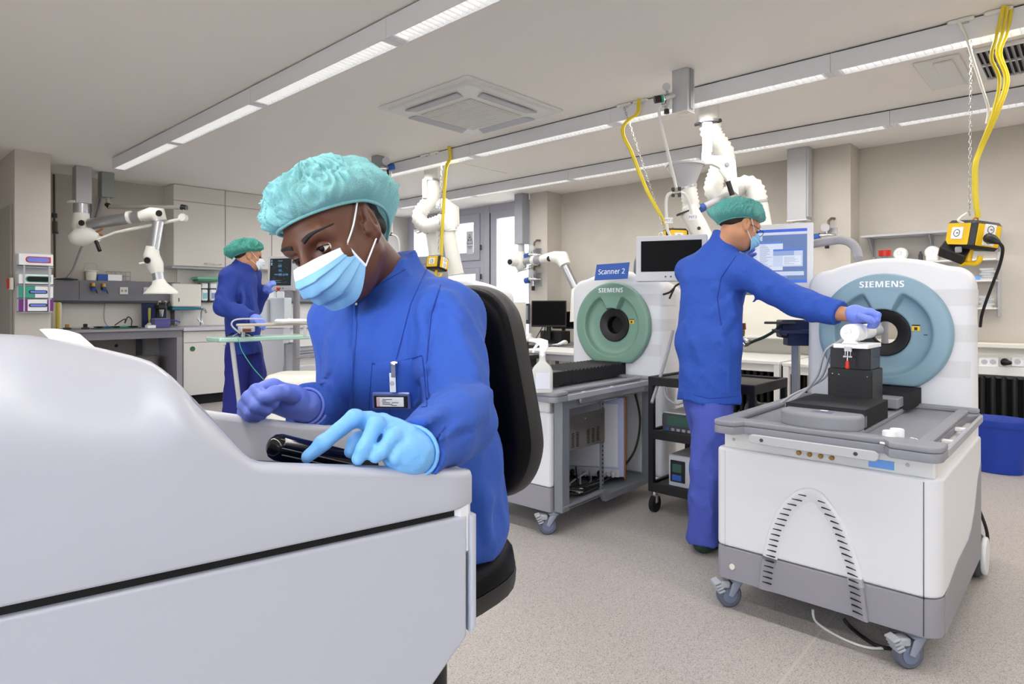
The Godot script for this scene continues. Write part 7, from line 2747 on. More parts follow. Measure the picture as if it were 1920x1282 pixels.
# ---------------------------------------------------------------- big hoses under the ceiling
func hose(parent: Node3D, pts: Array, r: float, called := "flex_hose") -> void:
	var base := MB.smooth_path(pts, 10)
	var len := 0.0
	for i in base.size() - 1: len += base[i].distance_to(base[i + 1])
	var n := int(len / (r * 0.42)) * 2
	var path := []
	var rad := []
	var acc := 0.0
	var j := 0
	for i in n + 1:
		var want := len * i / n
		while j < base.size() - 2 and acc + base[j].distance_to(base[j + 1]) < want:
			acc += base[j].distance_to(base[j + 1]); j += 1
		var seg := base[j].distance_to(base[j + 1])
		path.append(base[j].lerp(base[j + 1], clampf((want - acc) / maxf(seg, 1e-6), 0.0, 1.0)))
		rad.append(r * (1.0 if i % 2 == 0 else 0.84))
	rod(parent, called, path, rad, M["hose_white"], 22)
func build_big_arms() -> void:
	var wp: Material = M["hose_white"]
	# arm over the standing person
	var t := thing("extractor_arm", "large white extractor arm with ribbed hoses above the standing person", "extractor arm", at(1328, 225, 4.7))
	var D := 4.7
	rod(t, "ceiling_pipe", [Vector3(at(1329, 200, D).x, CEIL, at(1329, 200, D).z), at(1329, 228, D)], 0.075, wp, 24)
	rod(t, "clamp_ring", [at(1328, 227, D), at(1328, 232, D)], 0.085, M["alu"], 24)
	rod(t, "clamp_screw", [at(1304, 234, D), at(1312, 231, D - 0.05)], 0.012, M["dark_grey"], 8)
	rod(t, "clamp_screw", [at(1345, 228, D - 0.05), at(1352, 225, D - 0.05)], 0.014, M["dark_grey"], 8)
	obox(t, "bracket", frame_at(at(1326, 258, D - 0.14), -FW), Vector3(0.066, 0.22, 0.03), wp, 0.003)
	obox(t, "bracket_lower", frame_at(at(1325, 295, D - 0.13), -FW), Vector3(0.058, 0.12, 0.03), wp, 0.003)
	hose(t, [at(1332, 238, D), at(1336, 255, D), at(1350, 275, D + 0.02), at(1358, 292, D + 0.03), at(1352, 312, D + 0.03)], 0.082)
	hose(t, [at(1348, 316, D + 0.06), at(1340, 340, D + 0.06), at(1338, 358, D + 0.04), at(1352, 372, D), at(1366, 366, D - 0.02), at(1380, 354, D - 0.04), at(1396, 346, D - 0.06), at(1411, 350, D - 0.08), at(1419, 366, D - 0.1), at(1421, 380, D - 0.1)], 0.072)
	var b := MB.new()
	var pf := frame_at(at(1350, 320, D - 0.15), -FW)
	b.x = Transform3D(Basis.IDENTITY, -t.position) * pf
	var px := func(x: float, y: float) -> Vector2: return Vector2((x - 1350) * D / FOC, (320 - y) * D / FOC)
	b.prism(PackedVector2Array([px.call(1316, 310), px.call(1316, 288), px.call(1330, 290), px.call(1332, 294), px.call(1368, 294), px.call(1376, 302), px.call(1382, 366), px.call(1373, 360), px.call(1362, 342), px.call(1346, 316), px.call(1334, 310)]), 0.03, 0.004)
	obj("swivel_plate", b, wp, t)
	disc(t, "pivot_bolt", at(1360, 310, D - 0.15), -FW, 0.016, 0.04, M["alu"])
	rod(t, "gas_spring", [at(1365, 340, D - 0.17), at(1373, 366, D - 0.17)], 0.018, M["black_plastic"], 10)
	rod(t, "spring_link", [at(1349, 318, D - 0.17), at(1367, 343, D - 0.17)], 0.008, wp, 8)
	rod(t, "down_pipe", [at(1421, 378, D - 0.1), at(1432, 440, D - 0.12), at(1440, 500, D - 0.14)], 0.066, wp, 22)
	rod(t, "hose_clamp", [at(1421, 377, D - 0.1), at(1421.5, 381, D - 0.1)], 0.074, M["alu"], 22)
	rod(t, "cross_tube", [at(1313, 391, D - 0.12), at(1368, 364, D - 0.06)], 0.024, M["light_grey"], 12)
	rod(t, "blue_cap", [at(1312, 391.5, D - 0.12), at(1320, 388, D - 0.11)], 0.03, M["sign_blue"], 12)
	var f := thing("extraction_funnel", "grey white funnel with ribbed hose beside the extractor arm", "funnel", at(1285, 330, 4.55))
	b = mb(f.position)
	var ft := at(1285, 309, 4.55)
	var fbm := at(1289, 344, 4.55)
	b.tube([ft, ft.lerp(fbm, 0.5), fbm, at(1290, 350, 4.55)], [0.135, 0.10, 0.062, 0.06], 28)
	b.tube([ft + Vector3.UP * 0.002, ft + Vector3.UP * -0.012], [0.14, 0.14], 28)
	obj("cone", b, M["light_grey"], f)
	rod(f, "clamp", [at(1289, 350, 4.55), at(1290, 353, 4.55)], 0.068, M["alu"], 22)
	hose(f, [at(1290, 352, 4.55), at(1293, 370, 4.53), at(1296, 385, 4.52), at(1294, 400, 4.5)], 0.062)
	rod(f, "pipe", [at(1291, 394, 4.5), at(1306, 420, 4.45), at(1330, 468, 4.4)], 0.066, wp, 22)
	rod(f, "hose_ring", [at(1286, 396, 4.5), at(1287, 399, 4.5)], 0.072, M["dark_grey"], 22)
	disc(f, "pipe_band", at(1310, 428, 4.37), -FW, 0.012, 0.01, M["dark_grey"])
	# the same arm further back, above the third scanner
	t = thing("extractor_arm", "white looping ribbed extractor arm in front of the window", "extractor arm", at(808, 330, 6.87))
	D = 6.87
	rod(t, "ceiling_pipe", [Vector3(at(808, 310, D).x, CEIL, at(808, 310, D).z), at(808, 336, D)], 0.075, wp, 24)
	rod(t, "clamp_ring", [at(808, 336, D), at(808, 340, D)], 0.09, M["alu"], 24)
	obox(t, "bracket", frame_at(at(797, 355, D - 0.05), -FW), Vector3(0.05, 0.20, 0.08), wp, 0.003)
	hose(t, [at(809, 340, D), at(812, 356, D), at(808, 374, D), at(796, 388, D), at(787, 402, D), at(788, 416, D - 0.02), at(800, 424, D - 0.04), at(816, 420, D - 0.06), at(832, 414, D - 0.08), at(843, 421, D - 0.1), at(845, 433, D - 0.1)], 0.085)
	rod(t, "swivel_plate", [at(818, 384, D + 0.03), at(832, 382, D + 0.03), at(848, 394, D + 0.03), at(850, 424, D + 0.03)], [0.06, 0.07, 0.08, 0.07], wp, 16)
	disc(t, "pivot_bolt", at(820, 389, D - 0.06), -FW, 0.02, 0.03, M["alu"])
	rod(t, "down_pipe", [at(841, 432, D - 0.1), at(847, 470, D - 0.1), at(855, 515, D - 0.1)], [0.072, 0.075, 0.085], wp, 22)
	rod(t, "hose_clamp", [at(840.5, 431, D - 0.1), at(841, 434, D - 0.1)], 0.082, M["alu"], 22)
	rod(t, "rear_pipe", [at(809, 428, D + 0.1), at(815, 465, D + 0.1), at(820, 500, D + 0.1)], 0.075, wp, 22)
	rod(t, "handle_loop", [at(803, 430, D), at(782, 437, D), at(778, 434, D), at(788, 429, D), at(800, 429, D)], 0.01, wp, 8)
	rod(t, "blue_cap", [at(796, 433, D - 0.02), at(803, 433, D - 0.02)], 0.028, M["sign_blue"], 10)
	# slim jointed arm from the grey duct by the pillar
	t = thing("extractor_arm", "slim white jointed extractor arm below a grey duct by the balcony door", "extractor arm", at(978, 400, 8.7))
	D = 8.7
	var o := at(978, 380, D)
	obox(t, "ceiling_duct", Transform3D(Basis.IDENTITY, Vector3(o.x, (CEIL + at(978, 458, D).y) / 2, o.z)), Vector3(0.15, CEIL - at(978, 458, D).y, 0.14), mat("duct_silver", "a2a3ac", 0.5), 0.004)
	rod(t, "drop_pipe", [at(977, 456, D), at(978, 480, D)], 0.045, M["light_grey"], 18)
	rod(t, "upper_joint", [at(976, 472, D), at(977, 488, D), at(976, 500, D), at(972, 508, D)], [0.06, 0.10, 0.08, 0.02], wp, 18)
	rod(t, "joint_arm", [at(956, 491, D - 0.1), at(972, 491, D)], [0.055, 0.08], wp, 18)
	disc(t, "joint_cap", at(956.5, 491, D - 0.16), -RT * 0.5 - FW, 0.035, 0.02, M["black_plastic"])
	rod(t, "upper_tube", [at(982, 490, D), at(1030, 485, D - 0.6)], 0.06, M["alu"], 18)
	rod(t, "clamp", [at(1000, 488.5, D - 0.25), at(1006, 488, D - 0.3)], 0.068, wp, 18)
	rod(t, "elbow", [at(1018, 486, D - 0.5), at(1040, 482, D - 0.8), at(1054, 484, D - 0.9), at(1060, 498, D - 0.95)], [0.06, 0.075, 0.095, 0.07], wp, 18)
	disc(t, "joint_cap", at(1030, 485, D - 0.8), -FW, 0.035, 0.02, M["black_plastic"])
	rod(t, "lower_tube", [at(1060, 500, D - 0.95), at(1080, 542, D - 1.1)], 0.05, M["alu"], 18)
	rod(t, "hood", [at(1080, 542, D - 1.1), at(1084, 560, D - 1.15), at(1090, 600, D - 1.15)], [0.055, 0.09, 0.14], wp, 26)
	rod(t, "tension_wire", [at(969, 510, D - 0.1), at(990, 504, D - 0.2), at(1002, 497, D - 0.3)], 0.008, M["steel"], 6)
	# grey duct box with stub beside the right pillar
	t = thing("duct_box", "grey rectangular ceiling duct with pipe stub beside right pillar", "duct", Vector3(-2.12, 2.4, -6.45))
	var bt := at(1505, 412, 6.15).y
	lbox(t, "duct", Vector3(-0.09, bt - 2.4, -0.07), Vector3(0.09, CEIL - 2.4 - 0.001, 0.07), M["light_grey"], 0.004)
	lbox(t, "side_flange", Vector3(0.09, bt - 2.4 + 0.02, -0.06), Vector3(0.105, CEIL - 2.4 - 0.001, 0.06), M["light_grey"], 0.002)
	lbox(t, "end_flange", Vector3(-0.095, bt - 2.415, -0.075), Vector3(0.095, bt - 2.4, 0.075), M["white_plastic"], 0.003)
	disc_local(t, "stub", Vector3(0, bt - 2.55, 0), Vector3.UP, 0.06, 0.14, M["light_grey"])

func gas_valve(label: String, o: Vector3, axis: Vector3, s := 1.0) -> void:
	var t := thing("gas_valve", label, "valve", o)
	var f := frame_at(o, axis)
	obox(t, "back_plate", f, Vector3(0.10, 0.12, 0.012) * s, M["alu"], 0.003)
	var P := func(x: float, y: float, z: float) -> Vector3: return f * (Vector3(x, y, z) * s)
	rod(t, "valve_body", [P.call(0.03, 0, 0.0), P.call(0.0, 0, 0.05), P.call(-0.06, 0, 0.05)], 0.018 * s, M["steel"], 10)
	rod(t, "hand_wheel", [P.call(-0.06, -0.005, 0.05), P.call(-0.10, -0.01, 0.05)], 0.028 * s, M["sign_blue"], 14)
	rod(t, "gauge", [P.call(-0.02, 0.06, 0.04), P.call(-0.02, 0.06, 0.065)], 0.032 * s, M["light_grey"], 18)
	rod(t, "gauge_stem", [P.call(-0.01, 0.0, 0.05), P.call(-0.02, 0.05, 0.05)], 0.010 * s, M["steel"], 8)
	rod(t, "nozzle", [P.call(-0.01, -0.01, 0.05), P.call(-0.01, -0.06, 0.05)], 0.012 * s, M["steel"], 8)
	rod(t, "nozzle_cap", [P.call(-0.01, -0.06, 0.05), P.call(-0.01, -0.10, 0.05)], 0.016 * s, M["black_plastic"], 8)
	rod(t, "inlet", [P.call(0.0, 0.08, 0.05), P.call(0.0, 0.11, 0.045), P.call(0.015, 0.13, 0.03), P.call(0.03, 0.13, 0.0)], 0.010 * s, mat("pipe_bronze", "6a5a4a", 0.45), 8)

func chain(parent: Node3D, a: Vector3, b: Vector3, pitch: float, size: float) -> void:
	var mbx := MB.new()
	var ring := []
	for k in 11:
		var an := TAU * k / 10
		ring.append(Vector3(cos(an) * 0.36, sin(an) * 0.72, 0) * size)
	mbx.tube(ring, size * 0.13, 5, false)
	var me := mbx.commit()
	var n := int(a.distance_to(b) / pitch)
	var f := frame_at(Vector3.ZERO, FW, (a - b).normalized()).basis
	var up := (a - b).normalized()
	f = Basis(up.cross(Vector3(0, 0, 1)).normalized(), up, up.cross(Vector3(0, 0, 1)).normalized().cross(up))
	for i in n + 1:
		var o := obj("link", me, M["steel"], parent)
		o.transform = Transform3D(f * Basis(Vector3.UP, (PI / 2) * (i % 2) + 0.4), a.lerp(b, float(i) / n) - org(parent))

func power_cube(label: String, xf: Transform3D, s: float, plug: bool) -> Node3D:
	var t := thing("power_cube", label, "power cube", xf.origin)
	var b := MB.new(); b.x = Transform3D(xf.basis, Vector3.ZERO)
	b.box(Vector3.ZERO, Vector3(s, s * 0.82, s), s * 0.1)
	obj("housing", b, M["black_plastic"], t)
	for k in 4:
		var fx := Transform3D(xf.basis * Basis(Vector3.UP, PI / 2 * k), Vector3.ZERO)
		b = MB.new(); b.x = fx * Transform3D(Basis.IDENTITY, Vector3(0, 0, s / 2 - 0.001))
		b.prism(rr(s * 0.76, s * 0.62, s * 0.03), 0.004, 0.001)
		var face := obj("yellow_face", b, M["yellow"], t)
		b = MB.new(); b.x = fx * Transform3D(Basis.IDENTITY, Vector3(0, s * 0.02, s / 2 + 0.003))
		if k % 2 == 0: b.prism(rr(s * 0.38, s * 0.34, s * 0.02), 0.006, 0.001)
		else: b.prism(rr(s * 0.36, s * 0.6, s * 0.02), 0.006, 0.001)
		var so := obj("socket", b, M["print_white"], face)
		for q in ([[0.0, 0.02]] if k % 2 == 0 else [[0.0, 0.17], [0.0, -0.13]]):
			b = MB.new(); b.x = fx
			b.tube(ring_round(Vector3(q[0] * s, q[1] * s, s / 2 + 0.009), Vector3.BACK, s * 0.10), 0.002, 5)
			b.box(Vector3(q[0] * s + s * 0.02, q[1] * s, s / 2 + 0.0095), Vector3(s * 0.07, s * 0.03, 0.002), 0.0005)
			obj("socket_ring", b, M["dark_grey"], so)
	b = MB.new(); b.x = Transform3D(xf.basis, Vector3.ZERO)
	b.tube(MB.smooth_path([Vector3(0, -s * 0.38, 0), Vector3(0, -s * 0.62, 0), Vector3(0, -s * 0.74, 0)], 3), s * 0.085, 10)
	b.tube(MB.smooth_path([Vector3(-s * 0.22, -s * 0.84, 0), Vector3(0, -s * 0.80, 0), Vector3(s * 0.26, -s * 0.80, 0), Vector3(s * 0.36, -s * 0.70, 0), Vector3(s * 0.37, -s * 0.58, 0)], 4), s * 0.07, 10)
	obj("cable_hook", b, M["yellow"], t)
	b = MB.new(); b.x = Transform3D(xf.basis, Vector3.ZERO)
	b.tube(ring_round(Vector3(0, s * 0.45, 0), Vector3(1, 0, 0), s * 0.08), s * 0.025, 6)
	obj("top_eye", b, mat("orange", "e08a1a", 0.5), t)
	return t

func build_hanging() -> void:
	# ceiling rail plates beside the middle lights
	var plates := [[-0.52, "small white ceiling plate at left above the right power cube"], [-0.36, "small white ceiling plate at right above the right power cube"], [-2.62, "white ceiling plate above the middle yellow cables"], [-2.48, "white ceiling plate right of the middle cable plate"], [-4.98, "white ceiling plate above the far yellow cables"], [-4.83, "white ceiling plate right of the far cable plate"]]
	for q in plates:
		var t := thing("cable_plate", q[1], "ceiling plate", Vector3(q[0], CEIL, -4.115), 0, "cable plates on the ceiling")
		lbox(t, "plate", Vector3(-0.06, -0.022, -0.03), Vector3(0.06, -0.001, 0.03), M["white_plastic"], 0.006)
		disc_local(t, "grommet", Vector3(0.02, -0.03, 0), Vector3.UP, 0.016, 0.012, M["light_grey"])
	# right hand drop
	var D := 3.4
	var c := power_cube("yellow and black power cube hanging on a chain at right", frame_at(at(1824, 442, D), vd(-0.985, 0.10, -0.17), Vector3(0.06, 1, 0.10)), 0.185, true)
	var ch := thing("chain", "steel chain holding the right yellow power cube", "chain", at(1821, 40, D))
	chain(ch, Vector3(at(1821, 40, D).x, CEIL, at(1821, 40, D).z), at(1818, 400, D), 0.020, 0.0165)
	var labs := ["left yellow cable feeding the right power cube", "middle yellow cable feeding the right power cube", "right yellow cable feeding the right power cube"]
	var tops := [[[1882, 20], [1868, 70], [1859, 108], [1874, 150], [1862, 212]], [[1889, 18], [1880, 60], [1870, 100], [1886, 150], [1866, 214]], [[1897, 17], [1889, 60], [1876, 100], [1890, 152], [1869, 216]]]
	for k in 3:
		var pts := []
		for p in tops[k]: pts.append(at(p[0], p[1], 3.20 + 0.01 * k + 0.03 * pts.size()))
		pts[0].y = CEIL - 0.01
		for p in [[1838, 275], [1827, 307], [1826, 340], [1827, 371], [1832, 408]]: pts.append(at(p[0] + 2.2 * k, p[1], D - 0.02 + 0.012 * k))
		var b := mb(); b.tube(MB.smooth_path(pts, 7), 0.0085, 8)
		single("yellow_cable", b, M["yellow_cable"], labs[k], "cable", "yellow power cables")
	var b := mb(); b.tube(MB.smooth_path([at(1798, 42, 3.35), at(1812, 72, 3.35), at(1824, 110, 3.35), at(1840, 160, 3.35), at(1853, 203, 3.36), at(1850, 232, 3.37)], 6), 0.007, 8)
	single("data_cable", b, M["cable_white"], "white data cable beside the right yellow cables", "cable")
	b = mb(); b.tube(MB.smooth_path([at(1812, 400, 3.38), at(1800, 408, 3.36), at(1797, 414, 3.35), at(1806, 418, 3.36)], 5), 0.006, 6)
	single("data_cable", b, M["cable_white"], "short white cable end on top of the right power cube", "cable")
	var bp := thing("power_brick", "black adapter block hanging behind the right power cube", "adapter", at(1790, 472, D + 0.05))
	obox(bp, "block", frame_at(at(1788, 473, D + 0.05), vd(-0.4, 0.5, -0.8), Vector3(0.5, 1, 0.2)), Vector3(0.13, 0.06, 0.09), M["black_plastic"], 0.006)
	obox(bp, "grey_tab", frame_at(at(1797, 468, D - 0.02), vd(-0.4, 0.3, -0.8)), Vector3(0.03, 0.03, 0.02), M["grey_paint"], 0.003)
	var pl := thing("power_plug", "black plug and cable leaving the right power cube", "plug", at(1858, 446, D - 0.14))
	rod(pl, "plug_body", [at(1853, 446, D - 0.12), at(1862, 449, D - 0.16), at(1874, 455, D - 0.18)], [0.026, 0.024, 0.010], M["black_plastic"], 12)
	rod(pl, "lead", [at(1872, 454, D - 0.18), at(1880, 466, D - 0.17), at(1875, 495, D - 0.12), at(1862, 530, D - 0.05), at(1850, 562, D), at(1841, 590, D + 0.05), at(1838, 612, D + 0.1)], 0.008, M["cable_black"], 8, 5)
	# middle drop
	D = 4.5
	c = power_cube("yellow and black power cube peeking above the grey monitor", frame_at(at(1262, 450, D), vd(0.2, 0.1, -0.9)), 0.17, false)
	ch = thing("chain", "steel chain slanting beside the middle yellow cable", "chain", at(1170, 205, 4.8))
	var ct := at(1168, 205, 4.8)
	chain(ch, Vector3(ct.x, CEIL, ct.z), at(1244, 424, D), 0.022, 0.018)
	for k in 2:
		var pts := []
		for p in [[1196, 197], [1194, 212], [1178, 224], [1167, 238], [1168, 256], [1182, 284], [1196, 320], [1214, 362], [1234, 398], [1252, 430]]: pts.append(at(p[0] + 3.0 * k, p[1], 4.66 - 0.016 * pts.size()))
		pts[0].y = CEIL - 0.01
		b = mb(); b.tube(MB.smooth_path(pts, 6), 0.0085, 8)
		single("yellow_cable", b, M["yellow_cable"], ["left yellow cable sagging towards the grey monitor", "right yellow cable sagging towards the grey monitor"][k], "cable", "yellow power cables")
	# far drop
	D = 6.3
	c = power_cube("yellow and black power cube behind the seated person's shoulder", frame_at(at(820, 494, D), vd(-0.5, 0.2, -0.85)), 0.17, false)
	ch = thing("chain", "steel chain of the power cube before the window", "chain", at(829, 292, D))
	var cf := at(829, 292, D)
	chain(ch, Vector3(cf.x, CEIL, cf.z), at(822, 470, D), 0.03, 0.022)
	for k in 2:
		var pts := []
		for p in [[841, 284], [843, 296], [836, 312], [833, 340], [831, 380], [828, 430], [826, 486]]: pts.append(at(p[0] + 2.4 * k, p[1], minf(6.05 + 0.06 * pts.size(), D - 0.02)))
		pts[0].y = CEIL - 0.01
		b = mb(); b.tube(MB.smooth_path(pts, 6), 0.010, 8)
		single("yellow_cable", b, M["yellow_cable"], ["left yellow cable hanging before the window", "right yellow cable hanging before the window"][k], "cable", "yellow power cables")
	# gas outlets on ceiling boxes
	var g := thing("gas_outlet", "grey ceiling box with gas regulator above the standing person", "gas outlet", Vector3(-1.97, CEIL, -3.79))
	lbox(g, "box", Vector3(-0.055, -0.275, -0.05), Vector3(0.055, -0.001, 0.05), M["light_grey"], 0.003)
	lbox(g, "side_rail", Vector3(0.055, -0.26, -0.02), Vector3(0.062, -0.001, 0.02), M["grey_paint"], 0.001)
	lbox(g, "end_cap", Vector3(-0.057, -0.282, -0.052), Vector3(0.057, -0.274, 0.052), M["cream_plastic"], 0.002)
	D = 4.05
	rod(g, "valve_body", [at(1264, 178, D), at(1246, 184, D)], 0.02, M["steel"], 12)
	rod(g, "hand_wheel", [at(1240, 185, D), at(1227, 187, D)], 0.024, M["black_plastic"], 16)
	rod(g, "teal_ring", [at(1243, 184.5, D), at(1239, 185.5, D)], 0.025, M["teal"], 16)
	rod(g, "gauge", [at(1250, 163, D), at(1249, 163, D - 0.04)], 0.024, M["light_grey"], 18)
	rod(g, "gauge_stem", [at(1252, 182, D), at(1250, 168, D)], 0.010, M["steel"], 8)
	rod(g, "nozzle", [at(1251, 186, D), at(1250, 206, D)], 0.014, M["steel"], 10)
	rod(g, "nozzle_cap", [at(1250, 205, D), at(1250, 213, D)], 0.017, M["black_plastic"], 10)
	rod(g, "hose_tail", [at(1248, 196, D), at(1240, 198, D)], 0.012, M["steel"], 8)
	b = mb(); b.tube(MB.smooth_path([at(1241, 198, D), at(1236, 206, D), at(1240, 235, D + 0.05), at(1252, 285, D + 0.1), at(1263, 330, D + 0.15), at(1268, 352, D + 0.15)], 6), 0.010, 8)
	single("gas_hose", b, M["cable_white"], "white gas hose dropping from the ceiling regulator", "hose")
	D = 4.2
	var y := thing("hose_splitter", "metal splitter with two labelled white gas hoses", "splitter", at(1268, 358, D))
	rod(y, "manifold", [at(1260, 362, D), at(1276, 360, D)], 0.014, M["steel"], 10)
	for q in [[1262, 355], [1274, 354], [1262, 366], [1274, 366]]: rod(y, "fitting", [at(q[0], q[1] - 3, D), at(q[0], q[1] + 3, D)], 0.012, M["dark_grey"], 8)
	rod(y, "branch_hose", [at(1262, 361, D), at(1252, 366, D), at(1249, 385, D), at(1250, 410, D)], 0.010, M["cable_white"], 8, 5)
	rod(y, "branch_hose", [at(1274, 361, D), at(1284, 364, D), at(1292, 380, D), at(1297, 402, D)], 0.010, M["cable_white"], 8, 5)
	for q in [[1254, 413], [1299, 407]]:
		var fx := frame_at(at(q[0], q[1], D - 0.02), -FW)
		obox(y, "tag", fx, Vector3(0.055, 0.038, 0.002), M["print_white"], 0.0004)
		text(y, "tag_text", "PET 2" if q[0] < 1280 else "PET 3", 0.022, Transform3D(fx.basis, fx.origin - y.position - FW * 0.0016), mat("tag_purple", "7c5a96", 0.6), 0.0006)
	rod(y, "lower_hose", [at(1250, 420, D), at(1252, 432, D), at(1258, 444, D)], 0.010, M["cable_white"], 8, 5)
	g = thing("gas_outlet", "grey ceiling box with blue knobbed valve behind the cap", "gas outlet", Vector3(at(709, 293, 6.49).x, CEIL, at(709, 293, 6.49).z))
	lbox(g, "box", Vector3(-0.05, -0.22, -0.05), Vector3(0.05, -0.001, 0.05), M["grey_paint"], 0.003)
	D = 6.4
	rod(g, "valve_body", [at(714, 316, D), at(726, 316, D)], 0.03, M["steel"], 12)
	rod(g, "hand_wheel", [at(728, 314, D), at(740, 312, D)], 0.032, M["sign_blue"], 14)
	rod(g, "gauge", [at(724, 302, D), at(724, 302, D - 0.05)], 0.04, M["light_grey"], 16)
	rod(g, "nozzle", [at(727, 318, D), at(728, 330, D)], 0.014, M["black_plastic"], 8)
	rod(g, "drop_hose", [at(733, 322, D), at(734, 380, D), at(735, 436, D)], 0.008, M["cable_white"], 6)
	rod(g, "hose_hook", [at(735, 436, D), at(731, 441, D), at(739, 441, D)], 0.008, M["dark_grey"], 6)
	rod(g, "hose_loop", [at(735, 440, D), at(744, 444, D), at(748, 456, D), at(748, 470, D)], 0.010, M["cable_white"], 6, 4)
	gas_valve("gas valve with gauge on the right pillar above the scanner", az(1557, 442, -6.545), Vector3.BACK, 1.25)
	gas_valve("upper gas valve on the pillar beside the balcony door", az(1008, 478, -6.545), Vector3.BACK, 1.5)
	gas_valve("lower gas valve on the pillar beside the balcony door", az(1008, 524, -6.545), Vector3.BACK, 1.5)

# ---------------------------------------------------------------- right wall
func build_right_wall() -> void:
	# shelf rack
	var z0 := WB
	var t := thing("wall_rack", "grey wall rack with shelves behind the blue scanner", "rack", Vector3(-1.0, 1.2, WB))
	var xl := az(1628, 450, -6.62).x
	var xr := az(1868, 430, -6.62).x
	blk(t, "top_shelf", Vector3(xl - 0.06, 1.885, z0 + 0.002), Vector3(xr, 1.905, z0 + 0.25), M["light_grey"], 0.002)
	for x in [xl, (xl + xr) / 2, xr]:
		blk(t, "upright", Vector3(x - 0.012, 1.15, z0 + 0.001), Vector3(x + 0.012, 1.90, z0 + 0.02), M["light_grey"], 0.002)
		var b := MB.new()
		b.x = Transform3D(Basis(Vector3.UP, -PI / 2), Vector3(x + 0.006, 0, z0 + 0.01) - t.position)
		b.prism(pv([0, 1.885, 0.22, 1.885, 0.2, 1.87, 0.02, 1.72, 0, 1.70]), 0.012, 0.0)
		obj("bracket", b, M["grey_paint"], t)
	for y in [1.63, 1.45, 1.215]:
		blk(t, "shelf", Vector3(xl, y, z0 + 0.002), Vector3(xr, y + 0.015, z0 + 0.22), M["white_plastic"], 0.002)
	for k in 2:
		var p := az([1689, 1748][k], 468, -6.72)
		var h := thing("disc_holder", ["left white disc holder on the shelf behind the blue scanner", "right white disc holder on the shelf behind the blue scanner"][k], "holder", Vector3(p.x, 1.646, p.z), 0, "white disc holders")
		disc_local(h, "disc", Vector3(0, 0.075, -0.02), Vector3.BACK, 0.06, 0.05, M["print_white"], 28)
		disc_local(h, "steel_core", Vector3(-0.005, 0.085, 0.031), Vector3.BACK, 0.02, 0.004, M["steel"])
		lbox(h, "foot", Vector3(-0.045, 0, -0.03), Vector3(0.045, 0.045, 0.04), M["print_white"], 0.008)
	var eb := thing("emergency_button", "red emergency button on a stalk behind the blue scanner", "button", az(1659, 480, -4.4))
	var ep := eb.position
	rod(eb, "red_cap", [ep, ep + Vector3.UP * 0.035], [0.034, 0.036], M["red"], 16)
	rod(eb, "stalk", [Vector3(ep.x, 1.44, ep.z), ep], 0.02, M["grey_paint"], 10)
	blk(eb, "mount_block", Vector3(ep.x - 0.05, 1.38, ep.z - 0.05), Vector3(ep.x + 0.05, 1.44, ep.z + 0.05), M["white_plastic"], 0.004)
	rod(eb, "post", [Vector3(ep.x, 0.0, ep.z), Vector3(ep.x, 1.38, ep.z)], 0.02, M["grey_paint"], 10)
	var sp := az(1726, 470, -6.72)
	var sb := thing("small_bottle", "small dark bottle between the white disc holders", "bottle", Vector3(sp.x, 1.646, sp.z))
	var b := MB.new(); b.lathe([Vector2(0, 0), Vector2(0.018, 0), Vector2(0.018, 0.06), Vector2(0.010, 0.075), Vector2(0.010, 0.09), Vector2(0, 0.09)], Transform3D.IDENTITY, 14)
	obj("glass", b, M["dark_grey"], sb)
	# boxes in the right bays
	var items := [[1850, 1.466, "stack of clear glass dishes on the rack's third shelf", 0.13], [1848, 1.231, "stack of clear glass dishes on the rack's lowest shelf", 0.15]]
	for q in items:
		var w := az(q[0], 540, -6.72)
		var g := thing("dish_stack", q[2], "dishes", Vector3(w.x, q[1], w.z), 0, "glass dish stacks")
		for k in 5:
			b = MB.new(); b.lathe([Vector2(0, 0), Vector2(0.05, 0), Vector2(0.052, 0.018), Vector2(0.049, 0.018), Vector2(0.047, 0.003), Vector2(0, 0.003)], Transform3D(Basis.IDENTITY, Vector3(0.01 * (k % 2), 0.02 * k, 0)), 20)
			obj("dish", b, mat("dish_glass", "c9ccd0", 0.2), g)
	var lb := az(1832, 512, -6.70)
	var lt := thing("label_strip", "small blue label on the right rack shelf", "label", Vector3(lb.x, 1.466, lb.z))
	lbox(lt, "strip", Vector3(-0.05, 0, -0.005), Vector3(0.05, 0.035, 0.005), M["label_blue"], 0.001)
	# trunking with sockets along the wall
	t = thing("cable_trunking", "white socket trunking along the window wall", "trunking", Vector3(-1.2, 0.7, WB))
	blk(t, "ledge", Vector3(-4.5, 0.885, WB + 0.001), Vector3(3.9, 0.93, WB + 0.17), M["cream_plastic"], 0.008)
	blk(t, "channel", Vector3(-4.5, 0.73, WB + 0.001), Vector3(3.9, 0.885, WB + 0.10), M["cream_plastic"], 0.003)
	blk(t, "lower_cover", Vector3(-4.5, 0.655, WB + 0.001), Vector3(3.9, 0.73, WB + 0.12), M["white_plastic"], 0.003)
	for px in [1846, 1862, 1908, 1930]:
		var o := az(px, 678, WB + 0.10)
		var s := blk(t, "socket", o + Vector3(-0.04, -0.04, 0), o + Vector3(0.04, 0.04, 0.012), M["print_white"], 0.004)
		disc(s, "socket_well", o + Vector3(0, 0, 0.011), Vector3.BACK, 0.022, 0.003, M["light_grey"])
	var po := az(1884, 678, WB + 0.11)
	var pg := thing("wall_plug", "black plug in the wall trunking above the radiator", "plug", po)
	rod(pg, "plug_body", [po, po + Vector3(0, 0, 0.05), po + Vector3(0.05, -0.005, 0.06)], [0.03, 0.03, 0.012], M["black_plastic"], 12)
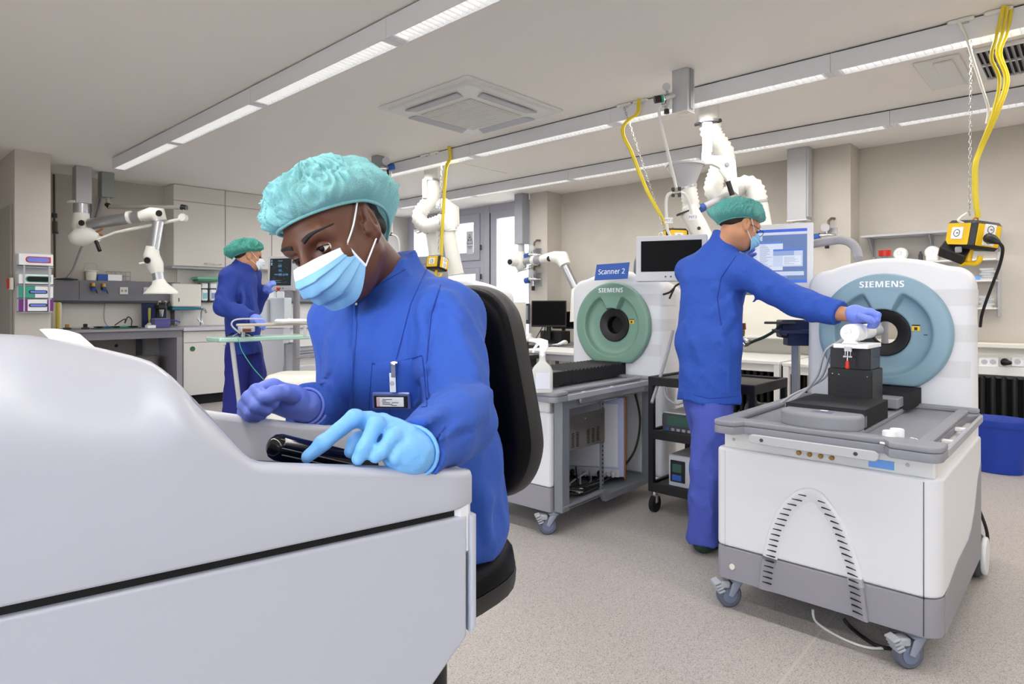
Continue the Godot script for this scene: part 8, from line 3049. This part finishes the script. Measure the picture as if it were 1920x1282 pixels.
	# radiators, their black taking in the shade under the trunking
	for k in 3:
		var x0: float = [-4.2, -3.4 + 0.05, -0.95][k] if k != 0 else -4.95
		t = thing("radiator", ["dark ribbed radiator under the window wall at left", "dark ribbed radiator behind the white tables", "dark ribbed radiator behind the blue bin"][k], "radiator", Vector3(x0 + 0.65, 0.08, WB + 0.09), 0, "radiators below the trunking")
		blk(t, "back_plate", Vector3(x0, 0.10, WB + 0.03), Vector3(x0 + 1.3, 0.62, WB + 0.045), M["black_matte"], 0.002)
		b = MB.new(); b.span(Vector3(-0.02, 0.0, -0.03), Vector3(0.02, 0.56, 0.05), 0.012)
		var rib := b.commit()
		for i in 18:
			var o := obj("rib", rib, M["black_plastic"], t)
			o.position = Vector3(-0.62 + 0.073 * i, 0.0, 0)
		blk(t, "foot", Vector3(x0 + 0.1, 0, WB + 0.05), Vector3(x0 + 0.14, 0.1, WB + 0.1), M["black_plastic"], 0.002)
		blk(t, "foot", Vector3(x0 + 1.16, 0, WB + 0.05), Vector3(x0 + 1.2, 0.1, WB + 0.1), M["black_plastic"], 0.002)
	# oval bin
	t = thing("waste_bin", "blue oval plastic waste bin in front of the radiator", "bin", Vector3(-0.53, 0, -5.98))
	var rows := []
	for q in [[0.0, 0.135], [0.004, 0.14], [0.33, 0.178], [0.345, 0.19], [0.352, 0.197], [0.395, 0.203], [0.398, 0.196], [0.355, 0.182], [0.33, 0.17], [0.01, 0.13]]:
		var row := PackedVector3Array()
		for j in 40:
			var a := TAU * j / 40
			row.append(Vector3(cos(a) * q[1] * 1.12, q[0], -sin(a) * q[1] * 0.86))
		rows.append(row)
	b = MB.new(); b.loft(rows, true, true)
	obj("tub", b, M["bin_blue"], t)

# ---------------------------------------------------------------- desks along the window wall
func table(label: String, a: Vector3, b2: Vector3, top: Material, leg: Material, grp := "") -> void:
	var c := (a + b2) / 2
	var t := thing("table", label, "table", Vector3(c.x, 0, c.z), 0, grp)
	blk(t, "tabletop", Vector3(a.x, a.y - 0.03, a.z), Vector3(b2.x, a.y, b2.z), top, 0.003)
	blk(t, "apron", Vector3(min(a.x, b2.x) + 0.05, a.y - 0.10, max(a.z, b2.z) - 0.06), Vector3(max(a.x, b2.x) - 0.05, a.y - 0.03, max(a.z, b2.z) - 0.04), leg, 0.002)
	for x in [min(a.x, b2.x) + 0.03, max(a.x, b2.x) - 0.03]:
		for z in [min(a.z, b2.z) + 0.03, max(a.z, b2.z) - 0.03]:
			blk(t, "leg", Vector3(x - 0.025, 0, z - 0.025), Vector3(x + 0.025, a.y - 0.03, z + 0.025), leg, 0.002)
func build_middle_bench() -> void:
	var lg: Material = M["white_plastic"]
	# two white tables behind the standing person
	var c1 := ay(1462, 678, 0.75)
	table("white table against the wall behind the standing person", Vector3(c1.x - 1.0, 0.75, c1.z), Vector3(c1.x, 0.75, -6.66), M["white_plastic"], lg, "white wall tables")
	table("white table half hidden behind the aluminium stand", Vector3(c1.x + 0.03, 0.745, c1.z + 0.03), Vector3(c1.x + 0.95, 0.745, -6.5), M["white_plastic"], lg, "white wall tables")
	var h := thing("bench_hood", "white sloping bench hood behind the standing person's arm", "hood", Vector3(-2.45, 0.75, -6.6))
	var b := MB.new()
	b.x = Transform3D(Basis(Vector3.UP, PI / 2), Vector3(-0.5, 0, 0))
	b.prism(pv([-0.05, 0.18, 0.20, 0.18, 0.20, 0.62, 0.12, 0.62, -0.05, 0.36]), 1.0, 0.006)
	obj("shell", b, M["cream_plastic"], h)
	lbox(h, "hood_foot", Vector3(-0.5, 0.001, -0.18), Vector3(0.5, 0.18, -0.14), M["cream_plastic"], 0.003)
	lbox(h, "front_ledge", Vector3(-0.5, 0.16, -0.16), Vector3(0.5, 0.185, 0.1), M["white_plastic"], 0.004)
	var bg := thing("folded_bag", "crumpled clear bag on the cart shelf behind the legs", "bag", Vector3(-1.42, 0.486, -3.62))
	var s := Sdf.new()
	var rg := RandomNumberGenerator.new(); rg.seed = 8
	for i in 9: s.ell(Vector3(rg.randf_range(-0.06, 0.06), rg.randf_range(0.05, 0.16), rg.randf_range(-0.08, 0.08)), Vector3(0.05, 0.045, 0.05), Basis.IDENTITY, 0.02)
	s.plane(Vector3.ZERO, Vector3.DOWN)
	wrinkle(s, 0.008, Vector3(30, 30, 30), 2)
	b = MB.new(); s.mesh(0.01, b)
	obj("bag", b, mat("bag_grey", "a7a49c", 0.35), bg)
	# computer desk by the window
	table("grey computer desk in front of the balcony door pillar", Vector3(-6.05, 0.78, -5.95), Vector3(-4.75, 0.78, -6.5), M["bench_grey"], M["dark_grey"])
	table("white side table left of the green scanner", Vector3(-4.70, 0.76, -5.2), Vector3(-3.6, 0.76, -5.8), M["white_plastic"], M["light_grey"])
	var D := 7.75
	var mx := frame_at(at(1029, 588, D), vd(-0.15, 0.05, -1.0))
	var t := monitor("large black computer monitor on the desk beside green scanner", mx, 0.43, 0.325, 0.012, M["black_plastic"], M["screen_black"])
	rod(t, "neck", [at(1029, 610, D + 0.05), at(1029, 636, D + 0.05)], 0.03, M["black_plastic"], 10)
	var my := at(1029, 600, D + 0.05)
	blk(t, "foot", Vector3(my.x - 0.13, 0.781, my.z - 0.1), Vector3(my.x + 0.13, 0.795, my.z + 0.1), M["black_plastic"], 0.004)
	t = monitor("second black monitor half hidden behind the large one", frame_at(at(1057, 600, D + 0.25), vd(-0.3, 0.0, -1.0)), 0.30, 0.22, 0.012, M["black_plastic"], M["screen_black"])
	rod(t, "neck", [at(1057, 614, D + 0.3), at(1057, 636, D + 0.3)], 0.025, M["black_plastic"], 10)
	var pc := at(1042, 626, D + 0.15)
	t = thing("computer_box", "black computer box under the monitors on the desk", "computer", Vector3(pc.x, 0.781, pc.z))
	lbox(t, "case", Vector3(-0.17, 0, -0.08), Vector3(0.17, 0.15, 0.1), M["black_matte"], 0.006)
	lbox(t, "front", Vector3(-0.165, 0.005, 0.1), Vector3(0.165, 0.145, 0.106), M["black_plastic"], 0.003)
	t = monitor("old beige monitor half hidden behind the chair back", frame_at(at(972, 604, 8.1), vd(0.1, 0, -1.0)), 0.20, 0.52, 0.02, M["cream_plastic"], M["cream_plastic"])
	t = monitor("dark framed screen against the balcony door glass", frame_at(at(972, 588, 8.62), vd(0.0, 0, -1.0)), 0.32, 0.28, 0.03, M["dark_grey"], mat("screen_pale", "9aa0b4", 0.3))
	var fm := at(972, 588, 8.65)
	blk(t, "foot", Vector3(fm.x - 0.1, 0.781, fm.z - 0.08), Vector3(fm.x + 0.1, 0.795, fm.z + 0.08), M["dark_grey"], 0.003)
	rod(t, "neck", [Vector3(fm.x, 0.79, fm.z), Vector3(fm.x, 1.0, fm.z)], 0.02, M["dark_grey"], 8)
	var hp := ay(1058, 646, 0.775)
	t = thing("handset", "white handset lying on the side table", "handset", Vector3(hp.x, 0.762, hp.z))
	b = mb(t.position)
	b.tube(MB.smooth_path([ay(1036, 646, 0.772), ay(1048, 645, 0.785), ay(1056, 642, 0.80), ay(1062, 642, 0.795)], 4), [0.006, 0.008, 0.01, 0.012, 0.016, 0.018, 0.02, 0.022, 0.024, 0.028, 0.030, 0.026, 0.02], 10)
	obj("grip", b, M["print_white"], t)
	t = thing("tissue", "crumpled white tissue on the computer desk", "tissue", Vector3(at(992, 632, 8.0).x, 0.781, at(992, 632, 8.0).z))
	s = Sdf.new()
	for i in 6: s.ell(Vector3(rg.randf_range(-0.06, 0.06), rg.randf_range(0.03, 0.08), rg.randf_range(-0.06, 0.06)), Vector3(0.05, 0.035, 0.04), Basis.IDENTITY, 0.02)
	s.plane(Vector3.ZERO, Vector3.DOWN)
	b = MB.new(); s.mesh(0.012, b)
	obj("paper", b, M["print_white"], t)
	for k in 2:
		b = mb(); b.tube(MB.smooth_path([[at(1005, 634, 7.8), at(1012, 622, 7.85), at(1018, 612, 7.85)], [at(1010, 636, 7.75), at(1020, 624, 7.85), at(1022, 612, 7.85)]][k], 5), 0.006, 6)
		single("monitor_cable", b, M["cable_black"], ["left thin cable rising from the desk to the monitor", "right thin cable rising from the desk to the monitor"][k], "cable", "monitor cables")
	# dark tool trolley under the desk, in front of the window side
	var p := ay(1015, 655, 0.70)
	t = thing("tool_trolley", "black tool trolley between chair back and green scanner", "trolley", Vector3(-4.35, 0, -4.55))
	lbox(t, "trolley_top", Vector3(-0.45, 0.72, -0.25), Vector3(0.3, 0.76, 0.25), M["black_plastic"], 0.004)
	lbox(t, "trolley_body", Vector3(-0.43, 0.15, -0.23), Vector3(0.28, 0.72, 0.23), M["black_matte"], 0.004)
	lbox(t, "trolley_handle", Vector3(-0.3, 0.66, 0.23), Vector3(-0.1, 0.68, 0.26), M["steel"], 0.003)
	for sx in [-0.36, 0.2]:
		for sz in [-0.18, 0.18]:
			disc_local(t, "wheel", Vector3(sx, 0.075, sz), Vector3.RIGHT, 0.075, 0.03, M["black_plastic"])
	t = thing("document_tray", "black letter tray on the trolley left of green scanner", "tray", Vector3(-4.2, 0.76, -4.5))
	for k in 3:
		lbox(t, "tray_level", Vector3(-0.16, 0.001 + 0.05 * k, -0.13), Vector3(0.16, 0.012 + 0.05 * k, 0.13), M["black_plastic"] if k % 2 == 0 else M["light_grey"], 0.002)
	for x in [-0.155, 0.155]: lbox(t, "tray_side", Vector3(x - 0.005, 0, -0.13), Vector3(x + 0.005, 0.13, 0.13), M["black_plastic"], 0.001)

# ---------------------------------------------------------------- station of the person in the back
func build_far_station() -> void:
	# scanner partly seen behind the seated person
	var gx := az(575, 600, -3.72)
	scanner("white scanner half hidden left of the seated person's chest", Vector3(gx.x + 0.62, 0, -2.95), 12.0, M["ring_green"], 3)
	# glass topped trolley
	var y := 1.02
	var a := ay(412, 634, y)
	var bq := ay(583, 628, y)
	var dir := (bq - a).normalized()
	var nrm := Vector3(-dir.z, 0, dir.x)
	if nrm.dot(FW) < 0: nrm = -nrm
	var c := (a + bq) / 2 + nrm * 0.14
	var t := thing("instrument_table", "pale green glass instrument table before the far person", "table", Vector3(c.x, 0, c.z))
	var fx := Transform3D(Basis(dir, Vector3.UP, dir.cross(Vector3.UP)), c)
	var L := a.distance_to(bq)
	obox(t, "glass_top", Transform3D(fx.basis, c + Vector3(0, -0.015, 0)), Vector3(L, 0.034, 0.28), M["glass_green"], 0.008)
	for k in 2:
		var px: float = [0.22, 0.30][k]
		obox(t, "column", Transform3D(fx.basis, Vector3(c.x, 0.49, c.z) + dir * (px) + nrm * (0.1 * k)), Vector3(0.05, 0.93, 0.05), M["grey_paint"], 0.004)
	rod(t, "side_leg", [a + dir * 0.10 + Vector3(0, -0.03, 0) + nrm * 0.05, a + dir * 0.15 + Vector3(0, -0.45, 0) + nrm * 0.05, a + dir * 0.2 + Vector3(0, -0.97, 0) + nrm * 0.05], 0.016, M["light_grey"], 10)
	obox(t, "foot", Transform3D(fx.basis, Vector3(c.x, 0.02, c.z) + dir * 0.2), Vector3(0.5, 0.036, 0.3), M["grey_paint"], 0.006)
	rod(t, "rail_loop", [a + dir * 0.14 + Vector3(0, 0.03, 0), a + dir * 0.08 + Vector3(0, 0.09, 0), a + dir * 0.12 + Vector3(0, 0.13, 0), a + dir * 0.3 + Vector3(0, 0.13, 0)], 0.006, M["light_grey"], 8, 4)
	# things on the table
	var ty := y + 0.0025
	var p := at(485, 606, 4.52)
	var d := thing("probe_holder", "beige bar device under the far person's hand", "device", Vector3(p.x, ty, p.z))
	for q in [[456, 0.0], [572, 0.0]]:
		var pb := at(q[0], 610, 4.5)
		blk(d, "bar_post", Vector3(pb.x - 0.01, ty, pb.z - 0.01), Vector3(pb.x + 0.01, pb.y, pb.z + 0.01), M["light_grey"], 0.002)
	obox(d, "bar", Transform3D(fx.basis, at(514, 608, 4.50)), Vector3(0.52, 0.02, 0.05), mat("bar_beige", "c6bda8", 0.5), 0.006)
	obox(d, "block", Transform3D(fx.basis, at(462, 617, 4.50)), Vector3(0.10, 0.04, 0.07), M["light_grey"], 0.006)
	obox(d, "display", Transform3D(fx.basis, at(463, 619, 4.455)), Vector3(0.06, 0.02, 0.006), M["dark_brown"], 0.001)
	p = at(546, 601.5, 4.50)
	d = thing("white_cloth", "folded white sheet on the right end of instrument table", "cloth", Vector3(p.x, 1.123, p.z))
	obox(d, "sheet", Transform3D(fx.basis, at(546, 601.5, 4.50)), Vector3(0.20, 0.028, 0.13), M["print_white"], 0.012)
	rod(d, "long_tip", [at(540, 599, 4.48), at(565, 601, 4.5), at(592, 603, 4.52)], [0.010, 0.007, 0.004], M["print_white"], 8)
	for k in 3:
		var b := mb(); b.tube(MB.smooth_path([ay(425 + 12 * k, 630, ty + 0.006), ay(440 + 10 * k, 624, ty + 0.012), ay(462 + 6 * k, 629, ty + 0.006)], 4), 0.006, 6)
		single("table_cable", b, M["cable_grey"] if k % 2 else M["cable_black"], ["left cable lying on the glass instrument table", "middle cable lying on the glass instrument table", "right cable lying on the glass instrument table"][k], "cable", "cables on the glass table")
	var b := mb(); b.tube(MB.smooth_path([at(446, 634, 4.46), at(448, 640, 4.39), at(455, 660, 4.38), at(475, 690, 4.38), at(495, 712, 4.38)], 6), 0.003, 6)
	single("teal_tube", b, M["teal"], "thin teal tube hanging in front of the far person's trousers", "tube")
	b = mb(); b.tube(MB.smooth_path([at(535, 720, 5.0), at(532, 690, 5.0), at(545, 675, 5.0), at(582, 668, 5.05)], 6), 0.006, 6)
	single("table_lead", b, M["cable_grey"], "grey lead curving between the table columns", "cable")
	# small monitor
	var sx := frame_at(at(526, 512, 5.6), vd(-0.30, 0.05, -1.0))
	t = monitor("small grey monitor with blue readings touched by the far person", sx, 0.27, 0.31, 0.024, M["light_grey"], glow_screen("screen_readings", 1, 0.5))
	rod(t, "stand_post", [at(556, 545, 5.75), Vector3(at(556, 545, 5.75).x, 0.0, at(556, 545, 5.75).z)], 0.03, M["grey_paint"], 10)
	rod(t, "stand_arm", [at(540, 530, 5.68), at(556, 548, 5.75)], 0.025, M["grey_paint"], 10)
	disc(t, "red_button", at(522, 542, 5.575), -FW, 0.015, 0.012, M["red"])
	# white canister box with bottles
	p = at(518, 582, 5.9)
	t = thing("pump_unit", "pale grey pump box behind the instrument table", "device", Vector3(p.x, 0.78, p.z))
	obox(t, "case", turned(p + Vector3(0, -0.01, 0), 42), Vector3(0.22, 0.26, 0.2), mat("case_pale", "ccd2d8", 0.45), 0.006)
	obox(t, "case_front", turned(at(505, 582, 5.8), 42), Vector3(0.005, 0.2, 0.12), M["light_grey"], 0.001)
	obox(t, "pedestal", turned(Vector3(p.x, 0.52, p.z), 42), Vector3(0.2, 1.03, 0.18), M["light_grey"], 0.004)
	for k in 2:
		var q := at([511, 526][k], 560, 5.9)
		var jar := thing("jar", ["left white lidded jar on the pale grey pump box", "right white lidded jar on the pale grey pump box"][k], "jar", Vector3(q.x, p.y + 0.121, q.z), 0, "white jars on the pump box")
		b = MB.new(); b.lathe([Vector2(0, 0), Vector2(0.033, 0), Vector2(0.034, 0.05), Vector2(0.026, 0.055), Vector2(0.026, 0.06), Vector2(0.036, 0.062), Vector2(0.036, 0.085), Vector2(0, 0.087)], Transform3D.IDENTITY, 18)
		obj("jar_body", b, M["print_white"], jar)
	# low white housing in front
	p = ay(560, 745, 0.02)
	t = thing("floor_housing", "low rounded white housing beside the seated person", "housing", Vector3(at(562, 730, 4.2).x, 0, at(562, 730, 4.2).z))
	b = MB.new()
	b.x = Transform3D(Basis(Vector3.UP, deg_to_rad(42)) * Basis(Vector3.RIGHT, -PI / 2), Vector3.ZERO)
	b.prism(rr(0.40, 0.36, 0.1, 6), 0.80, 0.05, 4)
	obj("shell", b, M["cream_plastic"], t)
